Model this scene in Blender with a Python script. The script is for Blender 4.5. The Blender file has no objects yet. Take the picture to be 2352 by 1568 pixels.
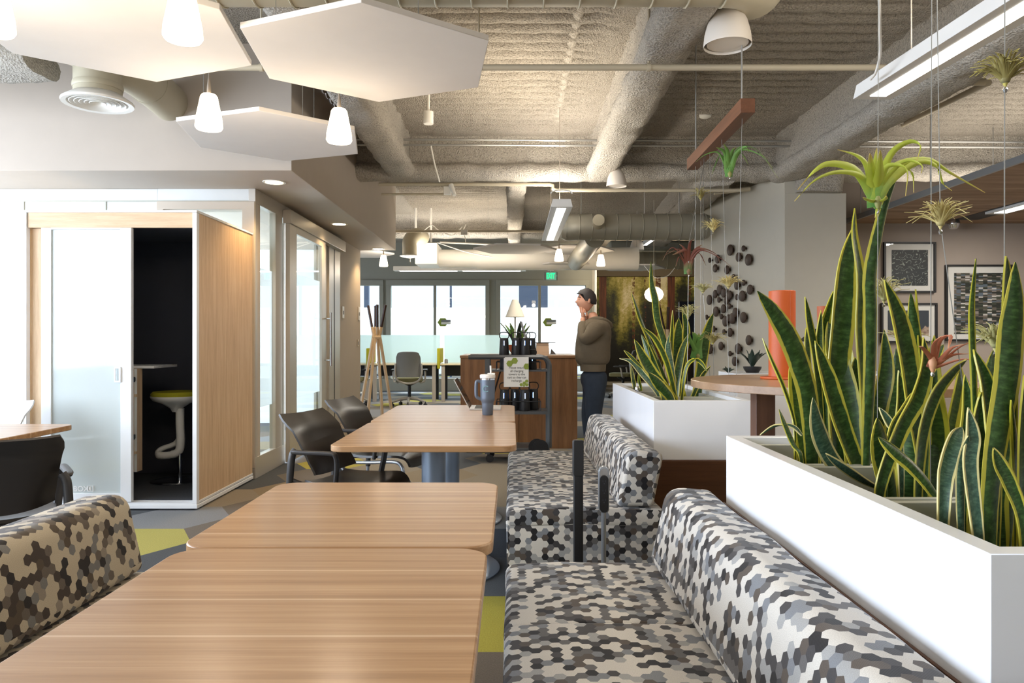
import bpy, bmesh, math, random
from mathutils import Vector, Matrix, noise
random.seed(7)
F = 1700.0
H = 1.24
PI = math.pi
COL = bpy.context.scene.collection
LOC = {}


def P(px, py, Y):
    """world point seen at a pixel of the 2352x1568 frame at distance Y"""
    return Vector(((px - 1176) * Y / F, Y, H - (py - 780) * Y / F))


def V(*a):
    return Vector(a)


def lin(c):
    r = []
    for x in c[:3]:
        x = x / 255.0
        r.append(x / 12.92 if x <= 0.04045 else ((x + 0.055) / 1.055) ** 2.4)
    return (r[0], r[1], r[2], 1.0)


# ------------------------------------------------------------------ mesh builder
class MB:
    def __init__(s):
        s.v = []
        s.f = []
        s.u = []

    def add(s, vs, fs, uvs=None):
        n = len(s.v)
        s.v.extend([Vector(p) for p in vs])
        for i, f in enumerate(fs):
            s.f.append([n + k for k in f])
            s.u.append(uvs[i] if uvs else None)
        return s

    def box(s, x0, x1, y0, y1, z0, z1, M=None):
        e = (getattr(s, 'nb', 0) % 7) * 0.00035
        s.nb = getattr(s, 'nb', 0) + 1
        x0, x1 = min(x0, x1) - e, max(x0, x1) + e
        y0, y1 = min(y0, y1) - e, max(y0, y1) + e
        z0, z1 = min(z0, z1) - e * (z0 > 0.001), max(z0, z1) + e
        vs = [V(x, y, z) for z in (z0, z1) for y in (y0, y1) for x in (x0, x1)]
        if M is not None:
            vs = [M @ p for p in vs]
        return s.add(vs, [(0, 2, 3, 1), (4, 5, 7, 6), (0, 1, 5, 4), (2, 6, 7, 3), (0, 4, 6, 2), (1, 3, 7, 5)])

    def tube(s, pts, r, n=10, closed=False, flat=None):
        pts = [Vector(p) for p in pts]
        m = len(pts)
        rs = r if isinstance(r, (list, tuple)) else [r] * m
        rings = []
        t0 = (pts[1] - pts[0]).normalized()
        up = V(0, 0, 1) if abs(t0.z) < 0.9 else V(1, 0, 0)
        nx = t0.cross(up).normalized()
        for i in range(m):
            if closed:
                t = pts[(i + 1) % m] - pts[i - 1]
            else:
                t = pts[min(i + 1, m - 1)] - pts[max(i - 1, 0)]
            t = t.normalized() if t.length > 1e-9 else t0
            nx = (nx - t * nx.dot(t))
            nx = nx.normalized() if nx.length > 1e-6 else t.orthogonal().normalized()
            ny = t.cross(nx)
            a, b = (rs[i], rs[i]) if flat is None else (rs[i] * flat[0], rs[i] * flat[1])
            rings.append([pts[i] + nx * a * math.cos(2 * PI * k / n) + ny * b * math.sin(2 * PI * k / n) for k in range(n)])
        vs = [p for rg in rings for p in rg]
        fs = []
        for i in range(m if closed else m - 1):
            for k in range(n):
                a = i * n + k
                b = i * n + (k + 1) % n
                c = ((i + 1) % m) * n + (k + 1) % n
                d = ((i + 1) % m) * n + k
                fs.append((a, b, c, d))
        if not closed:
            fs.append(tuple(range(n - 1, -1, -1)))
            fs.append(tuple((m - 1) * n + k for k in range(n)))
        return s.add(vs, fs)

    def cyl(s, p0, p1, r0, r1=None, n=16):
        return s.tube([p0, p1], [r0, r0 if r1 is None else r1], n)

    def lathe(s, prof, c=(0, 0, 0), n=24, M=None, sx=1, sy=1):
        """prof: list of (r, z) bottom to top; open ends with r>0 get capped"""
        c = Vector(c)
        vs = []
        for r, z in prof:
            for k in range(n):
                a = 2 * PI * k / n
                p = V(r * sx * math.cos(a), r * sy * math.sin(a), z)
                if M is not None:
                    p = M @ p
                vs.append(p + c)
        fs = []
        m = len(prof)
        for i in range(m - 1):
            for k in range(n):
                k2 = (k + 1) % n
                fs.append((i * n + k, i * n + k2, (i + 1) * n + k2, (i + 1) * n + k))
        fs.append(tuple(range(n - 1, -1, -1)))
        fs.append(tuple((m - 1) * n + k for k in range(n)))
        return s.add(vs, fs)

    def prism(s, poly, ax, a, b):
        """poly 2D list; ax 'z': (x,y) 'y': (x,z) 'x': (y,z)"""
        def q(p, t):
            return {'z': V(p[0], p[1], t), 'y': V(p[0], t, p[1]), 'x': V(t, p[0], p[1])}[ax]
        n = len(poly)
        vs = [q(p, a) for p in poly] + [q(p, b) for p in poly]
        fs = [tuple(range(n)), tuple(range(2 * n - 1, n - 1, -1))]
        for i in range(n):
            j = (i + 1) % n
            fs.append((i, i + n, j + n, j))
        return s.add(vs, fs)

    def sheet(s, grid, th, uvg=None):
        """grid rows of points -> closed shell of thickness th"""
        R = len(grid)
        C_ = len(grid[0])
        nor = []
        for i in range(R):
            row = []
            for j in range(C_):
                a = grid[min(i + 1, R - 1)][j] - grid[max(i - 1, 0)][j]
                b = grid[i][min(j + 1, C_ - 1)] - grid[i][max(j - 1, 0)]
                nn = a.cross(b)
                row.append(nn.normalized() if nn.length > 1e-12 else V(0, 0, 1))
            nor.append(row)
        vs = [grid[i][j] + nor[i][j] * th / 2 for i in range(R) for j in range(C_)]
        vs += [grid[i][j] - nor[i][j] * th / 2 for i in range(R) for j in range(C_)]
        N = R * C_
        fs = []
        us = []
        uv = uvg or [[(i, j) for j in range(C_)] for i in range(R)]

        def idx(i, j, k=0):
            return k * N + i * C_ + j
        for i in range(R - 1):
            for j in range(C_ - 1):
                q = [(i, j), (i, j + 1), (i + 1, j + 1), (i + 1, j)]
                fs.append([idx(a, b) for a, b in q])
                us.append([uv[a][b] for a, b in q])
                q.reverse()
                fs.append([idx(a, b, 1) for a, b in q])
                us.append([uv[a][b] for a, b in q])
        for i in range(R - 1):
            for j in (0, C_ - 1):
                fs.append([idx(i, j), idx(i + 1, j), idx(i + 1, j, 1), idx(i, j, 1)])
                us.append([uv[i][j], uv[i + 1][j], uv[i + 1][j], uv[i][j]])
        for j in range(C_ - 1):
            for i in (0, R - 1):
                fs.append([idx(i, j), idx(i, j + 1), idx(i, j + 1, 1), idx(i, j, 1)])
                us.append([uv[i][j], uv[i][j + 1], uv[i][j + 1], uv[i][j]])
        return s.add(vs, fs, us)

    def build(s, name, m, parent=None, origin=None, bevel=0, sub=0, ang=38, seg=2, recalc=True):
        me = bpy.data.meshes.new(name)
        off = V(0, 0, 0)
        if parent is not None:
            off = LOC[parent]
        elif origin is not None:
            off = Vector(origin)
        me.from_pydata([tuple(p - off) for p in s.v], [], s.f)
        me.update()
        uvl = me.uv_layers.new(name='UVMap')
        for p in me.polygons:
            uu = s.u[p.index]
            nx, ny, nz = [abs(q) for q in p.normal]
            for c, li in enumerate(p.loop_indices):
                if uu:
                    uvl.data[li].uv = uu[c]
                else:
                    co = me.vertices[me.loops[li].vertex_index].co + off
                    if nz >= nx and nz >= ny:
                        uvl.data[li].uv = (co.x, co.y)
                    elif nx >= ny:
                        uvl.data[li].uv = (co.y, co.z)
                    else:
                        uvl.data[li].uv = (co.x, co.z)
        if recalc:
            bm = bmesh.new()
            bm.from_mesh(me)
            bmesh.ops.recalc_face_normals(bm, faces=bm.faces)
            bm.to_mesh(me)
            bm.free()
        for p in me.polygons:
            p.use_smooth = True
        me.set_sharp_from_angle(angle=math.radians(ang))
        o = bpy.data.objects.new(name, me)
        COL.objects.link(o)
        for mm in (m if isinstance(m, (list, tuple)) else [m]):
            me.materials.append(mm)
        if parent is not None:
            o.parent = parent
        else:
            o.location = off
        LOC[o] = off
        if bevel:
            b = o.modifiers.new('Bevel', 'BEVEL')
            b.width = bevel
            b.segments = seg
            b.limit_method = 'ANGLE'
            b.angle_limit = math.radians(30)
            b.harden_normals = False
        if sub:
            b = o.modifiers.new('Sub', 'SUBSURF')
            b.levels = sub
            b.render_levels = sub
        return o


def tag(o, label=None, cat=None, group=None, kind=None):
    if label:
        o['label'] = label
    if cat:
        o['category'] = cat
    if group:
        o['group'] = group
    if kind:
        o['kind'] = kind
    return o


def T(name, loc, label, cat, group=None):
    o = bpy.data.objects.new(name, None)
    COL.objects.link(o)
    o.empty_display_size = 0.05
    o.location = loc
    LOC[o] = Vector(loc)
    return tag(o, label, cat, group)


def struct(o):
    o['kind'] = 'structure'
    return o


def clone(root, loc, rotz=0, label=None, group=None, scale=None):
    r = root.copy()
    COL.objects.link(r)
    r.location = loc
    r.rotation_euler = (0, 0, rotz)
    if scale:
        r.scale = (scale, scale, scale) if not isinstance(scale, tuple) else scale
    if label:
        r['label'] = label
    if group:
        r['group'] = group
    for ch in [c for c in bpy.data.objects if c.parent == root]:
        c = ch.copy()
        COL.objects.link(c)
        c.parent = r
        for g in [d for d in bpy.data.objects if d.parent == ch]:
            d = g.copy()
            COL.objects.link(d)
            d.parent = c
    return r


def rrect(x0, x1, y0, y1, r, n=6):
    pts = []
    for cx, cy, a0 in ((x1 - r, y1 - r, 0), (x0 + r, y1 - r, 90), (x0 + r, y0 + r, 180), (x1 - r, y0 + r, 270)):
        for k in range(n + 1):
            a = math.radians(a0 + 90 * k / n)
            pts.append((cx + r * math.cos(a), cy + r * math.sin(a)))
    return pts


def smooth_path(pts, n=20):
    """Catmull-Rom through points"""
    pts = [Vector(p) for p in pts]
    if len(pts) == 2:
        return [pts[0].lerp(pts[1], i / n) for i in range(n + 1)]
    ext = [pts[0] * 2 - pts[1]] + pts + [pts[-1] * 2 - pts[-2]]
    out = []
    S = len(pts) - 1
    for i in range(n + 1):
        t = i / n * S
        k = min(int(t), S - 1)
        u = t - k
        a, b, c, d = ext[k:k + 4]
        out.append(0.5 * ((2 * b) + (c - a) * u + (2 * a - 5 * b + 4 * c - d) * u * u + (3 * b - a - 3 * c + d) * u ** 3))
    return out


# ------------------------------------------------------------------ materials
class NT:
    def __init__(s, name):
        s.m = bpy.data.materials.new(name)
        s.m.use_nodes = True
        s.t = s.m.node_tree
        s.n = s.t.nodes
        s.b = s.n['Principled BSDF']
        s.out = s.n['Material Output']

    def N(s, typ, **kw):
        n = s.n.new('ShaderNode' + typ)
        for k, v in kw.items():
            if k.startswith('i_'):
                key = k[2:]
                key = int(key) if key.isdigit() else key
                n.inputs[key].default_value = v
            else:
                setattr(n, k, v)
        return n

    def L(s, a, b):
        s.t.links.new(a, b)

    def math(s, op, a, b=None, c=None):
        n = s.N('Math', operation=op)
        for i, x in enumerate((a, b, c)):
            if x is None:
                continue
            if isinstance(x, (int, float)):
                n.inputs[i].default_value = x
            else:
                s.L(x, n.inputs[i])
        return n.outputs[0]

    def vm(s, op, a, b=None):
        n = s.N('VectorMath', operation=op)
        for i, x in enumerate((a, b)):
            if x is None:
                continue
            if isinstance(x, tuple):
                n.inputs[i].default_value = x
            else:
                s.L(x, n.inputs[i])
        return n

    def ramp(s, fac, stops, interp='LINEAR'):
        n = s.N('ValToRGB')
        n.color_ramp.interpolation = interp
        e = n.color_ramp.elements
        e[0].position, e[0].color = stops[0][0], lin(stops[0][1])
        e[1].position, e[1].color = stops[-1][0], lin(stops[-1][1])
        for p, c in stops[1:-1]:
            q = e.new(p)
            q.color = lin(c)
        s.L(fac, n.inputs[0])
        return n.outputs[0]

    def mix(s, fac, a, b, blend='MIX'):
        n = s.N('Mix', data_type='RGBA', blend_type=blend)
        for i, x in ((0, fac), (6, a), (7, b)):
            if isinstance(x, (int, float)):
                n.inputs[i].default_value = x
            elif isinstance(x, tuple):
                n.inputs[i].default_value = x
            else:
                s.L(x, n.inputs[i])
        return n.outputs[2]

    def bump(s, h, strength=0.3, dist=0.01):
        n = s.N('Bump')
        n.inputs['Strength'].default_value = strength
        n.inputs['Distance'].default_value = dist
        s.L(h, n.inputs['Height'])
        s.L(n.outputs[0], s.b.inputs['Normal'])

    def noise(s, vec, scale, detail=3, rough=0.5):
        n = s.N('TexNoise')
        n.inputs['Scale'].default_value = scale
        n.inputs['Detail'].default_value = detail
        n.inputs['Roughness'].default_value = rough
        if vec is not None:
            s.L(vec, n.inputs['Vector'])
        return n.outputs['Fac']


def pm(name, col, rough=0.5, metal=0.0, spec=0.5, bump=None, var=None, coat=0, trans=0, emis=None, alpha=None):
    t = NT(name)
    b = t.b
    b.inputs['Base Color'].default_value = lin(col)
    b.inputs['Roughness'].default_value = rough
    b.inputs['Metallic'].default_value = metal
    b.inputs['Specular IOR Level'].default_value = spec
    if coat:
        b.inputs['Coat Weight'].default_value = coat
    if trans:
        b.inputs['Transmission Weight'].default_value = trans
    if emis:
        b.inputs['Emission Color'].default_value = lin(emis[0])
        b.inputs['Emission Strength'].default_value = emis[1]
    oc = t.N('TexCoord').outputs['Object']
    if var:
        f = t.noise(oc, var[0], 4)
        c = lin(col)
        k = var[1]
        a = tuple(x * (1 - k) for x in c[:3]) + (1,)
        d = tuple(min(1, x * (1 + k)) for x in c[:3]) + (1,)
        t.L(t.mix(f, a, d), b.inputs['Base Color'])
    else:
        # a faint mottling keeps every finish procedural
        f = t.noise(oc, 7, 2)
        c = lin(col)
        t.L(t.mix(f, tuple(x * 0.97 for x in c[:3]) + (1,), tuple(min(1, x * 1.03) for x in c[:3]) + (1,)), b.inputs['Base Color'])
    if bump:
        t.bump(t.noise(oc, bump[0], 5, 0.6), bump[1], bump[2])
    return t.m


def wood(name, stops, axis='x', freq=9.0, rough=0.35, streak=None, coat=0.0, spec=0.5, off=0.0, k=0.07):
    t = NT(name)
    oc = t.N('TexCoord').outputs['Object']
    mp = t.N('Mapping')
    sc = {'x': (k, 1, 1), 'y': (1, k, 1), 'z': (1, 1, k)}[axis]
    mp.inputs['Scale'].default_value = tuple(q * freq for q in sc)
    mp.inputs['Location'].default_value = (off, off * 1.7, off * 0.3)
    t.L(oc, mp.inputs['Vector'])
    n1 = t.noise(mp.outputs[0], 1.0, 6, 0.62)
    n2 = t.noise(mp.outputs[0], 9.0, 3, 0.6)
    f = t.math('ADD', t.math('MULTIPLY', n1, 0.75), t.math('MULTIPLY', n2, 0.25))
    c = t.ramp(f, stops)
    if streak:
        sp = t.N('SeparateXYZ')
        t.L(oc, sp.inputs[0])
        lo = t.noise(mp.outputs[0], 0.5, 1)
        n3 = t.math('ADD', t.math('MULTIPLY', sp.outputs[1], streak[0]), t.math('MULTIPLY', lo, 0.12))
        n3 = t.math('ABSOLUTE', t.math('SUBTRACT', t.math('FRACT', n3), 0.5))
        mr = t.N('MapRange')
        mr.inputs[1].default_value = streak[1]
        mr.inputs[2].default_value = streak[1] * 0.3
        t.L(n3, mr.inputs[0])
        mk = mr.outputs[0]
        c = t.mix(t.math('MULTIPLY', mk, streak[2]), c, lin(streak[3]))
    t.L(c, t.b.inputs['Base Color'])
    t.b.inputs['Roughness'].default_value = rough
    t.b.inputs['Specular IOR Level'].default_value = spec
    t.b.inputs['Coat Weight'].default_value = coat
    t.b.inputs['Coat Roughness'].default_value = 0.2
    t.bump(n2, 0.05, 0.002)
    return t.m


def hexcells(t, uv, s):
    """flat top hexagons of flat-to-flat size s; returns id vector"""
    r = (math.sqrt(3) * s, s, 1.0)
    d = t.vm('DIVIDE', uv, r).outputs[0]
    fa = t.vm('FLOOR', d).outputs[0]
    a = t.vm('MULTIPLY', t.vm('ADD', fa, (0.5, 0.5, 0)).outputs[0], r).outputs[0]
    fb = t.vm('FLOOR', t.vm('ADD', d, (0.5, 0.5, 0)).outputs[0]).outputs[0]
    b = t.vm('MULTIPLY', fb, r).outputs[0]
    da = t.vm('DISTANCE', uv, a).outputs['Value']
    db = t.vm('DISTANCE', uv, b).outputs['Value']
    sel = t.math('LESS_THAN', da, db)
    mx = t.N('Mix', data_type='VECTOR')
    t.L(sel, mx.inputs[0])
    t.L(b, mx.inputs[4])
    t.L(a, mx.inputs[5])
    idv = t.vm('DIVIDE', mx.outputs[1], (s * 0.5, s * 0.5, 1)).outputs[0]
    idn = t.vm('ADD', idv, (0.37, 0.21, 0)).outputs[0]
    t.center = mx.outputs[1]
    return idn


def hexfabric(name, s, stops, seed=0):
    t = NT(name)
    uv = t.N('TexCoord').outputs['UV']
    uvz = t.vm('MULTIPLY', uv, (1, 1, 0)).outputs[0]
    idn = hexcells(t, uvz, s)
    # keep ids exact before hashing
    idr = t.vm('FLOOR', t.vm('MULTIPLY', idn, (2, 2, 0)).outputs[0]).outputs[0]
    w = t.N('TexWhiteNoise', noise_dimensions='3D')
    t.L(t.vm('ADD', idr, (seed, seed * 3, 0)).outputs[0], w.inputs['Vector'])
    w = w.outputs['Value']
    clump = t.noise(t.vm('MULTIPLY', idr, (0.13, 0.13, 0)).outputs[0], 1.0, 1)
    f = t.math('ADD', t.math('MULTIPLY', w, 0.85), t.math('MULTIPLY', t.math('SUBTRACT', clump, 0.38), 0.9))
    c = t.ramp(f, stops, 'CONSTANT')
    fine = t.noise(uvz, 500, 3, 0.75)
    c2 = t.mix(0.5, c, t.ramp(fine, [(0.2, (90, 90, 90)), (0.8, (255, 255, 255))]), 'MULTIPLY')
    t.L(c2, t.b.inputs['Base Color'])
    t.b.inputs['Roughness'].default_value = 0.75
    t.b.inputs['Specular IOR Level'].default_value = 0.25
    t.b.inputs['Sheen Weight'].default_value = 0.15
    wv = t.N('TexWave', wave_type='BANDS', bands_direction='DIAGONAL')
    wv.inputs['Scale'].default_value = 130
    t.L(uvz, wv.inputs['Vector'])
    t.bump(wv.outputs['Fac'], 0.12, 0.001)
    return t.m


def glass(name, tint=(246, 250, 249), refl=0.12, rough=0.0):
    t = NT(name)
    tr = t.N('BsdfTransparent')
    tr.inputs[0].default_value = lin(tint)
    gl = t.N('BsdfGlossy')
    gl.inputs['Roughness'].default_value = rough
    fr = t.N('LayerWeight')
    fr.inputs[0].default_value = 0.5
    f = t.math('ADD', t.math('MULTIPLY', t.math('POWER', fr.outputs['Facing'], 5.0), 0.7), 0.03 + refl * 0.1)
    mx = t.N('MixShader')
    t.L(f, mx.inputs[0])
    t.L(tr.outputs[0], mx.inputs[1])
    t.L(gl.outputs[0], mx.inputs[2])
    t.L(mx.outputs[0], t.out.inputs[0])
    return t.m


def frosted(name, col=(235, 242, 242), clear=0.15, refl=0.06, diff=0.35):
    t = NT(name)
    tr = t.N('BsdfTransparent')
    tl = t.N('BsdfTranslucent')
    tl.inputs[0].default_value = lin(col)
    df = t.N('BsdfDiffuse')
    df.inputs[0].default_value = lin(col)
    gl = t.N('BsdfGlossy')
    gl.inputs['Roughness'].default_value = 0.05
    m1 = t.N('MixShader')
    m1.inputs[0].default_value = diff
    t.L(tl.outputs[0], m1.inputs[1])
    t.L(df.outputs[0], m1.inputs[2])
    m2 = t.N('MixShader')
    m2.inputs[0].default_value = clear
    t.L(m1.outputs[0], m2.inputs[1])
    t.L(tr.outputs[0], m2.inputs[2])
    m3 = t.N('MixShader')
    m3.inputs[0].default_value = refl
    t.L(m2.outputs[0], m3.inputs[1])
    t.L(gl.outputs[0], m3.inputs[2])
    t.L(m3.outputs[0], t.out.inputs[0])
    return t.m


def emit(name, col, st):
    t = NT(name)
    e = t.N('Emission')
    e.inputs[0].default_value = lin(col)
    e.inputs[1].default_value = st
    t.L(e.outputs[0], t.out.inputs[0])
    return t.m


def insul(name, col, scale=62):
    t = NT(name)
    oc = t.N('TexCoord').outputs['Object']
    n1 = t.noise(oc, scale, 6, 0.75)
    vo = t.N('TexVoronoi')
    vo.inputs['Scale'].default_value = scale * 1.3
    t.L(oc, vo.inputs['Vector'])
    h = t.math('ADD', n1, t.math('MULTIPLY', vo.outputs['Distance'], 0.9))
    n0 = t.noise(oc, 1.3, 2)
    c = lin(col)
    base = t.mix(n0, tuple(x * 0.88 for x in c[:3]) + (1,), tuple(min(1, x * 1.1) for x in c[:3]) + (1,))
    fl_ = t.ramp(n1, [(0.36, (120, 116, 110)), (0.52, (255, 255, 255))])  # shadow in the spray pits put into the colour as dark specks
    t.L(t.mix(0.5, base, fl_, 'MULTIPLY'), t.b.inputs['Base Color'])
    t.b.inputs['Roughness'].default_value = 1.0
    t.b.inputs['Specular IOR Level'].default_value = 0.1
    t.bump(h, 1.0, 0.016)
    return t.m


def leafmat(name, dark, light, edge, w=0.66, jit=0.5):
    t = NT(name)
    uv = t.N('TexCoord').outputs['UV']
    oc = t.N('TexCoord').outputs['Object']
    sep = t.N('SeparateXYZ')
    t.L(uv, sep.inputs[0])
    u = t.math('ABSOLUTE', t.math('SUBTRACT', t.math('MULTIPLY', sep.outputs[0], 2), 1))
    mp = t.N('Mapping')
    mp.inputs['Scale'].default_value = (1, 1, 0.25)
    t.L(oc, mp.inputs[0])
    nz = t.noise(mp.outputs[0], 17, 4, 0.7)
    e = t.math('ADD', u, t.math('MULTIPLY', t.math('SUBTRACT', nz, 0.5), jit))
    mask = t.ramp(e, [(w, (0, 0, 0)), (w + 0.06, (255, 255, 255))])
    mp2 = t.N('Mapping')
    mp2.inputs['Scale'].default_value = (1.2, 26, 1)
    t.L(uv, mp2.inputs[0])
    band = t.noise(mp2.outputs[0], 1.6, 4, 0.65)
    c = t.ramp(band, [(0.3, dark), (0.52, tuple((a + b) // 2 for a, b in zip(dark, light))), (0.72, light)])
    t.L(t.mix(mask, c, lin(edge)), t.b.inputs['Base Color'])
    t.b.inputs['Roughness'].default_value = 0.32
    t.b.inputs['Specular IOR Level'].default_value = 0.45
    t.b.inputs['Subsurface Weight'].default_value = 0.0
    t.bump(band, 0.12, 0.003)
    return t.m


M = {}
OAK = [(0.25, (140, 102, 66)), (0.45, (170, 130, 90)), (0.6, (188, 150, 110)), (0.8, (206, 172, 134))]
M['table'] = wood('table_laminate', OAK, 'x', 26.0, 0.33, (5.6, 0.03, 0.6, (224, 196, 164)), coat=0.2, k=0.022)
M['table_edge'] = wood('table_edge_laminate', [(0.3, (140, 98, 64)), (0.6, (172, 130, 92)), (0.8, (186, 146, 108))], 'x', 20, 0.45)
M['case'] = wood('bookcase_wood', [(0.25, (96, 62, 36)), (0.5, (132, 92, 58)), (0.75, (160, 116, 78))], 'z', 14, 0.5)
M['case_top'] = wood('bookcase_top_wood', [(0.25, (120, 84, 54)), (0.75, (178, 138, 102))], 'x', 14, 0.35)
M['ash'] = wood('pod_ash', [(0.3, (196, 162, 124)), (0.5, (216, 184, 146)), (0.72, (230, 204, 170))], 'z', 30, 0.5)
M['ash_h'] = wood('pod_ash_header', [(0.3, (200, 168, 132)), (0.5, (218, 188, 152)), (0.72, (230, 206, 174))], 'x', 30, 0.5)
M['plinth'] = wood('walnut_plinth', [(0.25, (64, 38, 22)), (0.5, (88, 54, 32)), (0.75, (110, 70, 44))], 'x', 12, 0.45)
M['walnut_bar'] = wood('walnut_beam', [(0.25, (84, 50, 32)), (0.5, (118, 74, 50)), (0.8, (142, 94, 66))], 'y', 14, 0.45)
M['walnut_v'] = wood('walnut_leg', [(0.25, (72, 46, 32)), (0.5, (96, 64, 46)), (0.75, (116, 80, 58))], 'z', 14, 0.5)
M['knob'] = wood('dark_knob_wood', [(0.25, (38, 26, 18)), (0.6, (66, 46, 32)), (0.85, (92, 64, 44))], 'z', 30, 0.6)
M['round'] = wood('round_table_top', [(0.25, (128, 98, 70)), (0.5, (156, 124, 94)), (0.75, (176, 146, 116))], 'x', 10, 0.33, coat=0.2)
M['plank'] = wood('canopy_planks', [(0.25, (104, 80, 62)), (0.5, (156, 126, 102)), (0.75, (190, 162, 134))], 'x', 8, 0.6)
M['coatw'] = wood('coat_stand_maple', [(0.3, (206, 182, 148)), (0.7, (228, 208, 178))], 'z', 20, 0.5)
M['coatd'] = pm('coat_stand_dark_tip', (62, 42, 32), 0.5)
CREAM = (234, 229, 220)
M['hex'] = hexfabric('hexagon_fabric', 0.0295, [(0.0, (38, 37, 40)), (0.18, (74, 72, 74)), (0.29, (112, 110, 110)), (0.39, (98, 88, 80)), (0.45, (142, 146, 152)), (0.54, (182, 182, 181)), (0.625, CREAM), (1.0, CREAM)])
M['hex_warm'] = hexfabric('hexagon_fabric_brown', 0.0295, [(0.0, (38, 32, 30)), (0.19, (72, 60, 52)), (0.30, (112, 100, 88)), (0.39, (92, 78, 62)), (0.44, (132, 130, 126)), (0.52, (160, 148, 132)), (0.59, (208, 194, 168)), (1.0, (208, 194, 168))], 5)
M['paint'] = pm('taupe_wall_paint', (176, 166, 152), 0.75, bump=(90, 0.05, 0.002))
M['paint_soffit'] = pm('soffit_paint', (188, 176, 163), 0.6, bump=(90, 0.04, 0.002))
M['paint_grey'] = pm('grey_wall_paint', (192, 187, 174), 0.85, bump=(90, 0.05, 0.002))
M['paint_far'] = pm('far_wall_paint', (158, 156, 144), 0.8)
M['paint_pic'] = pm('picture_wall_paint', (158, 146, 136), 0.85, bump=(90, 0.05, 0.002))
M['white_panel'] = pm('white_wall_panel', (222, 226, 226), 0.45)
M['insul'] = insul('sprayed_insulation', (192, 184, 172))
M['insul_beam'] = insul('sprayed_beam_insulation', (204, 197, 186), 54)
M['pod_white'] = pm('pod_white_trim', (240, 242, 244), 0.35)
M['planter'] = pm('planter_white_laminate', (238, 240, 244), 0.28)
M['liner'] = pm('planter_liner_grey', (176, 176, 164), 0.5)
M['soil'] = pm('dark_potting_soil', (52, 42, 34), 1.0, bump=(120, 0.8, 0.01), var=(60, 0.4))
M['felt'] = pm('black_acoustic_felt', (66, 68, 78), 0.95, bump=(300, 0.2, 0.001))
M['pod_carpet'] = pm('pod_dark_carpet', (62, 64, 68), 1.0, bump=(300, 0.5, 0.003), var=(200, 0.3))
M['alu'] = pm('satin_aluminium_frame', (196, 190, 180), 0.38, 0.35)
M['alu2'] = pm('beige_frame_paint', (198, 186, 170), 0.5)
M['chrome'] = pm('polished_chrome', (220, 222, 226), 0.12, 1.0)
M['steel'] = pm('silver_tube', (176, 182, 190), 0.3, 0.8)
M['colsteel'] = pm('blue_grey_column_paint', (136, 148, 164), 0.3, 0.55)
M['blackpl'] = pm('charcoal_plastic', (52, 50, 50), 0.42)
M['brownpl'] = pm('dark_brown_shell_plastic', (42, 37, 33), 0.34)
M['black'] = pm('matt_black', (24, 24, 26), 0.5)
M['blackm'] = pm('black_metal', (44, 46, 50), 0.4, 0.2)
M['cart'] = pm('dark_grey_cart_frame', (74, 76, 78), 0.45)
M['white'] = pm('white_plastic', (236, 234, 228), 0.35)
M['whiteb'] = pm('white_chair_shell', (232, 236, 240), 0.3)
M['hexp'] = pm('white_acoustic_panel', (226, 222, 218), 0.9, bump=(220, 0.15, 0.002))
M['duct'] = pm('painted_duct', (178, 170, 148), 0.5, 0.15)
M['duct_grey'] = pm('galvanised_duct', (156, 152, 138), 0.5, 0.2)
M['duct_white'] = pm('white_duct_wrap', (244, 241, 234), 0.5)
M['pipe'] = pm('cream_pipe_paint', (190, 180, 158), 0.5)
M['conduit'] = pm('galvanised_conduit', (178, 178, 176), 0.3, 0.7)
M['cord'] = pm('grey_cord', (150, 140, 128), 0.6)
M['wire'] = pm('thin_steel_wire', (150, 150, 146), 0.4, 0.6)
M['lightbody'] = pm('white_light_housing', (222, 222, 220), 0.45)
M['bell'] = pm('white_bell_shade', (224, 216, 206), 0.5)
M['lamp_on'] = emit('fluorescent_diffuser', (255, 252, 244), 5.0)
M['lamp_warm'] = emit('glowing_glass_shade', (255, 232, 196), 6.0)
M['down'] = emit('downlight_lens', (255, 226, 180), 9.0)
M['globe'] = emit('globe_lamp_glass', (255, 240, 214), 3.2)
M['orange'] = pm('orange_leather', (186, 84, 28), 0.5, bump=(160, 0.25, 0.002), var=(9, 0.12))
M['terra'] = pm('terracotta', (176, 96, 62), 0.6)
M['lime'] = pm('lime_felt', (170, 164, 32), 0.9, bump=(300, 0.3, 0.001))
M['yellow'] = pm('yellow_green_felt_screen', (186, 176, 44), 0.9)
M['glass'] = glass('clear_glass')
M['frame_glass'] = glass('picture_glass', (250, 250, 250), 0.1)
M['frost'] = frosted('frosted_film', (248, 250, 250), 0.08, 0.05, 0.35)
M['frost_pod'] = frosted('pod_door_glass', (230, 238, 237), 0.10, 0.03, 0.75)
M['frost_desk'] = frosted('desk_screen_glass', (222, 238, 234), 0.25, 0.05, 0.4)
M['meshgrey'] = pm('grey_mesh_fabric', (128, 130, 132), 0.8, bump=(400, 0.3, 0.001))
M['silver_pl'] = pm('silver_grey_plastic', (172, 168, 160), 0.4, 0.2)
M['olive'] = pm('olive_seat_fabric', (112, 108, 74), 0.9)
M['desk_top'] = pm('pale_desk_laminate', (222, 208, 172), 0.4)
M['deskleg'] = pm('taupe_desk_leg', (168, 158, 144), 0.5)
M['tumbler'] = pm('slate_tumbler_steel', (98, 108, 122), 0.4, 0.3)
M['tumbler_c'] = pm('pale_blue_letter', (130, 172, 182), 0.5)
M['lap'] = pm('laptop_silver', (200, 198, 194), 0.35, 0.6)
M['screen'] = pm('dark_glossy_screen', (26, 22, 20), 0.06)
M['keys'] = pm('dark_keys', (60, 58, 56), 0.6)
M['paper'] = pm('white_paper', (232, 230, 224), 0.8)
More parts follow.
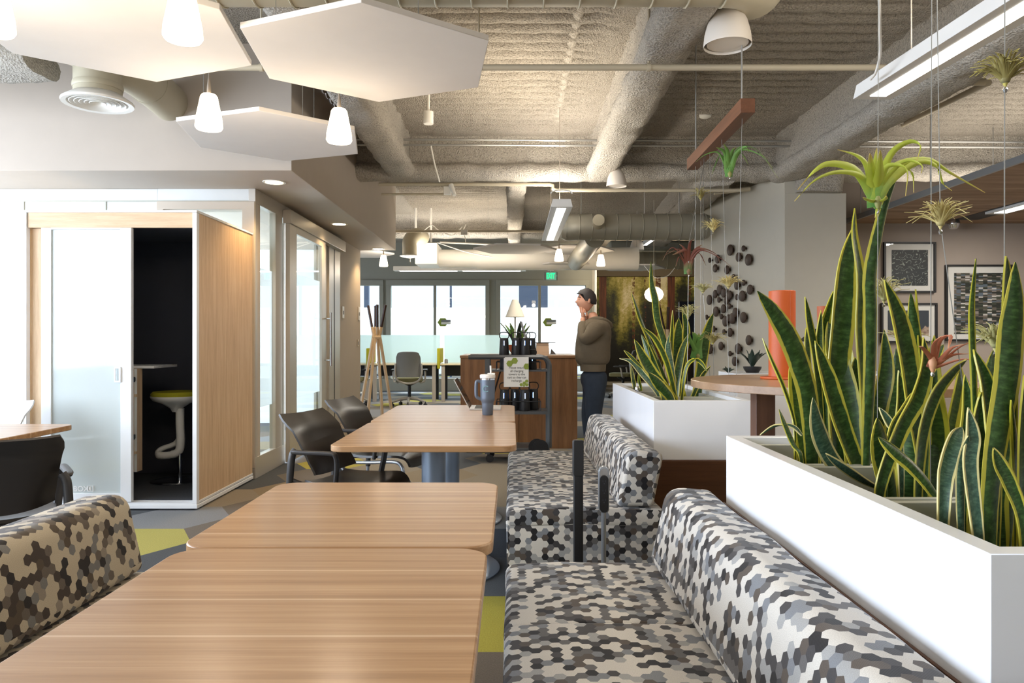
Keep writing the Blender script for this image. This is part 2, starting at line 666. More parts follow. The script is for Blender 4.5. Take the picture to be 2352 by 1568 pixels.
M['green_hex'] = pm('moss_green_print', (140, 156, 66), 0.8)
M['ink'] = pm('dark_ink', (48, 48, 44), 0.8)
M['led'] = emit('cool_led_strip', (150, 190, 255), 6)
M['exit_g'] = emit('green_exit_letters', (40, 220, 130), 2.0)
M['exit_b'] = pm('exit_sign_face', (176, 222, 196), 0.5, emis=((150, 230, 190), 0.25))
M['shade'] = pm('cream_lamp_shade', (236, 228, 212), 0.8)
M['book'] = pm('book_pages', (206, 178, 150), 0.8)
M['bookc'] = pm('dark_book_cover', (70, 62, 58), 0.6)
M['skin'] = pm('skin', (206, 150, 122), 0.55)
M['hair'] = pm('dark_brown_hair', (44, 36, 34), 0.65, bump=(240, 0.5, 0.004))
M['hoodie'] = pm('taupe_hoodie_fabric', (104, 92, 74), 0.95, bump=(30, 0.35, 0.02), var=(12, 0.12))
M['jeans'] = pm('dark_denim', (34, 44, 58), 0.85, bump=(40, 0.3, 0.01), var=(18, 0.25))
M['shoe'] = pm('dark_shoe', (40, 34, 30), 0.5)
M['sign_red'] = pm('brick_red_sign', (158, 62, 40), 0.6)
M['sign_w'] = pm('white_lettering', (240, 240, 238), 0.6)
M['plate'] = pm('switch_plate', (214, 206, 190), 0.5)
M['tv'] = pm('dark_tv_screen', (34, 38, 48), 0.2)
M['leaf'] = leafmat('snake_plant_leaf', (22, 44, 16), (84, 116, 62), (186, 176, 66), 0.72)
M['leaf_y'] = leafmat('snake_plant_leaf_yellow', (30, 50, 16), (84, 108, 44), (178, 172, 52), 0.52, 0.35)
M['leaf_p'] = leafmat('snake_plant_leaf_pale', (34, 62, 50), (104, 134, 108), (212, 200, 138), 0.74, 0.16)
M['succ'] = pm('dark_agave_green', (40, 54, 44), 0.5)


def airmat(name, c0, c1, tip):
    t = NT(name)
    uv = t.N('TexCoord').outputs['UV']
    sep = t.N('SeparateXYZ')
    t.L(uv, sep.inputs[0])
    oc = t.N('TexCoord').outputs['Object']
    n = t.noise(oc, 30, 2)
    f = t.math('ADD', sep.outputs[1], t.math('MULTIPLY', t.math('SUBTRACT', n, 0.5), 0.3))
    t.L(t.ramp(f, [(0.0, c0), (0.35, c1), (0.8, c1), (1.0, tip)]), t.b.inputs['Base Color'])
    t.b.inputs['Roughness'].default_value = 0.55
    return t.m


M['air_green'] = airmat('bright_air_plant', (92, 150, 78), (186, 198, 74), (196, 168, 96))
M['air_mid'] = airmat('green_air_plant', (84, 140, 66), (104, 148, 72), (150, 150, 90))
M['air_tan'] = airmat('tan_air_plant', (128, 118, 84), (196, 180, 120), (206, 190, 130))
M['air_olive'] = airmat('olive_air_plant', (110, 108, 84), (146, 134, 78), (190, 176, 90))
M['air_red'] = airmat('red_air_plant', (84, 128, 72), (108, 60, 48), (120, 96, 70))
M['air_coral'] = airmat('coral_air_plant', (150, 92, 76), (188, 112, 84), (206, 150, 112))
M['air_pale'] = airmat('pale_air_plant', (120, 118, 88), (178, 172, 118), (200, 190, 130))


def carpet():
    t = NT('hexagon_carpet_tiles')
    oc = t.N('TexCoord').outputs['Object']
    uvz = t.vm('MULTIPLY', oc, (1, 1, 0)).outputs[0]
    mp = t.N('Mapping')
    mp.inputs['Location'].default_value = (2.34, -4.54, 0)
    t.L(uvz, mp.inputs[0])
    idn = hexcells(t, mp.outputs[0], 0.64)
    cen = t.center
    idr = t.vm('FLOOR', t.vm('MULTIPLY', idn, (2, 2, 0)).outputs[0]).outputs[0]
    w = t.N('TexWhiteNoise', noise_dimensions='3D')
    t.L(t.vm('ADD', idr, (21, 5, 0)).outputs[0], w.inputs['Vector'])
    c = t.ramp(w.outputs['Value'], [(0, (100, 104, 108)), (0.26, (152, 152, 152)), (0.5, (162, 152, 136)), (0.72, (132, 124, 114)), (0.88, (188, 180, 96)), (1, (188, 180, 96))], 'CONSTANT')
    rx, ry = math.sqrt(3) * 0.64, 0.64
    for (wx, wy, col) in ((-2.34, 4.54, (196, 190, 112)), (-0.09, 3.5, (186, 178, 84)), (-1.95, 7.5, (196, 184, 96)), (-2.0, 5.14, (96, 100, 106)), (-1.86, 4.32, (168, 168, 170)), (-1.97, 4.0, (100, 104, 108)), (-1.9, 6.0, (160, 146, 124)), (-0.72, 7.0, (160, 146, 124)), (-0.13, 4.5, (92, 96, 102)), (-0.08, 2.9, (124, 116, 106)), (-1.2, 6.4, (166, 152, 130)), (-1.4, 5.4, (140, 126, 106)), (-2.6, 5.1, (152, 154, 156))):
        qx, qy = wx + 2.34, wy - 4.54
        ca = ((math.floor(qx / rx) + 0.5) * rx, (math.floor(qy / ry) + 0.5) * ry)
        cb = (math.floor(qx / rx + 0.5) * rx, math.floor(qy / ry + 0.5) * ry)
        cc = ca if math.hypot(qx - ca[0], qy - ca[1]) < math.hypot(qx - cb[0], qy - cb[1]) else cb
        dd = t.vm('DISTANCE', cen, (cc[0], cc[1], 0)).outputs['Value']
        c = t.mix(t.math('LESS_THAN', dd, 0.05), c, lin(col))
    fine = t.noise(oc, 160, 4, 0.8)
    c = t.mix(0.45, c, t.ramp(fine, [(0.3, (110, 110, 110)), (0.7, (255, 255, 255))]), 'MULTIPLY')
    t.L(c, t.b.inputs['Base Color'])
    t.b.inputs['Roughness'].default_value = 1.0
    t.b.inputs['Specular IOR Level'].default_value = 0.1
    t.bump(fine, 0.6, 0.004)
    return t.m


M['carpet'] = carpet()


def mural():
    t = NT('forest_mural_print')
    oc = t.N('TexCoord').outputs['Object']
    sep = t.N('SeparateXYZ')
    t.L(oc, sep.inputs[0])
    x, z = sep.outputs[0], sep.outputs[2]
    fol = t.noise(oc, 11, 8, 0.8)
    med = t.noise(oc, 3.4, 3, 0.6)
    mpb = t.N('Mapping')
    mpb.inputs['Scale'].default_value = (1.5, 1, 0.33)
    mpb.inputs['Location'].default_value = (0.35, 0, 0.2)
    t.L(oc, mpb.inputs[0])
    big = t.noise(mpb.outputs[0], 1.3, 2)
    zz = t.math('MULTIPLY', t.math('SUBTRACT', z, 1.9), 0.13)
    edge = t.math('MULTIPLY', t.math('ABSOLUTE', t.math('SUBTRACT', x, 3.35)), -0.07)
    f = t.math('ADD', t.math('MULTIPLY', fol, 0.55), t.math('MULTIPLY', med, 0.3))
    f = t.math('ADD', f, t.math('MULTIPLY', t.math('SUBTRACT', big, 0.5), 1.1))
    f = t.math('ADD', t.math('ADD', f, zz), t.math('ADD', edge, 0.12))
    c = t.ramp(f, [(0.32, (14, 16, 6)), (0.42, (44, 46, 14)), (0.50, (92, 90, 28)), (0.58, (142, 134, 50)), (0.68, (196, 180, 94)), (0.80, (244, 230, 190))])
    mp = t.N('Mapping')
    mp.inputs['Scale'].default_value = (1, 1, 0.03)
    t.L(oc, mp.inputs[0])
    wob = t.noise(mp.outputs[0], 2.2, 2)
    xx = t.math('ADD', x, t.math('MULTIPLY', t.math('SUBTRACT', wob, 0.5), 0.12))
    bark = t.noise(mp.outputs[0], 60, 3)
    bc = t.ramp(bark, [(0.3, (44, 20, 10)), (0.55, (112, 56, 26)), (0.75, (150, 84, 44))])
    for cx, hw, th in ((2.47, 0.11, 0.62), (4.34, 0.095, 0.9), (3.31, 0.035, 0.5), (4.0, 0.06, 0.53), (3.62, 0.03, 0.47), (4.8, 0.05, 0.5)):
        d = t.math('ABSOLUTE', t.math('SUBTRACT', xx, cx))
        m = t.math('LESS_THAN', d, hw)
        m = t.math('MULTIPLY', m, t.math('LESS_THAN', fol, th))
        c = t.mix(m, c, bc)
    dk = t.N('MapRange')
    dk.inputs[1].default_value = 0.5
    dk.inputs[2].default_value = 1.7
    t.L(t.math('ADD', z, t.math('MULTIPLY', big, 0.8)), dk.inputs[0])
    c = t.mix(dk.outputs[0], lin((20, 15, 8)), c)
    t.L(c, t.b.inputs['Base Color'])
    t.b.inputs['Roughness'].default_value = 0.6
    return t.m


M['mural'] = mural()


def art1():
    t = NT('contour_line_print')
    oc = t.N('TexCoord').outputs['Object']
    n = t.noise(oc, 5, 2, 0.5)
    w = t.math('ABSOLUTE', t.math('SUBTRACT', t.math('FRACT', t.math('MULTIPLY', n, 16)), 0.5))
    br = t.noise(oc, 25, 2)
    l = t.math('MULTIPLY', t.math('LESS_THAN', w, 0.09), t.math('GREATER_THAN', br, 0.47))
    t.L(t.mix(l, lin((34, 42, 46)), lin((150, 160, 150))), t.b.inputs['Base Color'])
    return t.m


def art2():
    t = NT('woven_stripe_print')
    oc = t.N('TexCoord').outputs['Object']
    sep = t.N('SeparateXYZ')
    t.L(oc, sep.inputs[0])
    cx = t.math('FLOOR', t.math('MULTIPLY', sep.outputs[0], 18))
    cz = t.math('FLOOR', t.math('ADD', t.math('MULTIPLY', sep.outputs[2], 62), t.math('MULTIPLY', cx, 0.5)))
    cb = t.N('CombineXYZ')
    t.L(cx, cb.inputs[0])
    t.L(cz, cb.inputs[1])
    w = t.N('TexWhiteNoise', noise_dimensions='3D')
    t.L(cb.outputs[0], w.inputs['Vector'])
    c = t.ramp(w.outputs['Value'], [(0, (36, 42, 36)), (0.3, (66, 72, 58)), (0.5, (104, 96, 86)), (0.65, (96, 108, 120)), (0.78, (150, 140, 132)), (0.9, (206, 202, 196))], 'CONSTANT')
    t.L(c, t.b.inputs['Base Color'])
    return t.m


def art3():
    t = NT('night_ridge_print')
    oc = t.N('TexCoord').outputs['Object']
    sep = t.N('SeparateXYZ')
    t.L(oc, sep.inputs[0])
    mp = t.N('Mapping')
    mp.inputs['Scale'].default_value = (1, 0, 0)
    t.L(oc, mp.inputs[0])
    n = t.noise(mp.outputs[0], 7, 3)
    h = t.math('MULTIPLY', n, 0.3)
    m = t.math('LESS_THAN', sep.outputs[2], t.math('SUBTRACT', h, 0.23))
    n2 = t.noise(oc, 30, 3)
    t.L(t.mix(m, lin((52, 62, 72)), t.ramp(n2, [(0.3, (120, 88, 72)), (0.7, (206, 186, 166))])), t.b.inputs['Base Color'])
    return t.m


M['art1'], M['art2'], M['art3'] = art1(), art2(), art3()
# ------------------------------------------------------------------ room shell
ZD = 3.65          # underside of the deck
fl = MB().box(-7, 9, -4.5, 29, -0.1, 0).build('floor', M['carpet'])
struct(fl)


def rib_z(y):
    return -0.12 * abs(math.cos(PI * y / 0.167)) ** 0.33


def deck(name, x0, x1, y0, y1, dx, dy, fade=None):
    nx = int((x1 - x0) / dx) + 1
    ny = int((y1 - y0) / dy) + 1
    vs = []
    for j in range(ny + 1):
        y = y0 + (y1 - y0) * j / ny
        for i in range(nx + 1):
            x = x0 + (x1 - x0) * i / nx
            w = noise.noise(V(x * 1.3, y * 1.1, 0)) * 0.02
            k = 1.0
            for gx in GIRD:
                k = min(k, max(0.0, (abs(x - gx) - 0.22) / 0.25))
            for gy in CROSS:
                k = min(k, max(0.0, (abs(y - gy) - 0.25) / 0.3))
            a = rib_z(y + w + noise.noise(V(x * 4, y * 4, 3)) * 0.016)
            a = a * k - (1 - k) * 0.12
            b = noise.noise(V(x * 9, y * 9, 1)) * 0.012 + noise.noise(V(x * 24, y * 24, 5)) * 0.008
            vs.append((x, y, ZD + a + b))
    fs = []
    for j in range(ny):
        for i in range(nx):
            q = j * (nx + 1) + i
            fs.append((q, q + nx + 1, q + nx + 2, q + 1))
    m = MB()
    m.add(vs, fs)
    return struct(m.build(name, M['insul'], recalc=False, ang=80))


def beam(name, p0, p1, w, h, flange, zb, amp=0.02, mat='insul_beam', step=0.045, top=ZD + 0.02):
    """sprayed I-beam: bulging bottom flange and a slimmer web up to the deck, from p0 to p1 (x,y)"""
    p0 = V(p0[0], p0[1], 0)
    p1 = V(p1[0], p1[1], 0)
    d = (p1 - p0)
    Ln = d.length
    d.normalize()
    s = V(-d.y, d.x, 0)
    prof = []
    hw = w / 2
    wb = w * 0.27
    fh = flange
    # start top left -> web down -> flange -> up web
    prof.append((-wb - 0.16, top))
    prof.append((-wb - 0.05, top - 0.09))
    for k in range(1, 5):
        prof.append((-wb, top - 0.09 + (zb + fh + 0.03 - top + 0.09) * k / 4))
    for k in range(0, 7):
        a = PI / 2 + PI * k / 6
        prof.append((-hw + fh / 2 + fh / 2 * math.cos(a), zb + fh / 2 + fh / 2 * math.sin(a)))
    nb = max(3, int((w - fh) / 0.05))
    for k in range(1, nb):
        prof.append((-hw + fh / 2 + (w - fh) * k / nb, zb))
    for k in range(0, 7):
        a = -PI / 2 + PI * k / 6
        prof.append((hw - fh / 2 + fh / 2 * math.cos(a), zb + fh / 2 + fh / 2 * math.sin(a)))
    for k in range(4, 0, -1):
        prof.append((wb, top - 0.09 + (zb + fh + 0.03 - top + 0.09) * k / 4))
    prof.append((wb + 0.05, top - 0.09))
    prof.append((wb + 0.16, top))
    n = max(2, int(Ln / step))
    vs = []
    for i in range(n + 1):
        c = p0 + d * (Ln * i / n)
        for (a, z) in prof:
            p = c + s * a + V(0, 0, z)
            q = noise.noise_vector(p * 5) * amp + noise.noise_vector(p * 14) * amp * 0.5
            if z > top - 0.01:
                q *= 0
            vs.append(p + q)
    m = len(prof)
    fs = []
    for i in range(n):
        for k in range(m - 1):
            fs.append((i * m + k, i * m + k + 1, (i + 1) * m + k + 1, (i + 1) * m + k))
    fs.append(tuple(range(m)))
    fs.append(tuple(n * m + k for k in range(m - 1, -1, -1)))
    b = MB()
    b.add(vs, fs)
    return struct(b.build(name, M[mat], ang=80))


GIRD = (-1.25, 1.0, 3.12)
CROSS = (8.45,)
deck('ceiling', -1.75, 6.2, 3.2, 8.7, 0.04, 0.01392)
GIRD = (0.06, 2.35)
CROSS = (8.45, 14.1)
deck('ceiling', -1.75, 6.2, 8.7, 15.0, 0.09, 0.0278)
for a in ((-7, 9, -4.5, 3.2), (-7, -1.75, 3.2, 15), (6.2, 9, 3.2, 15), (-7, 1.95, 15, 18.1), (1.95, 9, 15, 20.4)):
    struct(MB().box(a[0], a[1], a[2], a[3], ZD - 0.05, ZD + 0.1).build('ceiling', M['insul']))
beam('trim_1', (-1.75, 8.45), (6.2, 8.45), 0.34, 0.6, 0.17, 3.06)
beam('trim_2', (-1.25, 3.2), (-1.25, 8.4), 0.32, 0.6, 0.17, 3.06)
beam('trim_3', (1.0, 3.2), (1.0, 8.4), 0.34, 0.6, 0.17, 3.06)
beam('trim_4', (3.08, 3.2), (3.08, 8.4), 0.36, 0.6, 0.17, 3.02)
beam('trim_5', (0.05, 8.5), (0.05, 14.3), 0.24, 0.6, 0.14, 3.06, step=0.07)
beam('trim_6', (-7, 14.1), (6.2, 14.1), 0.34, 0.6, 0.16, 3.18, step=0.08)
beam('trim_7', (2.35, 8.5), (2.75, 14.0), 0.42, 0.6, 0.17, 3.0, step=0.07)
beam('trim_8', (-7, 4.95), (-3.15, 4.95), 0.40, 0.6, 0.2, 3.0, step=0.06)
# thin sprayed rib between the girders
pts = [V(0.47, 3.2 + k * 0.1, 3.575) for k in range(48)]
m = MB()
m.tube([p + noise.noise_vector(p * 6) * 0.012 for p in pts], 0.042, 10)
struct(m.build('trim_9', M['insul_beam'], ang=80))
# sprayed column head above the grey pier
m = MB()
vs = []
prof = rrect(3.17, 3.68, 8.12, 8.60, 0.09, 5)
nz = 18
for i in range(nz + 1):
    for (x, y) in prof:
        p = V(x, y, 2.885 + (ZD - 2.885) * i / nz)
        vs.append(p + noise.noise_vector(p * 5) * 0.028 + noise.noise_vector(p * 14) * 0.012)
k_ = len(prof)
fs = []
for i in range(nz):
    for k in range(k_):
        fs.append((i * k_ + k, i * k_ + (k + 1) % k_, (i + 1) * k_ + (k + 1) % k_, (i + 1) * k_ + k))
fs.append(tuple(range(k_)))
m.add(vs, fs)
struct(m.build('trim_10', M['insul_beam'], ang=80))

# soffit
m = MB().box(-6.0, -1.753, 5.89, 11.15, 2.585, ZD - 0.05)
struct(m.build('ceiling_soffit', M['paint_soffit'], bevel=0.004))

# walls
WALLS = []


def wall(name, mat, *boxes):
    m = MB()
    for b in boxes:
        m.box(*b)
    return struct(m.build(name, M[mat], bevel=0.003))


wall('wall_back_left', 'white_panel', (-6.0, -3.16, 6.6, 6.72, 0, 2.585), (-3.16, -2.29, 6.6, 6.72, 2.47, 2.585), (-3.16, -2.29, 6.6, 6.72, 0, 0.16))
# panel joints and transom frame of the white partition
m = MB()
for x in (-5.2, -4.35, -3.62):
    m.box(x - 0.004, x + 0.004, 6.592, 6.6, 0.1, 2.47)
m.box(-6, -2.29, 6.590, 6.6, 2.47, 2.478)
struct(m.build('trim_11', M['liner']))
w1 = MB().box(-3.16, -3.10, 6.58, 6.73, 0.16, 2.47).box(-2.40, -2.29, 6.58, 6.73, 0.16, 2.47).box(-3.16, -2.29, 6.58, 6.73, 2.40, 2.47).box(-3.16, -2.29, 6.58, 6.73, 0.1, 0.22)
w1 = struct(w1.build('window_1', M['alu2'], bevel=0.003))
MB().box(-3.10, -2.40, 6.645, 6.655, 0.22, 2.40).build('pane', M['glass'], w1)

# glazed office front along X = -2.29
w2 = MB()
X0, X1 = -2.345, -2.285
for y0, y1 in ((6.59, 6.65), (7.156, 7.36), (7.40, 7.44)):
    w2.box(X0, X1, y0, y1, 0.0, 2.585)
w2.box(X0, X1, 6.59, 7.44, 0.0, 0.19).box(X0, X1, 6.59, 7.44, 2.46, 2.585)
w2.box(X0, X1, 7.44, 9.30, 2.46, 2.585).box(X0, X1, 9.25, 9.83, 0, 2.585).box(X0 + 0.01, X1 - 0.02, 8.72, 9.25, 0, 2.46)
w2 = struct(w2.build('window_2', M['alu'], bevel=0.003))
MB().box(-2.318, -2.312, 6.65, 7.156, 0.19, 2.46).box(-2.318, -2.312, 7.36, 7.40, 0.1, 2.46).build('pane', M['glass'], w2)
MB().box(-2.324, -2.320, 6.65, 7.156, 0.62, 1.90).box(-2.324, -2.320, 7.36, 7.40, 0.62, 1.90).build('frosted_band', M['frost'], w2)
struct(MB().box(-2.285, -2.20, 7.37, 9.80, 2.40, 2.535).build('trim_12', M['alu'], bevel=0.004))
d1 = MB()
for y0, y1 in ((7.38, 7.62), (8.63, 8.80)):
    d1.box(-2.26, -2.215, y0, y1, 0.02, 2.40)
d1.box(-2.26, -2.215, 7.62, 8.63, 0.02, 0.24).box(-2.26, -2.215, 7.62, 8.63, 2.33, 2.40)
d1 = struct(d1.build('door_1', M['alu'], bevel=0.003))
MB().box(-2.241, -2.235, 7.62, 8.63, 0.24, 2.33).build('pane', M['glass'], d1)
MB().box(-2.246, -2.243, 7.62, 8.63, 0.64, 1.92).build('frosted_band', M['frost'], d1)
hd = MB().cyl((-2.14, 8.74, 0.93), (-2.14, 8.74, 1.56), 0.014, n=12).cyl((-2.215, 8.74, 1.0), (-2.14, 8.74, 1.0), 0.009).cyl((-2.215, 8.74, 1.49), (-2.14, 8.74, 1.49), 0.009)
hd.build('door_handle', M['chrome'], d1)
struct(MB().box(-2.284, -2.280, 9.50, 9.53, 0.12, 2.40).build('trim_13', M['black']))
wall('wall_left_corridor', 'paint', (-2.42, -2.285, 9.83, 11.15, 0, 2.585))
struct(MB().box(-2.285, -2.272, 9.84, 11.16, 0, 0.11).build('baseboard_left', M['alu2']))
# office behind the glass: rear partition and side wall
wall('wall_office_rear', 'white_panel', (-6, -2.42, 11.03, 11.15, 0, 2.585))

# left window wall (daylight side)
m = MB()
m.box(-6.12, -6.0, -4.5, 12, 0, 0.35).box(-6.12, -6.0, -4.5, 18, 3.0, ZD)
for y in (-4.5, -2.2, 0.1, 2.4, 4.7, 6.55, 8.8, 11.1):
    m.box(-6.12, -5.98, y, y + 0.12, 0.35, 3.0)
struct(m.build('wall_left', M['white_panel']))
m = MB()
for y in (-4.38, -2.08, 0.22, 2.52, 4.82, 6.67, 8.92):
    m.box(-6.065, -6.055, y, y + 2.17 if y < 4.8 or y > 6.6 else y + 1.73, 0.35, 3.0)
struct(m.build('window_3', M['glass']))

# far window wall
YF = 18.0


def px2x(px, Y=YF):
    return (px - 1176) * Y / F


def py2z(py, Y=YF):
    return H - (py - 780) * Y / F


zt, zb_ = py2z(655), 0.30
m = MB()
xs = [(-8.0, px2x(800)), (px2x(872), px2x(897)), (px2x(1115), px2x(1149)), (px2x(1345), 1.95)]
for a, b in xs:
    m.box(a, b, YF, YF + 0.15, 0, ZD)
m.box(-8, 1.95, YF, YF + 0.15, zt, ZD).box(-8, 1.95, YF, YF + 0.15, 0, zb_)
struct(m.build('wall_far', M['paint_far']))
n = 4
for (a, b, mids) in ((800, 872, ()), (897, 1115, (999,)), (1149, 1345, (1239,))):
    xa, xb = px2x(a), px2x(b)
    fr = MB().box(xa - 0.1, xb + 0.1, YF - 0.05, YF, zt, zt + 0.13).box(xa - 0.1, xa, YF - 0.05, YF, zb_, zt).box(xb, xb + 0.1, YF - 0.05, YF, zb_, zt)
    for q in mids:
        fr.box(px2x(q) - 0.032, px2x(q) + 0.032, YF - 0.05, YF + 0.03, zb_, zt)
    fr.box(xa, xb, YF - 0.05, YF + 0.02, 0.60, 0.66)
    fr = struct(fr.build('window_%d' % n, M['paint_far'], bevel=0.004))
    MB().box(xa, xb, YF + 0.03, YF + 0.04, zb_, zt).build('pane', M['glass'], fr)
    MB().box(xa, xb, YF + 0.045, YF + 0.05, 0.66, py2z(706)).build('frosted_band', M['frost'], fr)
    n += 1
# hexagon decals on the panes
for px, nm in ((1020, 'left'), (1262, 'right')):
    c = P(px, 740, YF - 0.03)
    t_ = T('window_decal', c, {'left': 'green hexagon room sticker on the far left window pane', 'right': 'green hexagon room sticker on the window pane behind the man'}[nm], 'sticker')
    MB().prism([(c.x - 0.03 + 0.13 * math.cos(PI * k / 3), c.z + 0.115 * math.sin(PI * k / 3)) for k in range(6)], 'y', c.y, c.y + 0.006).build('hexagon', M['green_hex'], t_)
    MB().box(c.x - 0.07, c.x + 0.16, c.y - 0.004, c.y, c.z + 0.005, c.z + 0.06).build('grey_band', M['meshgrey'], t_)
    MB().box(c.x - 0.07, c.x + 0.16, c.y - 0.004, c.y, c.z - 0.05, c.z + 0.003).build('white_band', M['paper'], t_)
# white pipe post where the window wall ends, return wall, mural wall
wall('wall_return', 'paint_grey', (1.95, 2.03, YF, 20.2, 0, ZD))
MB_ = MB().cyl((px2x(1368, 17.8), 17.8, 0), (px2x(1368, 17.8), 17.8, 3.6), 0.028, n=12)
tag(MB_.build('standpipe', M['duct_white'], origin=(px2x(1368, 17.8), 17.8, 0)), 'slim white vertical pipe at the end of the window wall beside the forest mural', 'pipe')
wall('wall_far_right', 'paint_grey', (1.95, 9, 20.2, 20.35, 0, ZD))
mu = MB().box(1.96, 5.4, 20.165, 20.195, 0.12, py2z(632, 20.17)).build('forest_mural', M['mural'], origin=(0, 20.17, 0))
tag(mu, 'wall-filling forest mural of tall redwood trunks and sunlit foliage behind the man', 'mural')
M['header'] = pm('dark_taupe_header', (92, 82, 66), 0.8)
wall('wall_mural_header', 'header', (1.95, 5.4, 19.4, 19.6, py2z(634, 19.4), 3.3))
for k in (1465, 1482):
    c = P(k, 820, 20.1)
    tag(MB().box(c.x - 0.04, c.x + 0.04, 20.14, 20.165, c.z - 0.07, c.z + 0.07).build('wall_outlet', M['plate'], origin=(c.x, 20.15, c.z), bevel=0.004), 'small pale outlet plate low on the forest mural, the %s one' % ('left' if k == 1465 else 'right'), 'outlet')

# knob wall and pier
poly = [(3.052, 8.285), (2.585, 10.49), (2.62, 10.62), (3.2, 10.75), (3.7, 8.6), (3.7, 8.3)]
struct(MB().prism(poly, 'z', 0, 3.10).build('wall_knobs', M['paint_grey']))
struct(MB().box(3.05, 3.74, 8.28, 8.9, 0, 2.88).build('wall_pier', M['paint_grey'], bevel=0.004))
wall('wall_right_back', 'paint_pic', (3.7, 8.6, 9.3, 9.42, 0, ZD))
wall('wall_right', 'paint_pic', (8.5, 8.62, -4.5, 9.4, 0, ZD))
wall('wall_rear', 'paint', (-7, 9, -4.6, -4.5, 0, ZD))
wall('wall_far_side', 'paint_grey', (8.5, 8.62, 9.4, 20.3, 0, ZD))

# plank canopy on the right
cz = 2.70
cn = T('plank_canopy', (6, 6, cz), 'hanging canopy of brown wood planks over the right side of the room', 'canopy')
pl = MB()
y = 2.9
k = 0
while y < 9.28:
    pl.box(4.20, 8.45, y, min(y + 0.145, 9.29), cz, cz + 0.02)
    y += 0.148
pl.build('planks', M['plank'], cn)
MB().box(4.17, 4.20, 2.9, 9.29, cz - 0.005, cz + 0.055).build('edge_trim', M['steel'], cn)
MB().box(4.2, 8.45, 2.9, 9.29, cz + 0.021, cz + 0.05).build('backing', M['black'], cn)
MB().box(5.36, 5.66, 2.9, 9.0, cz - 0.004, cz - 0.0005).build('dark_channel', M['black'], cn)
r = MB()
for (x, y) in ((4.24, 9.0), (4.24, 7.5), (4.24, 6.0), (4.24, 4.6), (5.2, 8.0), (5.2, 6.5), (6.2, 8.0)):
    r.cyl((x, y, cz + 0.03), (x, y, ZD - 0.03), 0.006, n=6)
r.build('hanger_rod', M['conduit'], cn)
lt = T('canopy_light', (5.5, 7.4, cz - 0.03), 'slim white light strip set under the plank canopy at the right edge', 'light')
MB().box(5.40, 5.62, 6.1, 8.45, cz - 0.03, cz - 0.004).build('housing', M['lightbody'], lt)
MB().box(5.44, 5.58, 6.15, 8.35, cz - 0.034, cz - 0.0305).build('diffuser', M['lamp_on'], lt)
c = P(2190, 513, 9.0)
tag(MB().lathe([(0.012, -0.07), (0.05, -0.06), (0.07, -0.02), (0.075, 0.0), (0.06, cz - c.z)], c, 20).build('dome_camera', M['chrome'], origin=c), 'small silver dome fixture under the plank canopy near the pictures', 'camera')

# framed pictures
for i, (x0, x1, y0, y1, a0, a1, b0, b1, art, lab) in enumerate((
        (2028, 2147, 556, 672, 2047, 2130, 574, 656, 'art1', 'square black-framed print of pale contour lines on dark ground'),
        (2022, 2150, 696, 787, 2038, 2132, 713, 770, 'art3', 'black-framed print of a pale ridge under a dark blue sky'),
        (2170, 2322, 608, 783, 2190, 2305, 627, 767, 'art2', 'large black-framed print of woven green, grey and white dashes'))):
    Yw = 9.29
    A = P(x0, y0, Yw)
    B = P(x1, y1, Yw)
    C_ = P((x0 + x1) / 2, (y0 + y1) / 2, Yw)
    t_ = T('framed_picture', (C_.x, Yw, C_.z), lab, 'picture')
    w = 0.022
    MB().box(A.x, B.x, Yw - 0.035, Yw, A.z - w, A.z).box(A.x, B.x, Yw - 0.035, Yw, B.z, B.z + w).box(A.x, A.x + w, Yw - 0.035, Yw, B.z + w, A.z - w).box(B.x - w, B.x, Yw - 0.035, Yw, B.z + w, A.z - w).build('frame', M['black'], t_)
    MB().box(A.x + w, B.x - w, Yw - 0.012, Yw - 0.003, B.z + w, A.z - w).build('mat_board', M['paper'], t_)
    a = P(a0, b0, Yw)
    b = P(a1, b1, Yw)
    MB().box(a.x, b.x, Yw - 0.015, Yw - 0.0125, b.z, a.z).build('print', M[art], t_)
    MB().box(A.x + w, B.x - w, Yw - 0.024, Yw - 0.021, B.z + w, A.z - w).build('glazing', M['frame_glass'], t_)

# outside: pale building seen through the clear strips
m = MB()
m.box(-9, 9, 27, 27.5, 0, 4.2)
bo = m.build('pale_building', pm('pale_outside_wall', (214, 220, 230), 0.8, emis=((216, 224, 238), 0.55)), origin=(0, 27, 0))  # daylight on the wall put into the material as a glow
tag(bo, 'pale building seen through the clear top strip of the far windows', 'building')
for (a, b, lab) in ((1192, 1258, 'dark blue doorway seen outside the far right window'), (836, 846, 'narrow blue column outside the far left window'), (1033, 1037, 'thin blue mullion outside the middle window')):
    Yq = 24.5
    o = MB().box((a - 1176) * Yq / F, (b - 1176) * Yq / F, Yq, Yq + 0.2, 0, 3.4).build('dark_column', pm('dark_blue_grey_panel', (58, 70, 92), 0.5, emis=((58, 70, 92), 0.35)), origin=((a - 1176) * Yq / F, Yq, 0))  # faint glow of the panel colour replaces daylight falling on it
    tag(o, lab, 'column')

# ------------------------------------------------------------------ services under the ceiling
duct = MB()
# round supply duct along the very top
Y = 3.9
pts = [V(-2.2 + 0.1 * k, Y, 3.21) for k in range(34)] + [V(1.2, Y + 0.06, 3.23), V(1.33, Y + 0.2, 3.28), V(1.4, Y + 0.45, 3.33)]
td = T('spiral_duct', (0, Y, 3.2), 'cream spiral duct running across the very top of the picture', 'duct')
duct.tube(pts, 0.2, 28)
s_ = duct
for k in range(18):
    x = -2.1 + 0.19 * k
    s_.tube([V(x + 0.012 * math.sin(a) , Y + 0.203 * math.cos(a), 3.21 + 0.203 * math.sin(a)) for a in [2 * PI * i / 24 for i in range(24)]], 0.006, 5, closed=True)
s_.build('duct_run', M['duct'], td)

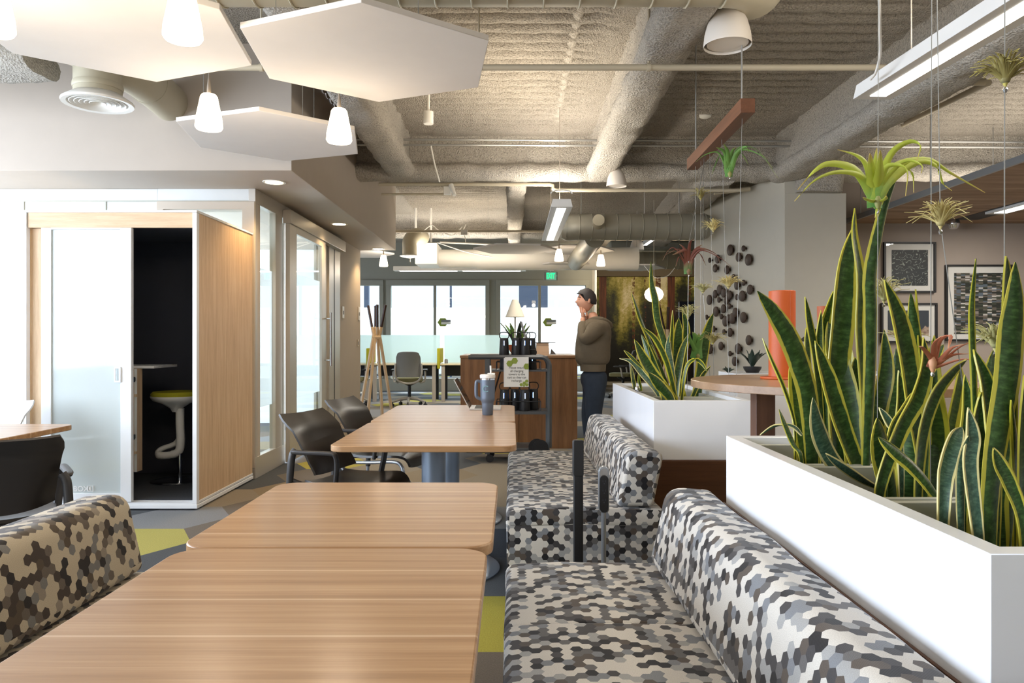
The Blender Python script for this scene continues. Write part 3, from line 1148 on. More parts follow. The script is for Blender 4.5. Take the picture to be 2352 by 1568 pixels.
# ceiling diffuser with tee, upper left
c = P(225, 240, 5.05)
td = T('supply_diffuser', c, 'round white ceiling diffuser hanging from a beige duct tee at upper left', 'diffuser')
m = MB()
m.tube([c + V(0, 0, 0.06), c + V(0, 0, 0.14), c + V(0, 0, 0.45)], 0.15, 28)
m.tube(smooth_path([c + V(-0.62, -0.95, 0.62), c + V(-0.25, -0.4, 0.42), c + V(0.0, -0.02, 0.34), c + V(0.12, 0.35, 0.30), c + V(0.10, 0.86, 0.28)], 18), 0.145, 28)
m.tube([c + V(0.06, 0.16, 0.32), c + V(0.07, 0.20, 0.318)], 0.152, 28)
m.tube([c + V(0.12, 0.44, 0.298), c + V(0.12, 0.48, 0.297)], 0.152, 28)
m.lathe([(0.154, 0.10), (0.158, 0.12), (0.154, 0.14)], c, 28)
m.build('duct_tee', M['duct'], td)
m = MB()
prof = [(0.15, 0.07), (0.222, 0.02), (0.226, 0.012), (0.222, 0.0), (0.19, 0.004), (0.18, 0.02), (0.15, 0.03)]
vs = []
m.lathe(prof, c, 36)
for rr in (0.155, 0.125, 0.095, 0.065, 0.035):
    for q in range(1):
        vs = []
        n = 36
        for k in range(n):
            a = 2 * PI * k / n
            for (dr, dz) in ((0, 0.03), (0.02, 0.006), (0.016, 0.004), (-0.004, 0.028)):
                vs.append(c + V((rr + dr) * math.cos(a), (rr + dr) * math.sin(a), dz))
        fs = []
        for k in range(n):
            k2 = (k + 1) % n
            for j in range(4):
                fs.append((k * 4 + j, k * 4 + (j + 1) % 4, k2 * 4 + (j + 1) % 4, k2 * 4 + j))
        m.add(vs, fs)
m.build('louvre_rings', M['white'], td)
MB().lathe([(0.15, 0.04), (0.15, 0.045)], c, 28).build('dark_throat', M['black'], td)


def pipe(pts, r, mat, name, lab, cat='pipe', n=10):
    m = MB().tube(pts, r, n)
    return tag(m.build(name, M[mat], origin=pts[0]), lab, cat)


# sprinkler pipe at y~155
Y = 4.84
zc = H + (780 - 155) * Y / F
t_ = T('sprinkler_pipe', (0, Y, zc), 'long cream sprinkler pipe crossing the whole ceiling in front of the girders', 'pipe')
xr = (2025 - 1176) * Y / F
MB().tube([V(-2.35, Y, zc), V(xr + 0.15, Y, zc)], 0.0205, 14).build('pipe_run', M['pipe'], t_)
for px in (1490, 600, 1100):
    m = MB()
    x = (px - 1176) * Y / F
    m.tube([V(x, Y, zc + 0.03), V(x, Y, 3.6)], 0.008, 6)
    m.tube([V(x - 0.012, Y, zc), V(x + 0.012, Y, zc)], 0.026, 12)
    m.build('pipe_hanger', M['pipe'], t_)
# right-hand pipe elbow
A = [P(2352, 150, 5.4), P(2205, 153, 5.4), P(2183, 160, 5.4), P(2180, 180, 5.4), P(2205, 188, 5.4), P(2262, 188, 5.4)]
pipe(smooth_path(A, 26), 0.026, 'pipe', 'elbow_pipe', 'cream pipe with a double elbow behind the bright linear light')
tb_ = T('branch_pipe', P(2270, 190, 5.5), 'straight grey branch pipe slanting down toward the grey column', 'pipe')
MB().tube([P(2270, 190, 5.5), P(2042, 302, 8.6)], 0.026, 10).build('pipe_run', M['pipe'], tb_)
(MB().cyl(P(2034, 306, 8.5), P(2034, 292, 8.5), 0.035, 0.02).cyl(P(2034, 292, 8.5), P(2034, 290, 8.5), 0.05).build('sprinkler_head', M['terra'], tb_))
# pair of conduits
for k, (ya, lab) in enumerate(((320, 'upper of two thin steel conduits running behind the girders'), (332, 'lower of two thin steel conduits running behind the girders'))):
    Y = 7.9
    z = H + (780 - ya) * Y / F
    pipe([V(-1.7, Y, z), V(6.1, Y, z - 0.03)], 0.012, 'conduit', 'steel_conduit', lab, 'conduit', 8)
# cream pipe behind cross beam with jog
Y = 8.56
pipe([P(870, 423, Y), P(1262, 424, Y), P(1270, 426, Y), P(1270, 434, Y), P(1278, 437, Y), P(1700, 437, Y)], 0.021, 'pipe', 'jogged_pipe', 'cream pipe with a small jog running below the far side of the cross beam', n=12)
pipe([P(876, 446, Y), P(1035, 446, Y)], 0.014, 'pipe', 'short_pipe', 'short thin cream pipe below the jogged pipe near the soffit')
t_ = T('sensor_box', P(1034, 436, Y), 'small white sensor box clipped to the cream pipe near the soffit', 'sensor')
MB().box(*(lambda a: (a.x - 0.06, a.x + 0.02, a.y - 0.05, a.y + 0.03, a.z - 0.05, a.z + 0.04))(P(1032, 438, Y))).build('body', M['white'], t_)
MB().cyl(P(1036, 425, Y - 0.05), P(1044, 448, Y - 0.12), 0.03, 0.022).build('head', M['white'], t_)
pipe([P(858, 531, 11.4), P(1385, 531, 11.4)], 0.018, 'pipe', 'thin_pipe', 'thin grey pipe crossing above the far hexagon panels')
pipe([P(1640, 442, 8.9), P(1722, 433, 8.9)], 0.03, 'pipe', 'valve_pipe', 'short pipe with valve fittings below the beam beside the grey wall')
for (px, lab) in ((1290, 'round white canopy plate of the middle linear light on the ceiling'),):
    c = P(px, 203, 7.05)
    tag(MB().lathe([(0.02, -0.02), (0.065, -0.012), (0.07, 0.0), (0.06, 0.03), (0.04, 3.6 - c.z)], c, 24).build('ceiling_canopy', M['white'], origin=c), lab, 'canopy plate')
c = P(984, 272, 6.7)
t_ = T('ceiling_sensor', c, 'small white cylinder sensor fixed to the ribbed ceiling', 'sensor')
MB().cyl(c + V(0, 0, -0.05), c + V(0, 0, 0.06), 0.045).build('body', M['duct_white'], t_)
MB().cyl(c + V(0, 0, 0.06), V(c.x, c.y, 3.62), 0.012).build('stem', M['duct_white'], t_)
for q, lab in ((P(1620, 265, 7.6), 'flat white smoke detector high on the ceiling above the walnut bar'), (P(2292, 205, 7.4), 'flat white detector on the ceiling behind the right linear light')):
    tag(MB().lathe([(0.03, -0.03), (0.06, -0.015), (0.065, 0.0), (0.05, max(0.02, 3.6 - q.z))], q, 20).build('smoke_detector', M['white'], origin=q), lab, 'detector')
# big grey duct with round tap
Y = 9.75
z = H + (780 - 521) * Y / F
td = T('trunk_duct', (1.7, Y, z), 'large grey ribbed trunk duct hanging in front of the far ceiling', 'duct')
R_ = 30 * Y / F
m = MB()
xs = [(1290 - 1176) * Y / F + 0.06 * k for k in range(34)]
xe = (1608 - 1176) * Y / F
pts = [V(x, Y + (0.06 if x < 0.8 else 0), z) for x in xs if x < xe]
rs = [R_ * min(1, 0.8 + 0.25 * i) for i in range(len(pts))]
pts += [V(xe + 0.05, Y, z), V(xe + 0.12, Y, z), V(xe + 0.17, Y, z - 0.01)]
rs += [R_, R_ * 0.85, R_ * 0.4]
m.tube(pts, rs, 26)
for k in range(11):
    x = 0.85 + 0.165 * k
    m.tube([V(x + 0.03 * math.sin(a / 2), Y + (R_ + 0.003) * math.cos(a), z + (R_ + 0.003) * math.sin(a)) for a in [2 * PI * i / 24 for i in range(24)]], 0.007, 5, closed=True)
m.build('duct_run', M['duct_grey'], td)
c = P(1375, 505, Y - 0.35)
MB().cyl(c, c + V(0.02, 0.3, -0.03), 0.075, n=24).build('round_tap', M['duct'], td)
m = MB()
A, B = P(1366, 545, 10.2), P(1322, 602, 12.8)
pp = [A.lerp(B, k / 40) for k in range(41)]
m.tube(pp, [0.14 + 0.008 * (k % 2) for k in range(41)], 20)
m.build('flexible_branch', M['duct_grey'], td)
r = MB()
for px in (1335, 1480, 1560):
    x = (px - 1176) * Y / F
    r.cyl((x, Y, z + R_), (x, Y, 3.58), 0.006, n=6)
r.build('hanger_rod', M['conduit'], td)
# white VAV box and duct over the desks
Y = 12.6
t_ = T('air_box', P(980, 582, Y), 'bright white air handling box above the desks with round white duct', 'air box')
a, b = P(953, 557, Y), P(1004, 606, Y)
MB().box(a.x, b.x, Y, Y + 0.8, b.z, a.z).build('box', M['duct_white'], t_, bevel=0.01)
m = MB()
zc = H + (780 - 588) * Y / F
pts = [V(b.x + 0.12 * k, Y + 0.4, zc) for k in range(30)]
m.tube(pts, [0.16] * 6 + [0.20] * 24, 24)
m.build('round_duct', M['duct_white'], t_)
m = MB()
for (px) in (955, 990):
    q = P(px, 556, Y + 0.3)
    m.cyl(q, V(q.x, q.y, 3.55), 0.02, n=8)
m.build('hanger_strut', M['duct_white'], t_)
c = P(941, 588, 11.9)
t_ = T('elbow_diffuser', c, 'beige elbow duct ending in a round down-facing diffuser beside the white air box', 'diffuser')
m = MB()
m.tube(smooth_path([c, c + V(0, 0, 0.12), c + V(0.0, 0.02, 0.25), c + V(0.08, 0.15, 0.36), c + V(0.15, 0.5, 0.36)], 16), 0.115, 24)
m.build('elbow', M['duct'], t_)
MB().lathe([(0.04, -0.03), (0.12, -0.015), (0.16, 0.0), (0.12, 0.02)], c, 28).build('diffuser_ring', M['white'], t_)
# wiring tangle
for i, (pp, lab) in enumerate((
        ([P(952, 548, 12), P(985, 520, 12), P(995, 518, 12), P(1010, 530, 12), P(1040, 540, 12), P(1062, 520, 12)], 'loose white cable looping above the white air box'),
        ([P(1010, 556, 12), P(1100, 560, 12), P(1180, 566, 12), P(1220, 571, 12), P(1310, 562, 12), P(1390, 568, 12)], 'bundle of white cables strung above the far hexagon panels'),
        ([P(1005, 557, 12), P(1070, 578, 12), P(1130, 590, 12)], 'white cable drooping across the round white duct'),
        ([P(1070, 515, 12), P(1064, 530, 12), P(1068, 545, 12), P(1070, 560, 12)], 'short white cable hanging from the small junction box'),
        ([P(990, 335, 7.9), P(998, 375, 7.9), P(1010, 418, 7.9)], 'thin beige cord hanging down from the conduits in front of the cross beam'))):
    pipe(smooth_path(pp, 24), 0.009 if i != 1 else 0.016, 'duct_white', 'loose_cable', lab, 'cable', 6)
tag(MB().box(*(lambda a: (a.x - 0.05, a.x + 0.05, a.y - 0.03, a.y + 0.03, a.z - 0.04, a.z + 0.04))(P(1066, 534, 11.3))).build('junction_box', M['white'], origin=P(1066, 534, 11.3)), 'small white junction box on the thin grey pipe', 'box')
# lower duct bank toward the mural
Y = 14.5
t_ = T('rear_duct', P(1480, 600, Y), 'second beige duct in front of the forest mural top edge', 'duct')
m = MB().tube([P(1385, 598, Y), P(1640, 598, Y)], 0.17, 24)
for k in range(9):
    q = P(1395 + 27 * k, 598, Y)
    m.tube([q + V(0, 0.172 * math.cos(a), 0.172 * math.sin(a)) for a in [2 * PI * i / 20 for i in range(20)]], 0.007, 5, closed=True)
m.build('duct_run', M['duct'], t_)
r = MB()
for px in (1440, 1560):
    q = P(px, 580, Y)
    r.cyl(q, V(q.x, q.y, 3.6), 0.008, n=6)
r.build('hanger_rod', M['conduit'], t_)
t_ = T('wide_duct', P(1500, 560, 16.5), 'broad flat silver duct high above the forest mural', 'duct')
a, b = P(1400, 552, 16.5), P(1600, 575, 16.5)
MB().box(a.x, b.x, 16.5, 17.2, b.z, a.z).build('duct_run', M['duct_grey'], t_, bevel=0.05)
# ------------------------------------------------------------------ tables
ZT = 0.737


def cafe_table(x0, x1, y0, y1, label, col_r=0.065, disc=0.36):
    cx, cy = (x0 + x1) / 2, (y0 + y1) / 2
    t = T('cafe_table', (cx, cy, 0), label, 'table', 'wood laminate tables pushed together in pairs')
    poly = rrect(x0, x1, y0, y1, 0.07, 8)
    MB().prism(poly, 'z', ZT - 0.03, ZT).build('tabletop', M['table'], t, bevel=0.004, ang=50)
    MB().cyl((cx, cy, 0.012), (cx, cy, ZT - 0.05), col_r, n=32).build('column', M['colsteel'], t)
    MB().lathe([(disc, 0.0), (disc, 0.008), (disc - 0.01, 0.014), (col_r + 0.02, 0.018), (col_r, 0.022)], (cx, cy, 0), 48).build('base_disc', M['colsteel'], t)
    MB().box(cx - 0.25, cx + 0.25, cy - 0.03, cy + 0.03, ZT - 0.055, ZT - 0.031).box(cx - 0.03, cx + 0.03, cy - 0.25, cy + 0.25, ZT - 0.05, ZT - 0.031).build('spider_plate', M['blackm'], t)
    return t


cafe_table(-0.80, -0.058, 0.93, 1.788, 'nearest wood laminate table filling the bottom of the picture')
cafe_table(-0.815, -0.048, 1.796, 2.612, 'wood laminate table directly behind the nearest one, far half of the front pair')
cafe_table(-0.872, 0.022, 3.50, 4.532, 'bare wood laminate table with its steel column visible, near half of the far pair')
cafe_table(-0.878, 0.020, 4.540, 5.70, 'wood laminate table carrying the laptop and the tumbler')
ta = T('cafe_table', (-3.05, 4.1, 0), 'wood laminate table corner at the left edge behind the dark chair', 'table')
MB().prism(rrect(-3.50, -2.60, 3.66, 4.42, 0.07, 8), 'z', ZT - 0.03, ZT).build('tabletop', M['table'], ta, bevel=0.004, ang=50)
MB().cyl((-3.05, 4.04, 0.012), (-3.05, 4.04, ZT - 0.03), 0.065, n=24).build('column', M['colsteel'], ta)
MB().lathe([(0.34, 0.0), (0.34, 0.01), (0.08, 0.018)], (-3.05, 4.04, 0), 40).build('base_disc', M['colsteel'], ta)


# ------------------------------------------------------------------ benches
def loft(section, y0, y1, n, uoff=0.0, end_r=0.03):
    """section: closed list of (x,z); extruded along Y with softly rounded ends; uv (perimeter, y)"""
    m = MB()
    S = len(section)
    cx = sum(p[0] for p in section) / S
    cz = sum(p[1] for p in section) / S
    per = [0]
    for i in range(S):
        a, b = section[i], section[(i + 1) % S]
        per.append(per[-1] + math.hypot(a[0] - b[0], a[1] - b[1]))
    ys = []
    for k in range(5):
        a = PI / 2 * k / 4
        ys.append((y0 + end_r * (1 - math.sin(a)), end_r * (1 - math.cos(a))))
    ys = [(y0 + end_r - end_r * math.cos(PI / 2 * (1 - k / 4)), end_r * (1 - math.sin(PI / 2 * (k / 4)))) for k in range(5)]
    ys = []
    for k in range(5):
        a = PI / 2 * k / 4
        ys.append((y0 + end_r * (1 - math.cos(PI / 2 - a)) if False else y0 + end_r * (1 - math.cos(a)), end_r * (1 - math.sin(a))))
    for k in range(1, n):
        ys.append((y0 + end_r + (y1 - y0 - 2 * end_r) * k / n, 0))
    for k in range(4, -1, -1):
        a = PI / 2 * k / 4
        ys.append((y1 - end_r * (1 - math.cos(a)), end_r * (1 - math.sin(a))))
    rows = []
    for (y, ins) in ys:
        row = []
        for (x, z) in section:
            dx, dz = x - cx, z - cz
            d = math.hypot(dx, dz)
            k = max(0.0, (d - ins) / d)
            w = noise.noise(V(x * 5, y * 4, z * 5)) * 0.004
            row.append(V(cx + dx * k + w, y, cz + dz * k + w))
        rows.append(row)
    vs = [p for r in rows for p in r]
    fs = []
    us = []
    for i in range(len(rows) - 1):
        for k in range(S):
            k2 = (k + 1) % S
            fs.append((i * S + k, i * S + k2, (i + 1) * S + k2, (i + 1) * S + k))
            ya, yb = ys[i][0], ys[i + 1][0]
            us.append([(per[k] + uoff, ya), (per[k + 1] + uoff, ya), (per[k + 1] + uoff, yb), (per[k] + uoff, yb)])
    for (i, rev) in ((0, True), (len(rows) - 1, False)):
        f = [i * S + k for k in range(S)]
        u = [(p.x, p.z) for p in rows[i]]
        if rev:
            f.reverse()
            u.reverse()
        fs.append(f)
        us.append(u)
    m.add(vs, fs, us)
    return m


def round_poly(pts, rs, n=5):
    """round the corners of a polygon"""
    out = []
    N = len(pts)
    for i in range(N):
        a, b, c = Vector(pts[i - 1]), Vector(pts[i]), Vector(pts[(i + 1) % N])
        r = rs[i]
        if r <= 0:
            out.append((b.x, b.y))
            continue
        u = (a - b).normalized() * r
        v = (c - b).normalized() * r
        for k in range(n + 1):
            t = k / n
            p = (b + u) * (1 - t) ** 2 + b * 2 * t * (1 - t) + (b + v) * t * t
            out.append((p.x, p.y))
    return out


def subdiv(poly, step=0.06):
    out = []
    for i in range(len(poly)):
        a, b = poly[i], poly[(i + 1) % len(poly)]
        d = math.hypot(a[0] - b[0], a[1] - b[1])
        k = max(1, int(d / step))
        for j in range(k):
            out.append((a[0] + (b[0] - a[0]) * j / k, a[1] + (b[1] - a[1]) * j / k))
    return out


def bench(side, xf, xb, y0, y1, mods, label, mat, parts_back=True):
    """side=+1: back on the +X side.  xf front edge, xb front foot of the backrest"""
    t = T('banquette_bench', ((xf + xb) / 2, (y0 + y1) / 2, 0), label, 'bench')
    s = side
    back = abs(0.23)
    xo = xb + s * 0.215
    base = subdiv(round_poly([(xf + s * 0.003, 0.04), (xo, 0.04), (xo, 0.39), (xf + s * 0.002, 0.39)], [0.01, 0.01, 0.01, 0.01], 2), 0.1)
    loft(base, y0 + 0.002, y1 - 0.002, 6, 0.3, 0.006).build('base', M[mat], t, ang=50)
    MB().box(min(xf + s * 0.06, xo - s * 0.05), max(xf + s * 0.06, xo - s * 0.05), y0 + 0.05, y1 - 0.05, 0.0, 0.05).build('plinth', M['black'], t)
    for i in range(len(mods) - 1):
        a, b = mods[i], mods[i + 1]
        sec = subdiv(round_poly([(xf, 0.38), (xo, 0.38), (xo, 0.455), (xb - s * 0.1, 0.462), (xf + s * 0.2, 0.464), (xf, 0.455)], [0.01, 0.01, 0.01, 0, 0.02, 0.035], 5), 0.05)
        loft(sec, a + 0.0005, b - 0.0005, 8, 0.0, 0.016).build('seat_cushion', M[mat], t, ang=60)
    # leaning wedge bolster
    bsec = [(xb, 0.466), (xb + s * 0.172, 0.466), (xb + s * 0.221, 0.714), (xb + s * 0.055, 0.728)]
    bsec = subdiv(round_poly(bsec, [0.03, 0.02, 0.035, 0.06], 6), 0.04)
    loft(bsec, y0 + 0.005, y1 - 0.005, 26, 0.13, 0.022).build('backrest', M[mat], t, ang=60)
    return t


bench(1, -0.022, 0.482, 0.88, 2.60, (0.88, 1.46, 2.04, 2.60), 'nearest right bench in grey hexagon fabric along the white planter', 'hex')
bench(1, -0.028, 0.485, 3.42, 5.20, (3.42, 4.02, 4.61, 5.20), 'farther right bench in grey hexagon fabric with its boxed end facing the camera', 'hex')
bench(-1, -0.74, -1.235, 0.88, 2.50, (0.88, 1.42, 1.96, 2.50), 'left bench in brown-tinted hexagon fabric beside the near tables', 'hex_warm')

# ------------------------------------------------------------------ planters
def planter(x0, x1, y0, y1, z0, z1, bins, label):
    t = T('planter_box', ((x0 + x1) / 2, (y0 + y1) / 2, z0), label, 'planter')
    w = 0.042
    m = MB()
    o = [(x0, y0), (x1, y0), (x1, y1), (x0, y1)]
    i_ = [(x0 + w, y0 + w), (x1 - w, y0 + w), (x1 - w, y1 - w), (x0 + w, y1 - w)]
    vs = [V(a, b, z0) for a, b in o] + [V(a, b, z1) for a, b in o] + [V(a, b, z1) for a, b in i_] + [V(a, b, z0 + 0.02) for a, b in i_]
    fs = [(3, 2, 1, 0)]
    for k in range(4):
        j = (k + 1) % 4
        fs += [(k, j, 4 + j, 4 + k), (4 + k, 4 + j, 8 + j, 8 + k), (8 + k, 8 + j, 12 + j, 12 + k)]
    fs.append((12, 13, 14, 15))
    m.add(vs, fs)
    m.build('shell', M['planter'], t, bevel=0.0015, seg=1)
    for (a, b) in bins:
        q = MB()
        X0, X1 = x0 + w + 0.004, x1 - w - 0.004
        rim = 0.02
        zt = z1 - 0.022
        o = [(X0, a), (X1, a), (X1, b), (X0, b)]
        i2 = [(X0 + rim, a + rim), (X1 - rim, a + rim), (X1 - rim, b - rim), (X0 + rim, b - rim)]
        vs = [V(p, r, z0 + 0.03) for p, r in o] + [V(p, r, zt) for p, r in o] + [V(p, r, zt) for p, r in i2] + [V(p, r, z0 + 0.06) for p, r in i2]
        fs = [(3, 2, 1, 0)]
        for k in range(4):
            j = (k + 1) % 4
            fs += [(k, j, 4 + j, 4 + k), (4 + k, 4 + j, 8 + j, 8 + k), (8 + k, 8 + j, 12 + j, 12 + k)]
        fs.append((12, 13, 14, 15))
        q.add(vs, fs)
        q.build('liner', M['liner'], t, bevel=0.002, seg=1)
        MB().box(X0 + rim + 0.001, X1 - rim - 0.001, a + rim + 0.001, b - rim - 0.001, z0 + 0.062, z1 - 0.13).build('soil', M['soil'], t)
    return t


Z1 = 0.911
planter(0.735, 1.265, 1.137, 2.54, 0.59, Z1, ((1.185, 1.62), (1.635, 2.065), (2.08, 2.495)), 'big white planter box in the right foreground behind the near bench')
planter(0.765, 1.30, 4.0, 5.62, 0.59, Z1, ((4.05, 4.55), (4.57, 5.05), (5.07, 5.57)), 'white planter box beyond the far bench, left of the round table')
for (a, b, x0, x1, lab) in ((1.0, 2.6, 0.735, 1.22, 'dark walnut plinth under the near white planter'), (3.985, 5.62, 0.745, 1.29, 'dark walnut plinth under the far white planter')):
    o = MB().box(x0 + 0.004, x1, a, b, 0, 0.589).build('walnut_plinth', M['plinth'], origin=((x0 + x1) / 2, (a + b) / 2, 0), bevel=0.002)
    tag(o, lab, 'plinth')
for (a, b, lab) in ((0.9, 2.55, 'thin wood back panel between the near bench and the planter'),):
    o = MB().box(0.7265, 0.7335, a, b, 0, 0.682).build('back_panel', M['plinth'], origin=(0.71, (a + b) / 2, 0), bevel=0.002)
    tag(o, lab, 'panel')

# ------------------------------------------------------------------ power posts between the benches
Y = 3.0
x = (1328 - 1176) * Y / F
zt = H + (780 - 1009) * Y / F
t_ = T('power_post', (x, Y, 0), 'black square power post standing between the two right benches', 'power post')
MB().prism(rrect(x - 0.019, x + 0.019, Y - 0.018, Y + 0.018, 0.005, 3), 'z', 0.01, zt - 0.13).build('post', M['black'], t_)
m = MB()
m.prism(rrect(x - 0.0205, x + 0.0205, zt - 0.145, zt, 0.007, 4), 'y', Y - 0.021, Y - 0.006)
m.prism(rrect(x - 0.0225, x + 0.0175, zt - 0.142, zt - 0.003, 0.007, 4), 'y', Y - 0.004, Y + 0.019)
m.build('head_loop', M['black'], t_, bevel=0.002)
MB().lathe([(0.13, 0), (0.13, 0.008), (0.03, 0.012)], (x, Y, 0), 32).build('base_plate', M['black'], t_)
x = (1386.5 - 1176) * Y / F
t_ = T('outlet_post', (x, Y, 0), 'silver post with a black three-socket outlet head between the right benches', 'power post')
za, zb2 = H + (780 - 1070) * Y / F, H + (780 - 1177) * Y / F
MB().cyl((x, Y, 0.01), (x, Y, zb2 + 0.02), 0.010, n=14).build('post', M['steel'], t_)
r = 0.0215


def stad(hw, z0, z1, n=10):
    return [(x + hw * math.cos(PI * k / n), z1 - hw + hw * math.sin(PI * k / n)) for k in range(n + 1)] + [(x + hw * math.cos(PI + PI * k / n), z0 + hw + hw * math.sin(PI + PI * k / n)) for k in range(n + 1)]


MB().prism(stad(r, zb2, za), 'y', Y - 0.010, Y + 0.014).build('silver_band', M['steel'], t_, bevel=0.002)
hm = MB().prism(stad(r - 0.004, zb2 + 0.004, za - 0.035), 'y', Y - 0.018, Y - 0.0105).build('outlet_face', M['black'], t_, bevel=0.001)
MB().prism(stad(r - 0.006, za - 0.046, za - 0.008), 'y', Y - 0.012, Y - 0.0102).build('mirror_tip', M['chrome'], t_)
k_ = 0
for zc in (za - 0.062, za - 0.10, za - 0.138):
    MB().box(x - 0.006, x - 0.004, Y - 0.0186, Y - 0.018, zc, zc + 0.008).build('socket_slot', M['felt'], hm)
    MB().box(x + 0.004, x + 0.006, Y - 0.0186, Y - 0.018, zc, zc + 0.008).build('socket_slot', M['felt'], hm)
    MB().cyl((x, Y - 0.0186, zc - 0.006), (x, Y - 0.018, zc - 0.006), 0.0025, n=8).build('socket_hole', M['felt'], hm)
MB().lathe([(0.13, 0), (0.13, 0.008), (0.02, 0.012)], (x, Y, 0), 32).build('base_plate', M['steel'], t_)


# ------------------------------------------------------------------ cafe chair (faces +X)
def make_chair(label, shell, leg, group, loc=(0, 0, 0)):
    t = T('cafe_chair', (0, 0, 0), label, 'chair', group)
    # back: curved sheet
    g = []
    uvg = []
    n, k = 12, 14
    for i in range(n + 1):
        v = i / n
        z = 0.47 + 0.345 * v
        row = []
        for j in range(k + 1):
            u = -1 + 2 * j / k
            hw = (0.205 + 0.03 * v ** 2) * (1 - 0.14 * max(0, (v - 0.82) / 0.18) ** 2)
            zz = z + (0.0 if v < 0.6 else 0.008 * (abs(u) ** 3) * (v - 0.6) / 0.4)
            if v < 0.25:
                zz += 0.03 * abs(u) ** 2 * (1 - v / 0.25)
            x = -0.205 - 0.13 * v ** 1.3 + 0.075 * abs(u) ** 2.2 * (1 - 0.75 * v) - 0.055 * max(0, v - 0.75) / 0.25 * (0.6 + 0.4 * abs(u))
            row.append(V(x, hw * u, zz))
        g.append(row)
    MB().sheet(g, 0.011).build('backrest', shell, t, ang=60)
    # seat with waterfall front
    g = []
    prof = [(-0.20, 0.448), (-0.14, 0.440), (-0.05, 0.438), (0.05, 0.442), (0.14, 0.448), (0.19, 0.444), (0.225, 0.428), (0.243, 0.402), (0.252, 0.375)]
    for (x, z) in smooth_path([V(a, b, 0) for a, b in prof], 18) and [(p.x, p.y) for p in smooth_path([V(a, b, 0) for a, b in prof], 18)]:
        row = []
        f = (x + 0.2) / 0.45
        hw = 0.20 + 0.035 * math.sin(PI * min(1, max(0, f)) * 0.75) - 0.05 * max(0, f - 0.8) / 0.2
        for j in range(13):
            u = -1 + 2 * j / 12
            row.append(V(x, hw * u, z + 0.012 * abs(u) ** 3 - 0.006 * (1 - u * u)))
        g.append(row)
    MB().sheet(g, 0.016).build('seat', shell, t, ang=60)
    for s in (-1, 1):
        y = 0.235 * s
        m = MB()
        m.tube(smooth_path([V(-0.245, y * 0.92, 0.62), V(-0.235, y * 1.05, 0.625), V(-0.15, y * 1.1, 0.627), V(0.0, y * 1.1, 0.63), V(0.035, y * 1.09, 0.62), V(0.04, y * 1.06, 0.56), V(0.02, y, 0.44)], 20), 0.0175, 10, flat=(1.15, 0.75))
        m.build('armrest', M['blackpl'], t)
        m = MB()
        m.tube(smooth_path([V(-0.245, y * 0.95, 0.635), V(-0.255, y * 1.02, 0.60), V(-0.262, y * 1.05, 0.5), V(-0.275, y * 1.08, 0.3)], 12), [0.02] * 9 + [0.018] * 4, 12)
        m.build('leg_sleeve', M['blackpl'], t)
        MB().cyl((-0.274, y * 1.08, 0.32), (-0.305, y * 1.12, 0.0), 0.0125, n=12).build('leg', leg, t)
        m = MB()
        m.tube(smooth_path([V(-0.18, y * 0.98, 0.408), V(0.0, y * 0.98, 0.415), V(0.16, y * 0.98, 0.425), V(0.215, y * 0.98, 0.40), V(0.235, y, 0.32), V(0.255, y * 1.03, 0.0)], 26), 0.0125, 12)
        m.build('leg', leg, t)
    MB().tube(smooth_path([V(-0.262, -0.24, 0.47), V(-0.20, -0.19, 0.44), V(-0.18, 0, 0.425), V(-0.20, 0.19, 0.44), V(-0.262, 0.24, 0.47)], 16), 0.013, 8).build('rear_brace', M['blackpl'], t)
    return t


ch = make_chair('dark brown cafe chair nearest the camera beside the far table pair', M['brownpl'], M['steel'], 'dark cafe chairs')
ch.location = (-0.885, 4.20, 0)
ch.rotation_euler = (0, 0, -0.36)
GB = 'dark cafe chairs'
clone(ch, (-0.88, 5.20, 0), -0.28, 'dark brown cafe chair beside the laptop table, farther of the two along it', GB)
clone(ch, (-2.36, 3.40, 0), math.radians(128), 'dark brown cafe chair at the left edge with its wide back and flared top', GB)
chw = make_chair('white shelled cafe chair behind the left edge table', M['whiteb'], M['steel'], None)
chw.location = (-3.52, 4.74, 0)
chw.rotation_euler = (0, 0, math.radians(-95))


# ------------------------------------------------------------------ phone booth pod
PX0, PX1, PY0, PY1, PZ = -3.55, -2.292, 5.38, 6.545, 2.183
pod = T('phone_booth', ((PX0 + PX1) / 2, (PY0 + PY1) / 2, 0), 'ash veneered phone booth with white trim and an open black-felt interior', 'booth')


def bx(*b):
    return MB().box(*b)


m = MB()
e = 0.028
m.box(PX0, PX1, PY0, PY0 + 0.045, 0.02, 0.058).box(PX0, PX1, PY0 + 0.045, PY1, 0.045, 0.062)
m.box(PX0, PX0 + e * 0.7, PY0, PY0 + 0.04, 0.05, PZ - 0.02).box(PX1 - 0.03, PX1, PY0, PY0 + 0.04, 0.05, PZ - 0.02)
m.build('white_trim', M['pod_white'], pod, bevel=0.002)
bx(PX0 - 0.004, PX1 + 0.004, PY0 - 0.006, PY1, PZ - 0.018, PZ).build('roof_cap', M['pod_white'], pod, bevel=0.003)
bx(PX0 - 0.002, PX1 + 0.005, PY0 - 0.004, PY1, 0.012, 0.040).build('base_trim', M['pod_white'], pod, bevel=0.003)
bx(PX0 + 0.03, PX1 - 0.03, PY0 + 0.03, PY1 - 0.03, 0.0, 0.02).build('foot', M['black'], pod)
bx(PX1 - 0.03, PX1 - 0.004, PY0 + 0.04, PY1, 0.06, PZ - 0.018).build('side_panel', M['ash'], pod)
bx(PX0 + 0.002, PX0 + 0.03, PY0 + 0.04, PY1, 0.06, PZ - 0.018).build('side_panel', M['ash'], pod)
bx(PX0 + 0.03, PX1 - 0.03, PY1 - 0.03, PY1, 0.06, PZ - 0.018).build('rear_panel', M['ash'], pod)
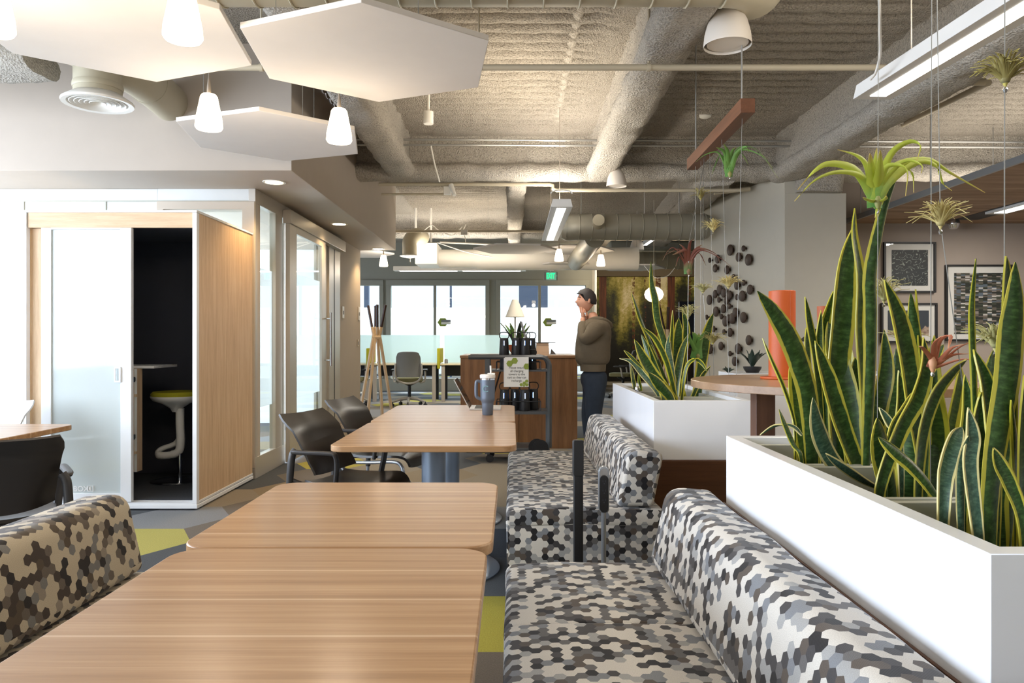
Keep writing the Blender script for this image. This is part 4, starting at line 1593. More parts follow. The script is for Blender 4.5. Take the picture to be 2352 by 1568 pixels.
bx(PX0 + e, PX1 - 0.03, PY0 + 0.008, PY0 + 0.035, PZ - 0.127, PZ - 0.018).build('header_panel', M['ash_h'], pod)
xa, xb_ = (62 - 1176) * PY0 / F, (97 - 1176) * PY0 / F
bx(xa, xb_ + 0.02, PY0 + 0.045, PY0 + 0.06, 0.06, PZ - 0.127).build('front_post', M['ash'], pod)
# inner felt box
ix0, ix1, iy0, iy1 = PX0 + 0.032, PX1 - 0.032, PY0 + 0.06, PY1 - 0.032
bx(ix0, ix1, iy1 - 0.02, iy1, 0.07, PZ - 0.1).build('felt_rear', M['felt'], pod)
bx(ix0, ix0 + 0.02, iy0, iy1 - 0.02, 0.07, PZ - 0.1).build('felt_side', M['felt'], pod)
bx(ix1 - 0.012, ix1 + 0.001, iy0, iy1 - 0.02, 0.07, PZ - 0.1).build('felt_side', M['felt'], pod)
bx(ix0, ix1, iy0, iy1, PZ - 0.1, PZ - 0.02).build('booth_ceiling', M['felt'], pod)
bx(ix0, ix1, PY0 + 0.05, iy1, 0.063, 0.072).build('booth_carpet', M['pod_carpet'], pod)
# sliding glass door
xd0, xd1 = (95 - 1176) * PY0 / F, (302 - 1176) * PY0 / F
dr = MB()
dz0, dz1 = 0.062, PZ - 0.13
w1_ = 0.072
dr.box(xd0, xd0 + w1_, PY0 - 0.004, PY0 + 0.03, dz0, dz1).box(xd1 - 0.078, xd1, PY0 - 0.004, PY0 + 0.03, dz0, dz1)
dr.box(xd0 + w1_, xd1 - 0.078, PY0 - 0.003, PY0 + 0.028, dz0, dz0 + 0.06).box(xd0 + w1_, xd1 - 0.078, PY0 - 0.003, PY0 + 0.028, dz1 - 0.012, dz1)
dr = dr.build('sliding_door', M['pod_white'], pod, bevel=0.002)
bx(xd0 + w1_, xd1 - 0.078, PY0 + 0.008, PY0 + 0.016, dz0 + 0.06, dz1 - 0.012).build('door_glass', M['frost_pod'], dr)
hz = H + (780 - 860) * PY0 / F
h_ = MB()
hx = (272 - 1176) * PY0 / F
h_.box(hx - 0.022, hx + 0.022, PY0 - 0.016, PY0 - 0.004, hz + 0.045, hz + 0.055).box(hx - 0.022, hx + 0.022, PY0 - 0.016, PY0 - 0.004, hz - 0.055, hz - 0.045).box(hx - 0.022, hx - 0.014, PY0 - 0.016, PY0 - 0.004, hz - 0.045, hz + 0.045)
h_.box(hx + 0.012, hx + 0.022, PY0 - 0.016, PY0 - 0.004, hz - 0.045, hz + 0.045)
h_.build('door_pull', M['pod_white'], dr)


def text(s_, size, loc, mat, parent, name='lettering', align='CENTER', rot=(PI / 2, 0, 0), ext=0.0008, bold=0.0, sx=1.0):
    cu = bpy.data.curves.new(name, 'FONT')
    cu.body = s_
    cu.size = size
    cu.align_x = align
    cu.align_y = 'CENTER'
    cu.extrude = ext
    cu.offset = bold
    o = bpy.data.objects.new(name, cu)
    COL.objects.link(o)
    bpy.context.view_layer.update()
    me = bpy.data.meshes.new_from_object(o.evaluated_get(bpy.context.evaluated_depsgraph_get()))
    bpy.data.objects.remove(o)
    Mx = Matrix.Translation(Vector(loc) - (LOC[parent] if parent else V(0, 0, 0))) @ Matrix.Rotation(rot[2], 4, 'Z') @ Matrix.Rotation(rot[0], 4, 'X') @ Matrix.Diagonal((sx, 1, 1, 1))
    me.transform(Mx)
    me.name = name
    me.materials.clear()
    me.materials.append(M[mat])
    ob = bpy.data.objects.new(name, me)
    COL.objects.link(ob)
    if parent:
        ob.parent = parent
        LOC[ob] = LOC[parent]
    return ob


tc = P(164, 1123, PY0)
text('TALKBOX', 0.052, (tc.x, PY0 + 0.006, tc.z), 'sign_w', dr, 'lettering', bold=0.0012, sx=1.06)
q = P(207, 1122, PY0)
lg = MB()
a = 0.021
for b in ((-a, a, a - 0.004, a), (-a, a, -a, -a + 0.004), (-a, -a + 0.004, -a, a), (a - 0.004, a, -a, a), (-0.004, 0.0, -0.012, 0.012)):
    lg.box(q.x + b[0], q.x + b[1], PY0 + 0.004, PY0 + 0.0055, q.z + b[2], q.z + b[3])
lg.tube([V(q.x + 0.004 + 0.012 * math.cos(t), PY0 + 0.005, q.z + 0.012 * math.sin(t)) for t in [PI * 0.75 + PI * k / 8 for k in range(7)]], 0.003, 6)
lg.build('logo', M['sign_w'], dr)
# desk and cabinet inside
dz = H + (780 - 838) * 5.95 / F
bx(ix0 + 0.02, (388 - 1176) * 6.0 / F, 5.75, 6.15, dz - 0.02, dz).build('inner_desk', M['white'], pod, bevel=0.003)
cb = bx(ix0 + 0.02, (327 - 1176) * 5.8 / F, 5.72, 5.80, 0.22, dz - 0.022).build('cabinet', M['ash'], pod)
sh = (327 - 1176) * 5.8 / F
for k, zz in enumerate((0.36, 0.80)):
    bx(sh - 0.09, sh + 0.003, 5.70, 5.719, zz, zz + 0.02).build('shelf', M['ash_h'], cb)
    hinge = MB().box(sh - 0.04, sh - 0.005, 5.69, 5.72, zz + 0.12, zz + 0.15).cyl((sh - 0.02, 5.68, zz + 0.115), (sh - 0.02, 5.68, zz + 0.155), 0.022, n=12)
    hinge.build('hinge', M['chrome'], cb)
MB().box(sh - 0.02, sh, 5.714, 5.72, 0.22, dz - 0.022).build('door_edge', M['white'], cb)

# stool in the booth
sx_, sy_ = -2.775, 6.12
st = T('bar_stool', (sx_, sy_, 0.072), 'white bar stool with lime green seat standing inside the booth', 'stool')
zs = 0.775
MB().lathe([(0.04, zs - 0.05), (0.13, zs - 0.03), (0.178, zs - 0.002), (0.18, zs + 0.02), (0.165, zs + 0.038), (0.10, zs + 0.030), (0.02, zs + 0.026)], (sx_, sy_, 0), 36, sx=1.1).build('seat', M['lime'], st)
MB().lathe([(0.03, zs - 0.13), (0.045, zs - 0.10), (0.10, zs - 0.06), (0.165, zs - 0.035), (0.183, zs - 0.008), (0.183, zs + 0.003)], (sx_ + 0.0, sy_, 0), 36, sx=1.1).build('seat_shell', M['white'], st)
m = MB()
m.tube(smooth_path([V(sx_ + 0.03, sy_, zs - 0.1), V(sx_ + 0.03, sy_, 0.55), V(sx_ + 0.035, sy_, 0.40), V(sx_ + 0.02, sy_, 0.32), V(sx_ - 0.04, sy_, 0.29), V(sx_ - 0.13, sy_ - 0.01, 0.285), V(sx_ - 0.165, sy_ + 0.02, 0.30), V(sx_ - 0.15, sy_ + 0.06, 0.33), V(sx_ - 0.05, sy_ + 0.09, 0.37), V(sx_ + 0.01, sy_ + 0.05, 0.45), V(sx_ + 0.02, sy_ + 0.02, 0.52)], 44), [0.034] * 18 + [0.030] * 6 + [0.022] * 21, 12)
m.build('stem_footrest', M['white'], st)
MB().cyl((sx_ + 0.03, sy_, 0.085), (sx_ + 0.03, sy_, 0.34), 0.018, n=16).build('column', M['chrome'], st)
MB().lathe([(0.20, 0.0725), (0.20, 0.078), (0.19, 0.084), (0.03, 0.092)], (sx_ + 0.0, sy_, 0), 40).build('base_disc', M['chrome'], st)

# ------------------------------------------------------------------ laptop and tumbler
c = P(1118, 944, 0.503 * F / (942 - 780))
Yl = c.y
t_ = T('laptop', (c.x, Yl, ZT), 'open silver laptop with a dark screen on the far wood table', 'laptop')
xl, xr_ = (1078 - 1176) * Yl / F, (1150 - 1176) * Yl / F
bb = MB()
bb.box(xl, xr_, Yl - 0.0, Yl + 0.30, ZT, ZT + 0.011)
bb.build('base', M['lap'], t_, bevel=0.002)
MB().box(xl + 0.035, xl + 0.15, Yl + 0.02, Yl + 0.28, ZT + 0.0112, ZT + 0.0122).build('keyboard', M['keys'], t_)
lid_w = 0.235
ang = math.radians(118)
R = Matrix.Translation((xl + 0.003, 0, ZT + 0.012)) @ Matrix.Rotation(-(ang - PI / 2) , 4, 'Y')
m = MB()
m.box(-0.006, 0.0, Yl, Yl + 0.30, 0, lid_w, R)
m.build('lid', M['lap'], t_, bevel=0.001)
MB().box(0.0002, 0.0014, Yl + 0.004, Yl + 0.296, 0.004, lid_w - 0.004, R).build('screen', M['screen'], t_)
Yt = 0.503 * F / (952.5 - 780)
xt = (1120 - 1176) * Yt / F
t_ = T('tumbler', (xt, Yt, ZT), 'slate blue insulated tumbler with handle and white straw lid beside the laptop', 'tumbler')
z0 = ZT
s = Yt / F
MB().lathe([(0.033, 0), (0.036, 0.004), (0.0395, 0.075), (0.041, 0.088), (0.0475, 0.098), (0.048, 0.115), (0.0495, 0.232), (0.0495, 0.236)], (xt, Yt, z0), 36).build('body', M['tumbler'], t_)
MB().lathe([(0.0497, 0.236), (0.0497, 0.246)], (xt, Yt, z0), 36).build('steel_band', M['chrome'], t_)
ld = MB().lathe([(0.050, 0.247), (0.052, 0.25), (0.052, 0.266), (0.046, 0.272), (0.02, 0.274)], (xt, Yt, z0), 36).box(xt + 0.0, xt + 0.05, Yt - 0.02, Yt + 0.02, z0 + 0.27, z0 + 0.28).build('lid', M['white'], t_, bevel=0.002)
MB().cyl((xt + 0.022, Yt, z0 + 0.27), (xt + 0.02, Yt, z0 + 0.33), 0.0065, n=12).build('straw', M['white'], ld)
MB().tube(smooth_path([V(xt - 0.045, Yt, z0 + 0.222), V(xt - 0.068, Yt, z0 + 0.226), V(xt - 0.076, Yt, z0 + 0.21), V(xt - 0.077, Yt, z0 + 0.14), V(xt - 0.07, Yt, z0 + 0.118), V(xt - 0.046, Yt, z0 + 0.105)], 24), 0.0085, 10, flat=(1, 1.3)).build('handle', M['tumbler'], t_)
text('C', 0.062, (xt - 0.014, Yt - 0.0490, z0 + 0.175), 'tumbler_c', t_, 'letter', ext=0.0012)

# ------------------------------------------------------------------ hanging lights and panels
PEND = []


def pendant(c, label, shade_mat='lamp_warm', hgt=0.185, r=0.071, cordtop=3.6):
    t = T('glass_pendant', c, label, 'pendant light', 'glowing tapered glass pendants')
    MB().lathe([(r * 0.9, 0.0), (r, 0.012), (r * 0.96, 0.05), (r * 0.62, hgt - 0.012), (r * 0.5, hgt)], c, 28).build('shade', M[shade_mat], t)
    MB().lathe([(0.012, hgt), (0.010, hgt + 0.04), (0.004, hgt + 0.10)], c, 12).build('socket', M['cord'], t)
    MB().cyl(V(c[0], c[1], c[2] + hgt + 0.09), V(c[0], c[1], cordtop), 0.0028, n=6).build('cord', M['cord'], t)
    PEND.append(Vector(c))
    return t


def zbot(py, Y):
    return H + (780 - py) * Y / F


for (px, py, Y, lab) in ((420, 92, 2.75, 'glowing pendant nearest the top edge, in front of the largest hexagon panel'),
                         (480, 297, 3.95, 'glowing pendant hanging left over the small hexagon panel'),
                         (779, 327, 4.12, 'glowing pendant hanging right over the small hexagon panel'),
                         (-14, 76, 2.75, 'glowing pendant cut by the top left corner')):
    pendant(P(px, py, Y), lab)
for (px, py, Y, lab) in ((881, 612, 12.0, 'tiny glowing pendant in the far office beside the soffit end'),
                         (1284, 600, 11.4, 'small glowing pendant over the far hexagon panels'),
                         (1380, 611, 12.0, 'small glowing pendant at the right end of the far hexagon panels')):
    pendant(P(px, py, Y), lab)


def hexpanel(cx, cy, z, r, rot, label, wires=3, grp='white hexagon ceiling panels'):
    t = T('hexagon_panel', (cx, cy, z), label, 'ceiling panel', grp)
    MB().prism([(cx + r * math.cos(rot + PI * k / 3), cy + r * math.sin(rot + PI * k / 3)) for k in range(6)], 'z', z, z + 0.026).build('panel', M['hexp'], t, bevel=0.002)
    for k in range(wires):
        a = rot + PI / 6 + 2 * PI * k / 3
        MB().cyl((cx + r * 0.72 * math.cos(a), cy + r * 0.72 * math.sin(a), z + 0.026), (cx + r * 0.72 * math.cos(a), cy + r * 0.72 * math.sin(a), 3.6), 0.0016, n=5).build('hanging_wire', M['wire'], t)
    return t


RT = math.radians(37)
zp = 2.59
hexpanel(-0.68, 3.585, zp, 0.625, RT, 'white hexagon panel in the upper middle, second largest')
hexpanel(-1.60, 4.98, zp, 0.625, math.radians(40), 'white hexagon panel hanging lowest, with glowing pendants in front')
hexpanel(-1.775, 3.26, zp, 0.625, math.radians(38), 'largest white hexagon panel at the top left corner')
hexpanel(-2.55, 2.3, zp, 0.625, math.radians(38), 'white hexagon panel at the very top left edge')
hexpanel((1183 - 1176) * 11.3 / F + 0.0, 10.9, H + (780 - 581) * 11.3 / F, 0.62, math.radians(5), 'far hexagon panel above the long linear light, left of the pair')
hexpanel((1312 - 1176) * 12.0 / F + 0.1, 12.1, H + (780 - 576) * 12.1 / F, 0.62, math.radians(3), 'far hexagon panel behind the small glowing pendant')
hexpanel((1296 - 1176) * 13.2 / F, 13.2, H + (780 - 612) * 13.2 / F, 0.62, math.radians(2), 'far hexagon panel just above the exit sign')
hexpanel((822 - 1176) * 12.6 / F, 12.6, H + (780 - 584) * 12.6 / F, 0.62, math.radians(2), 'far hexagon panel partly hidden by the soffit end')
hexpanel((1450 - 1176) * 13.4 / F, 13.4, H + (780 - 616) * 13.4 / F, 0.62, math.radians(2), 'far hexagon panel in front of the mural top edge')

LINEAR = []


def linear(p_near, p_far, z, label, w=0.2, cable=True, split=True):
    """p: (x,y) axis ends"""
    a, b = V(p_near[0], p_near[1], z), V(p_far[0], p_far[1], z)
    d = (b - a).normalized()
    s = V(d.y, -d.x, 0)
    L_ = (b - a).length
    Mx = Matrix(((s.x, d.x, 0, a.x), (s.y, d.y, 0, a.y), (0, 0, 1, a.z), (0, 0, 0, 1)))
    t = T('linear_light', (a + b) / 2, label, 'linear light')
    hw = w / 2
    m = MB()
    prof = [(-hw, 0.0), (hw, 0.0), (hw - 0.018, 0.075), (-hw + 0.018, 0.075)]
    m.add([Mx @ V(x, yy, q) for yy in (0, L_) for x, q in prof], [(0, 1, 2, 3), (7, 6, 5, 4), (0, 4, 5, 1), (1, 5, 6, 2), (2, 6, 7, 3), (3, 7, 4, 0)])
    m.build('housing', M['lightbody'], t, bevel=0.002)
    segs = ((0.06, L_ * 0.49), (L_ * 0.51, L_ - 0.06)) if split else ((0.06, L_ - 0.06),)
    for (u, v) in segs:
        MB().box(-hw * 0.42, hw * 0.42, u, v, -0.003, -0.0005, Mx).build('diffuser', M['lamp_on'], t)
    for yy in (0.35, L_ - 0.35):
        p = Mx @ V(0, yy, 0.075)
        MB().cyl(p, (p.x, p.y, 3.6), 0.002 if not cable else 0.003, n=6).build('suspension_cable', M['cord'], t)
    LINEAR.append((0, a.y, b.y, z, 0, (a + b) / 2, math.atan2(d.y, d.x)))
    return t


# right foreground light: near end above and behind the frame edge
z = 2.49
h = z - H
far = V((2002 - 1176) / 551 * h, F * h / 551, z)
d = V(-0.052, 1, 0).normalized()
near = far - d * 2.44
linear((near.x, near.y), (far.x, far.y), z, 'bright linear light in the upper right corner', 0.2, split=False)
z = 2.49
linear((1291 - 1176 and (1290.5 - 1176) / 305 * h, F * h / 305), ((1262.5 - 1176) / 227 * h, F * h / 227), z, 'short linear light hanging in the middle of the picture over the far tables', 0.205)
# white flex cables
pipe(smooth_path([P(2018, -60, 3.0), P(2021, 60, 3.2), P(2022, 120, 3.4), P(2012, 165, 3.5), P(2000, 182, 3.6)], 20), 0.006, 'white', 'flex_cable', 'white flex cable dropping to the bright linear light at upper right', 'cable', 8)
q = P(1290, 452, 6.9)
pipe([q + V(0.10 * math.cos(a), 0, 0.03 + 0.035 * math.sin(a)) for a in [PI * k / 12 for k in range(13)]], 0.006, 'white', 'flex_cable', 'small white cable loop on top of the middle linear light', 'cable', 8)
# light across the far office
Y = 13.7
a, b = P(905, 622, Y), P(1208, 624, Y)
t_ = T('linear_light', ((a.x + b.x) / 2, Y, a.z), 'long linear light running sideways in front of the far windows', 'linear light')
m = MB()
prof = [(-0.10, 0.0), (0.10, 0.0), (0.08, 0.08), (-0.08, 0.08)]
m.add([V(xx, Y + p, a.z + q) for xx in (a.x, b.x) for p, q in prof], [(0, 1, 2, 3), (7, 6, 5, 4), (0, 4, 5, 1), (1, 5, 6, 2), (2, 6, 7, 3), (3, 7, 4, 0)])
m.build('housing', M['lightbody'], t_)
MB().box(a.x + 0.1, (a.x + b.x) / 2 - 0.05, Y - 0.06, Y + 0.06, a.z - 0.004, a.z - 0.0005).build('diffuser', M['lamp_on'], t_)
MB().box((a.x + b.x) / 2 + 0.05, b.x - 0.1, Y - 0.06, Y + 0.06, a.z - 0.004, a.z - 0.0005).build('diffuser', M['lamp_on'], t_)
for xx in (a.x + 0.3, b.x - 0.3):
    MB().cyl((xx, Y, a.z + 0.08), (xx, Y, 3.6), 0.003, n=6).build('suspension_cable', M['cord'], t_)
# small far linear lights
for (px, py, Y, L_, lab) in ((1510, 543, 12.5, 0.5, 'small distant linear light below the trunk duct'),):
    q = P(px, py, Y)
    t_ = T('linear_light', q, lab, 'linear light')
    MB().box(q.x - 0.05, q.x + 0.05, Y, Y + 1.2, q.z, q.z + 0.06).build('housing', M['lightbody'], t_)
    MB().box(q.x - 0.03, q.x + 0.03, Y + 0.05, Y + 1.15, q.z - 0.004, q.z - 0.0005).build('diffuser', M['lamp_on'], t_)
    MB().cyl((q.x, Y + 0.6, q.z + 0.06), (q.x, Y + 0.6, 3.6), 0.003, n=6).build('suspension_cable', M['cord'], t_)

UPL = []


def bell(c, r, label, ztop=3.6):
    t = T('bell_pendant', c, label, 'pendant light')
    k = r / 0.14
    prof = [(0.138, 0.0), (0.140, 0.012), (0.133, 0.07), (0.115, 0.14), (0.085, 0.20), (0.05, 0.245), (0.018, 0.272), (0.012, 0.275)]
    m = MB()
    vs = [V(rr * k * math.cos(2 * PI * j / 36), rr * k * math.sin(2 * PI * j / 36), zz * k) + c for rr, zz in prof for j in range(36)]
    fs = [(i * 36 + j, i * 36 + (j + 1) % 36, (i + 1) * 36 + (j + 1) % 36, (i + 1) * 36 + j) for i in range(len(prof) - 1) for j in range(36)]
    fs.append(tuple((len(prof) - 1) * 36 + j for j in range(36)))
    m.add(vs, fs)
    o = m.build('shade', M['bell'], t)
    MB().lathe([(0.12 * k, 0.012), (0.12 * k, 0.016)], c, 32).build('inner_lens', M['bell'], t)
    MB().cyl(c + V(0, 0, 0.27 * k), V(c.x, c.y, ztop), 0.006 * k, n=8).build('cord', M['white'], t)
    MB().lathe([(0.02, 0.27 * k), (0.012, 0.31 * k)], c, 12).build('socket_cap', M['white'], t)
    return t


bell(P(1671, 106, 4.3), 0.137, 'large white bell pendant at the top right of center', 3.6)
bell(P(1416, 428, 8.05), 0.11, 'white bell pendant below the girder end in mid ceiling', 3.1)
bell(P(1463, 574, 13.2), 0.125, 'small cream bell pendant in front of the far ducts', 3.6)
q = P(1502, 676, 12.0)
t_ = T('globe_pendant', q, 'glowing oval globe lamp hanging in front of the forest mural', 'pendant light')
MB().lathe([(0.02, -0.125), (0.08, -0.11), (0.135, -0.06), (0.155, 0.0), (0.135, 0.06), (0.08, 0.11), (0.02, 0.125)], q, 32).build('globe', M['globe'], t_)
MB().cyl(q + V(0, 0, 0.125), V(q.x, q.y, 3.5), 0.004, n=6).build('cord', M['white'], t_)
pipe(smooth_path([P(1480, 610, 12.0), P(1500, 634, 12.0), P(1515, 638, 12.0), P(1535, 632, 12.0), P(1550, 615, 12)], 20), 0.006, 'white', 'loose_cable', 'white cable sagging above the globe lamp', 'cable', 6)

DOWNL = []
for (px, py, lab) in ((630, 418, 'recessed round downlight nearest the booth in the soffit'), (779, 514, 'recessed round downlight in the soffit over the sliding door'), (868, 571, 'recessed round downlight at the far end of the soffit')):
    Y = 1.345 * F / (780 - py)
    q = V((px - 1176) * Y / F, Y, 2.585)
    t_ = T('downlight', q, lab, 'downlight', 'recessed soffit downlights')
    MB().lathe([(0.075, -0.004), (0.095, -0.006), (0.097, -0.0005)], q, 32).build('trim_ring', M['white'], t_)
    MB().lathe([(0.074, -0.007), (0.074, -0.0045)], q, 32).build('lens', M['down'], t_)
    DOWNL.append(q)

# exit sign
q = P(1265, 634, 16.8)
t_ = T('exit_sign', q, 'green lit EXIT sign with arrow hanging before the far windows', 'sign')
MB().box(q.x - 0.16, q.x + 0.155, q.y, q.y + 0.03, q.z - 0.10, q.z + 0.10).build('housing', M['silver_pl'], t_, bevel=0.006)
MB().box(q.x - 0.10, q.x + 0.125, q.y - 0.004, q.y, q.z - 0.085, q.z + 0.09).build('sign_face', M['exit_b'], t_)
text('EXIT', 0.17, (q.x - 0.005, q.y - 0.006, q.z), 'exit_g', t_, 'lettering', bold=0.006, sx=0.55)
text('>', 0.09, (q.x + 0.135, q.y - 0.006, q.z), 'exit_b', t_, 'arrow')
MB().cyl(q + V(0, 0.01, 0.1), V(q.x, q.y + 0.01, q.z + 0.15), 0.01, n=8).box(q.x - 0.07, q.x + 0.07, q.y, q.y + 0.03, q.z + 0.125, q.z + 0.135).build('hanger', M['white'], t_)
# ------------------------------------------------------------------ bookcase cabinet
Y0 = 8.43
bx0, bx1 = (1056 - 1176) * Y0 / F, (1328 - 1176) * Y0 / F
zt = H - (816 - 780) * Y0 / F
t_ = T('storage_cabinet', ((bx0 + bx1) / 2, Y0 + 0.35, 0), 'chest-high wood storage cabinet behind the charging cart, left of the standing man', 'cabinet')
D1 = Y0 + 1.1
MB().box(bx0 + 0.008, (bx0 + bx1) / 2 - 0.002, Y0 + 0.01, D1 - 0.01, 0.0, zt - 0.03).build('case', M['case'], t_, bevel=0.002)
MB().box((bx0 + bx1) / 2 + 0.002, bx1 - 0.008, Y0 + 0.01, D1 - 0.01, 0.0, zt - 0.03).build('case', M['case'], t_, bevel=0.002)
MB().box(bx0, bx1, Y0, D1, zt - 0.0295, zt).build('top', M['case_top'], t_, bevel=0.003)
ZC = zt

# things on it
q = P(1183, 812, 8.95)
t_ = T('table_lamp', (q.x, q.y, ZC), 'table lamp with cream cone shade standing on the wood cabinet', 'lamp')
hs = lambda py: H + (780 - py) * q.y / F
MB().lathe([(0.09, 0), (0.09, 0.012), (0.015, 0.022), (0.011, 0.03), (0.011, hs(728) - ZC)], (q.x, q.y, ZC), 24).build('stem', M['white'], t_)
m = MB()
prof = [(0.118, hs(728)), (0.035, hs(688))]
vs = [V(q.x + r * math.cos(2 * PI * k / 32), q.y + r * math.sin(2 * PI * k / 32), z) for r, z in prof for k in range(32)]
m.add(vs, [(k, (k + 1) % 32, 32 + (k + 1) % 32, 32 + k) for k in range(32)])
o = m.build('lamp_shade', M['shade'], t_)
MB().cyl((q.x, q.y, hs(728) - 0.0), (q.x, q.y, hs(722)), 0.02).build('socket', M['black'], t_)

import random as rnd


def leaf_mesh(pts, w, th=0.004, fold=0.25, uvw=True, prof='sword', nseg=18, side=None, twist=0.0, nu=6):
    """closed leaf blade along pts. side: approximate width direction"""
    path = smooth_path(pts, nseg)
    m = MB()
    rows = []
    uv = []
    for i, p in enumerate(path):
        v = i / nseg
        if prof == 'sword':
            k = (0.42 + 0.58 * math.sin(min(1, v / 0.62) * PI / 2)) if v < 0.62 else max(0.0, math.cos((v - 0.62) / 0.38 * PI / 2)) ** 0.75
            if v > 0.985:
                k = 0.02
        elif prof == 'long':
            k = ((1 - v) ** 1.2 * 0.98 + 0.02) * min(1, 0.3 + v * 4.5)
        elif prof == 'taper':
            k = (1 - v) ** 0.75 * 0.98 + 0.02
        else:
            k = math.sin(PI * min(0.98, 0.1 + v * 0.9)) ** 0.7
        t = (path[min(i + 1, nseg)] - path[max(i - 1, 0)]).normalized()
        sd = Vector(side) if side is not None else V(1, 0, 0)
        sd = (sd - t * sd.dot(t))
        sd = sd.normalized() if sd.length > 1e-5 else t.orthogonal().normalized()
        if twist:
            sd = Matrix.Rotation(twist * v, 3, t) @ sd
        nn = t.cross(sd).normalized()
        row = []
        ur = []
        for j in range(nu + 1):
            u = -1 + 2 * j / nu
            row.append(p + sd * (u * w / 2 * k) + nn * (fold * w / 2 * k * abs(u) ** 1.5))
            ur.append(((u + 1) / 2, v))
        rows.append(row)
        uv.append(ur)
    m.sheet(rows, th, uv)
    return m


q = P(1188, 812, 9.2)
t_ = T('potted_agave', (q.x, q.y, ZC), 'spiky grey-green agave in a terracotta bowl on the wood cabinet', 'potted plant')
MB().lathe([(0.07, 0.0), (0.10, 0.05), (0.13, 0.10), (0.135, 0.115), (0.12, 0.115), (0.11, 0.10)], (q.x, q.y, ZC), 28).build('bowl', M['terra'], t_)
R = rnd.Random(3)
for k in range(13):
    a = 2 * PI * k / 13 + R.uniform(-.2, .2)
    l = R.uniform(0.22, 0.34)
    o_ = R.uniform(0.3, 0.75)
    b = V(q.x + 0.03 * math.cos(a), q.y + 0.03 * math.sin(a), ZC + 0.09)
    leaf_mesh([b, b + V(math.cos(a) * l * o_ * 0.45, math.sin(a) * l * o_ * 0.45, l * 0.55), b + V(math.cos(a) * l * o_, math.sin(a) * l * o_, l * 0.95)], 0.05, side=(-math.sin(a), math.cos(a), 0), prof='leaf', nseg=8).build('leaf', M['air_mid'] if k % 2 else M['succ'], t_)
# slanted display
q = P(1212, 812, 8.85)
t_ = T('tablet_stand', (q.x, q.y, ZC), 'dark tablet leaning back on the wood cabinet beside the lamp', 'tablet')
Rm = Matrix.Translation((q.x + 0.03, q.y, ZC + 0.008)) @ Matrix.Rotation(math.radians(-16), 4, 'Y')
MB().box(-0.012, 0.012, -0.12, 0.12, 0, 0.40, Rm).build('tablet', M['meshgrey'], t_, bevel=0.003)
MB().box(-0.10 + q.x, q.x + 0.10, q.y - 0.08, q.y + 0.08, ZC, ZC + 0.010).build('foot', M['meshgrey'], t_)
# stack of books
zz = ZC
for k, (w_, hh, lab) in enumerate(((0.16, 0.035, 'bottom book of the stack on the wood cabinet'), (0.155, 0.04, 'second book from the bottom of the stack on the cabinet'), (0.15, 0.035, 'third book from the bottom of the stack on the cabinet'), (0.145, 0.03, 'fourth book, just below the open dark cover, on the cabinet'))):
    q = P(1246, 812, 8.9)
    b = T('book', (q.x, q.y, zz), lab, 'book', 'books stacked on the cabinet')
    MB().box(q.x - w_ / 2, q.x + w_ / 2 - 0.004, q.y - 0.1, q.y + 0.1, zz + 0.003, zz + hh - 0.003).build('pages', M['book'], b)
    MB().box(q.x - w_ / 2, q.x + w_ / 2, q.y - 0.102, q.y + 0.102, zz, zz + 0.003).box(q.x - w_ / 2, q.x + w_ / 2, q.y - 0.102, q.y + 0.102, zz + hh - 0.003, zz + hh - 0.0003).build('cover', M['book'] if k < 3 else M['bookc'], b)
    zz += hh
tag(MB().box(q.x - 0.10, q.x + 0.15, q.y - 0.12, q.y + 0.12, zz, zz + 0.008).build('folder', M['bookc'], origin=(q.x, q.y, zz)), 'thin dark folder lying on top of the book stack', 'folder')
q = P(1290, 812, 8.75)
for k in range(3):
    Rm = Matrix.Translation((q.x + 0.03 * k, q.y, ZC + 0.0012 * k)) @ Matrix.Rotation(0.35 * k - 0.2, 4, 'Z')
    tag(MB().box(-0.13, 0.13, -0.09, 0.09, 0.0, 0.001, Rm).build('paper_sheet', M['paper'], origin=(q.x, q.y, ZC)), ('lowest loose white paper sheet on the cabinet end beside the man', 'middle loose white paper sheet on the cabinet end beside the man', 'topmost loose white paper sheet on the cabinet end beside the man')[k], 'paper', 'loose papers on the cabinet')
q = P(1272, 806, 8.8)
tag(MB().prism([(q.x - 0.04, ZC + 0.004), (q.x + 0.03, ZC + 0.004), (q.x - 0.03, ZC + 0.07)], 'y', q.y - 0.03, q.y + 0.03).build('tent_card', M['bookc'], origin=(q.x, q.y, ZC)), 'small dark tent card among the papers on the cabinet', 'card')

# ------------------------------------------------------------------ charging cart
Yc = 7.5


def cx_(px, Y=Yc):
    return (px - 1176) * Y / F


def cz_(py, Y=Yc):
    return H + (780 - py) * Y / F


t_ = T('charging_cart', (cx_(1170), Yc, 0), 'dark grey rolling cart that holds the black charging towers', 'cart')
w = 0.022


def frame_pts(y):
    r_ = 0.09
    x1 = cx_(1262)
    zt = cz_(820)
    pts = [V(cx_(1076), y, zt)]
    pts.append(V(x1 - r_, y, zt))
    for k in range(1, 7):
        a = PI / 2 - PI / 2 * k / 6
        pts.append(V(x1 - r_ + r_ * math.cos(a), y, zt - r_ + r_ * math.sin(a)))
    pts.append(V(x1, y, 0.15))
    return pts


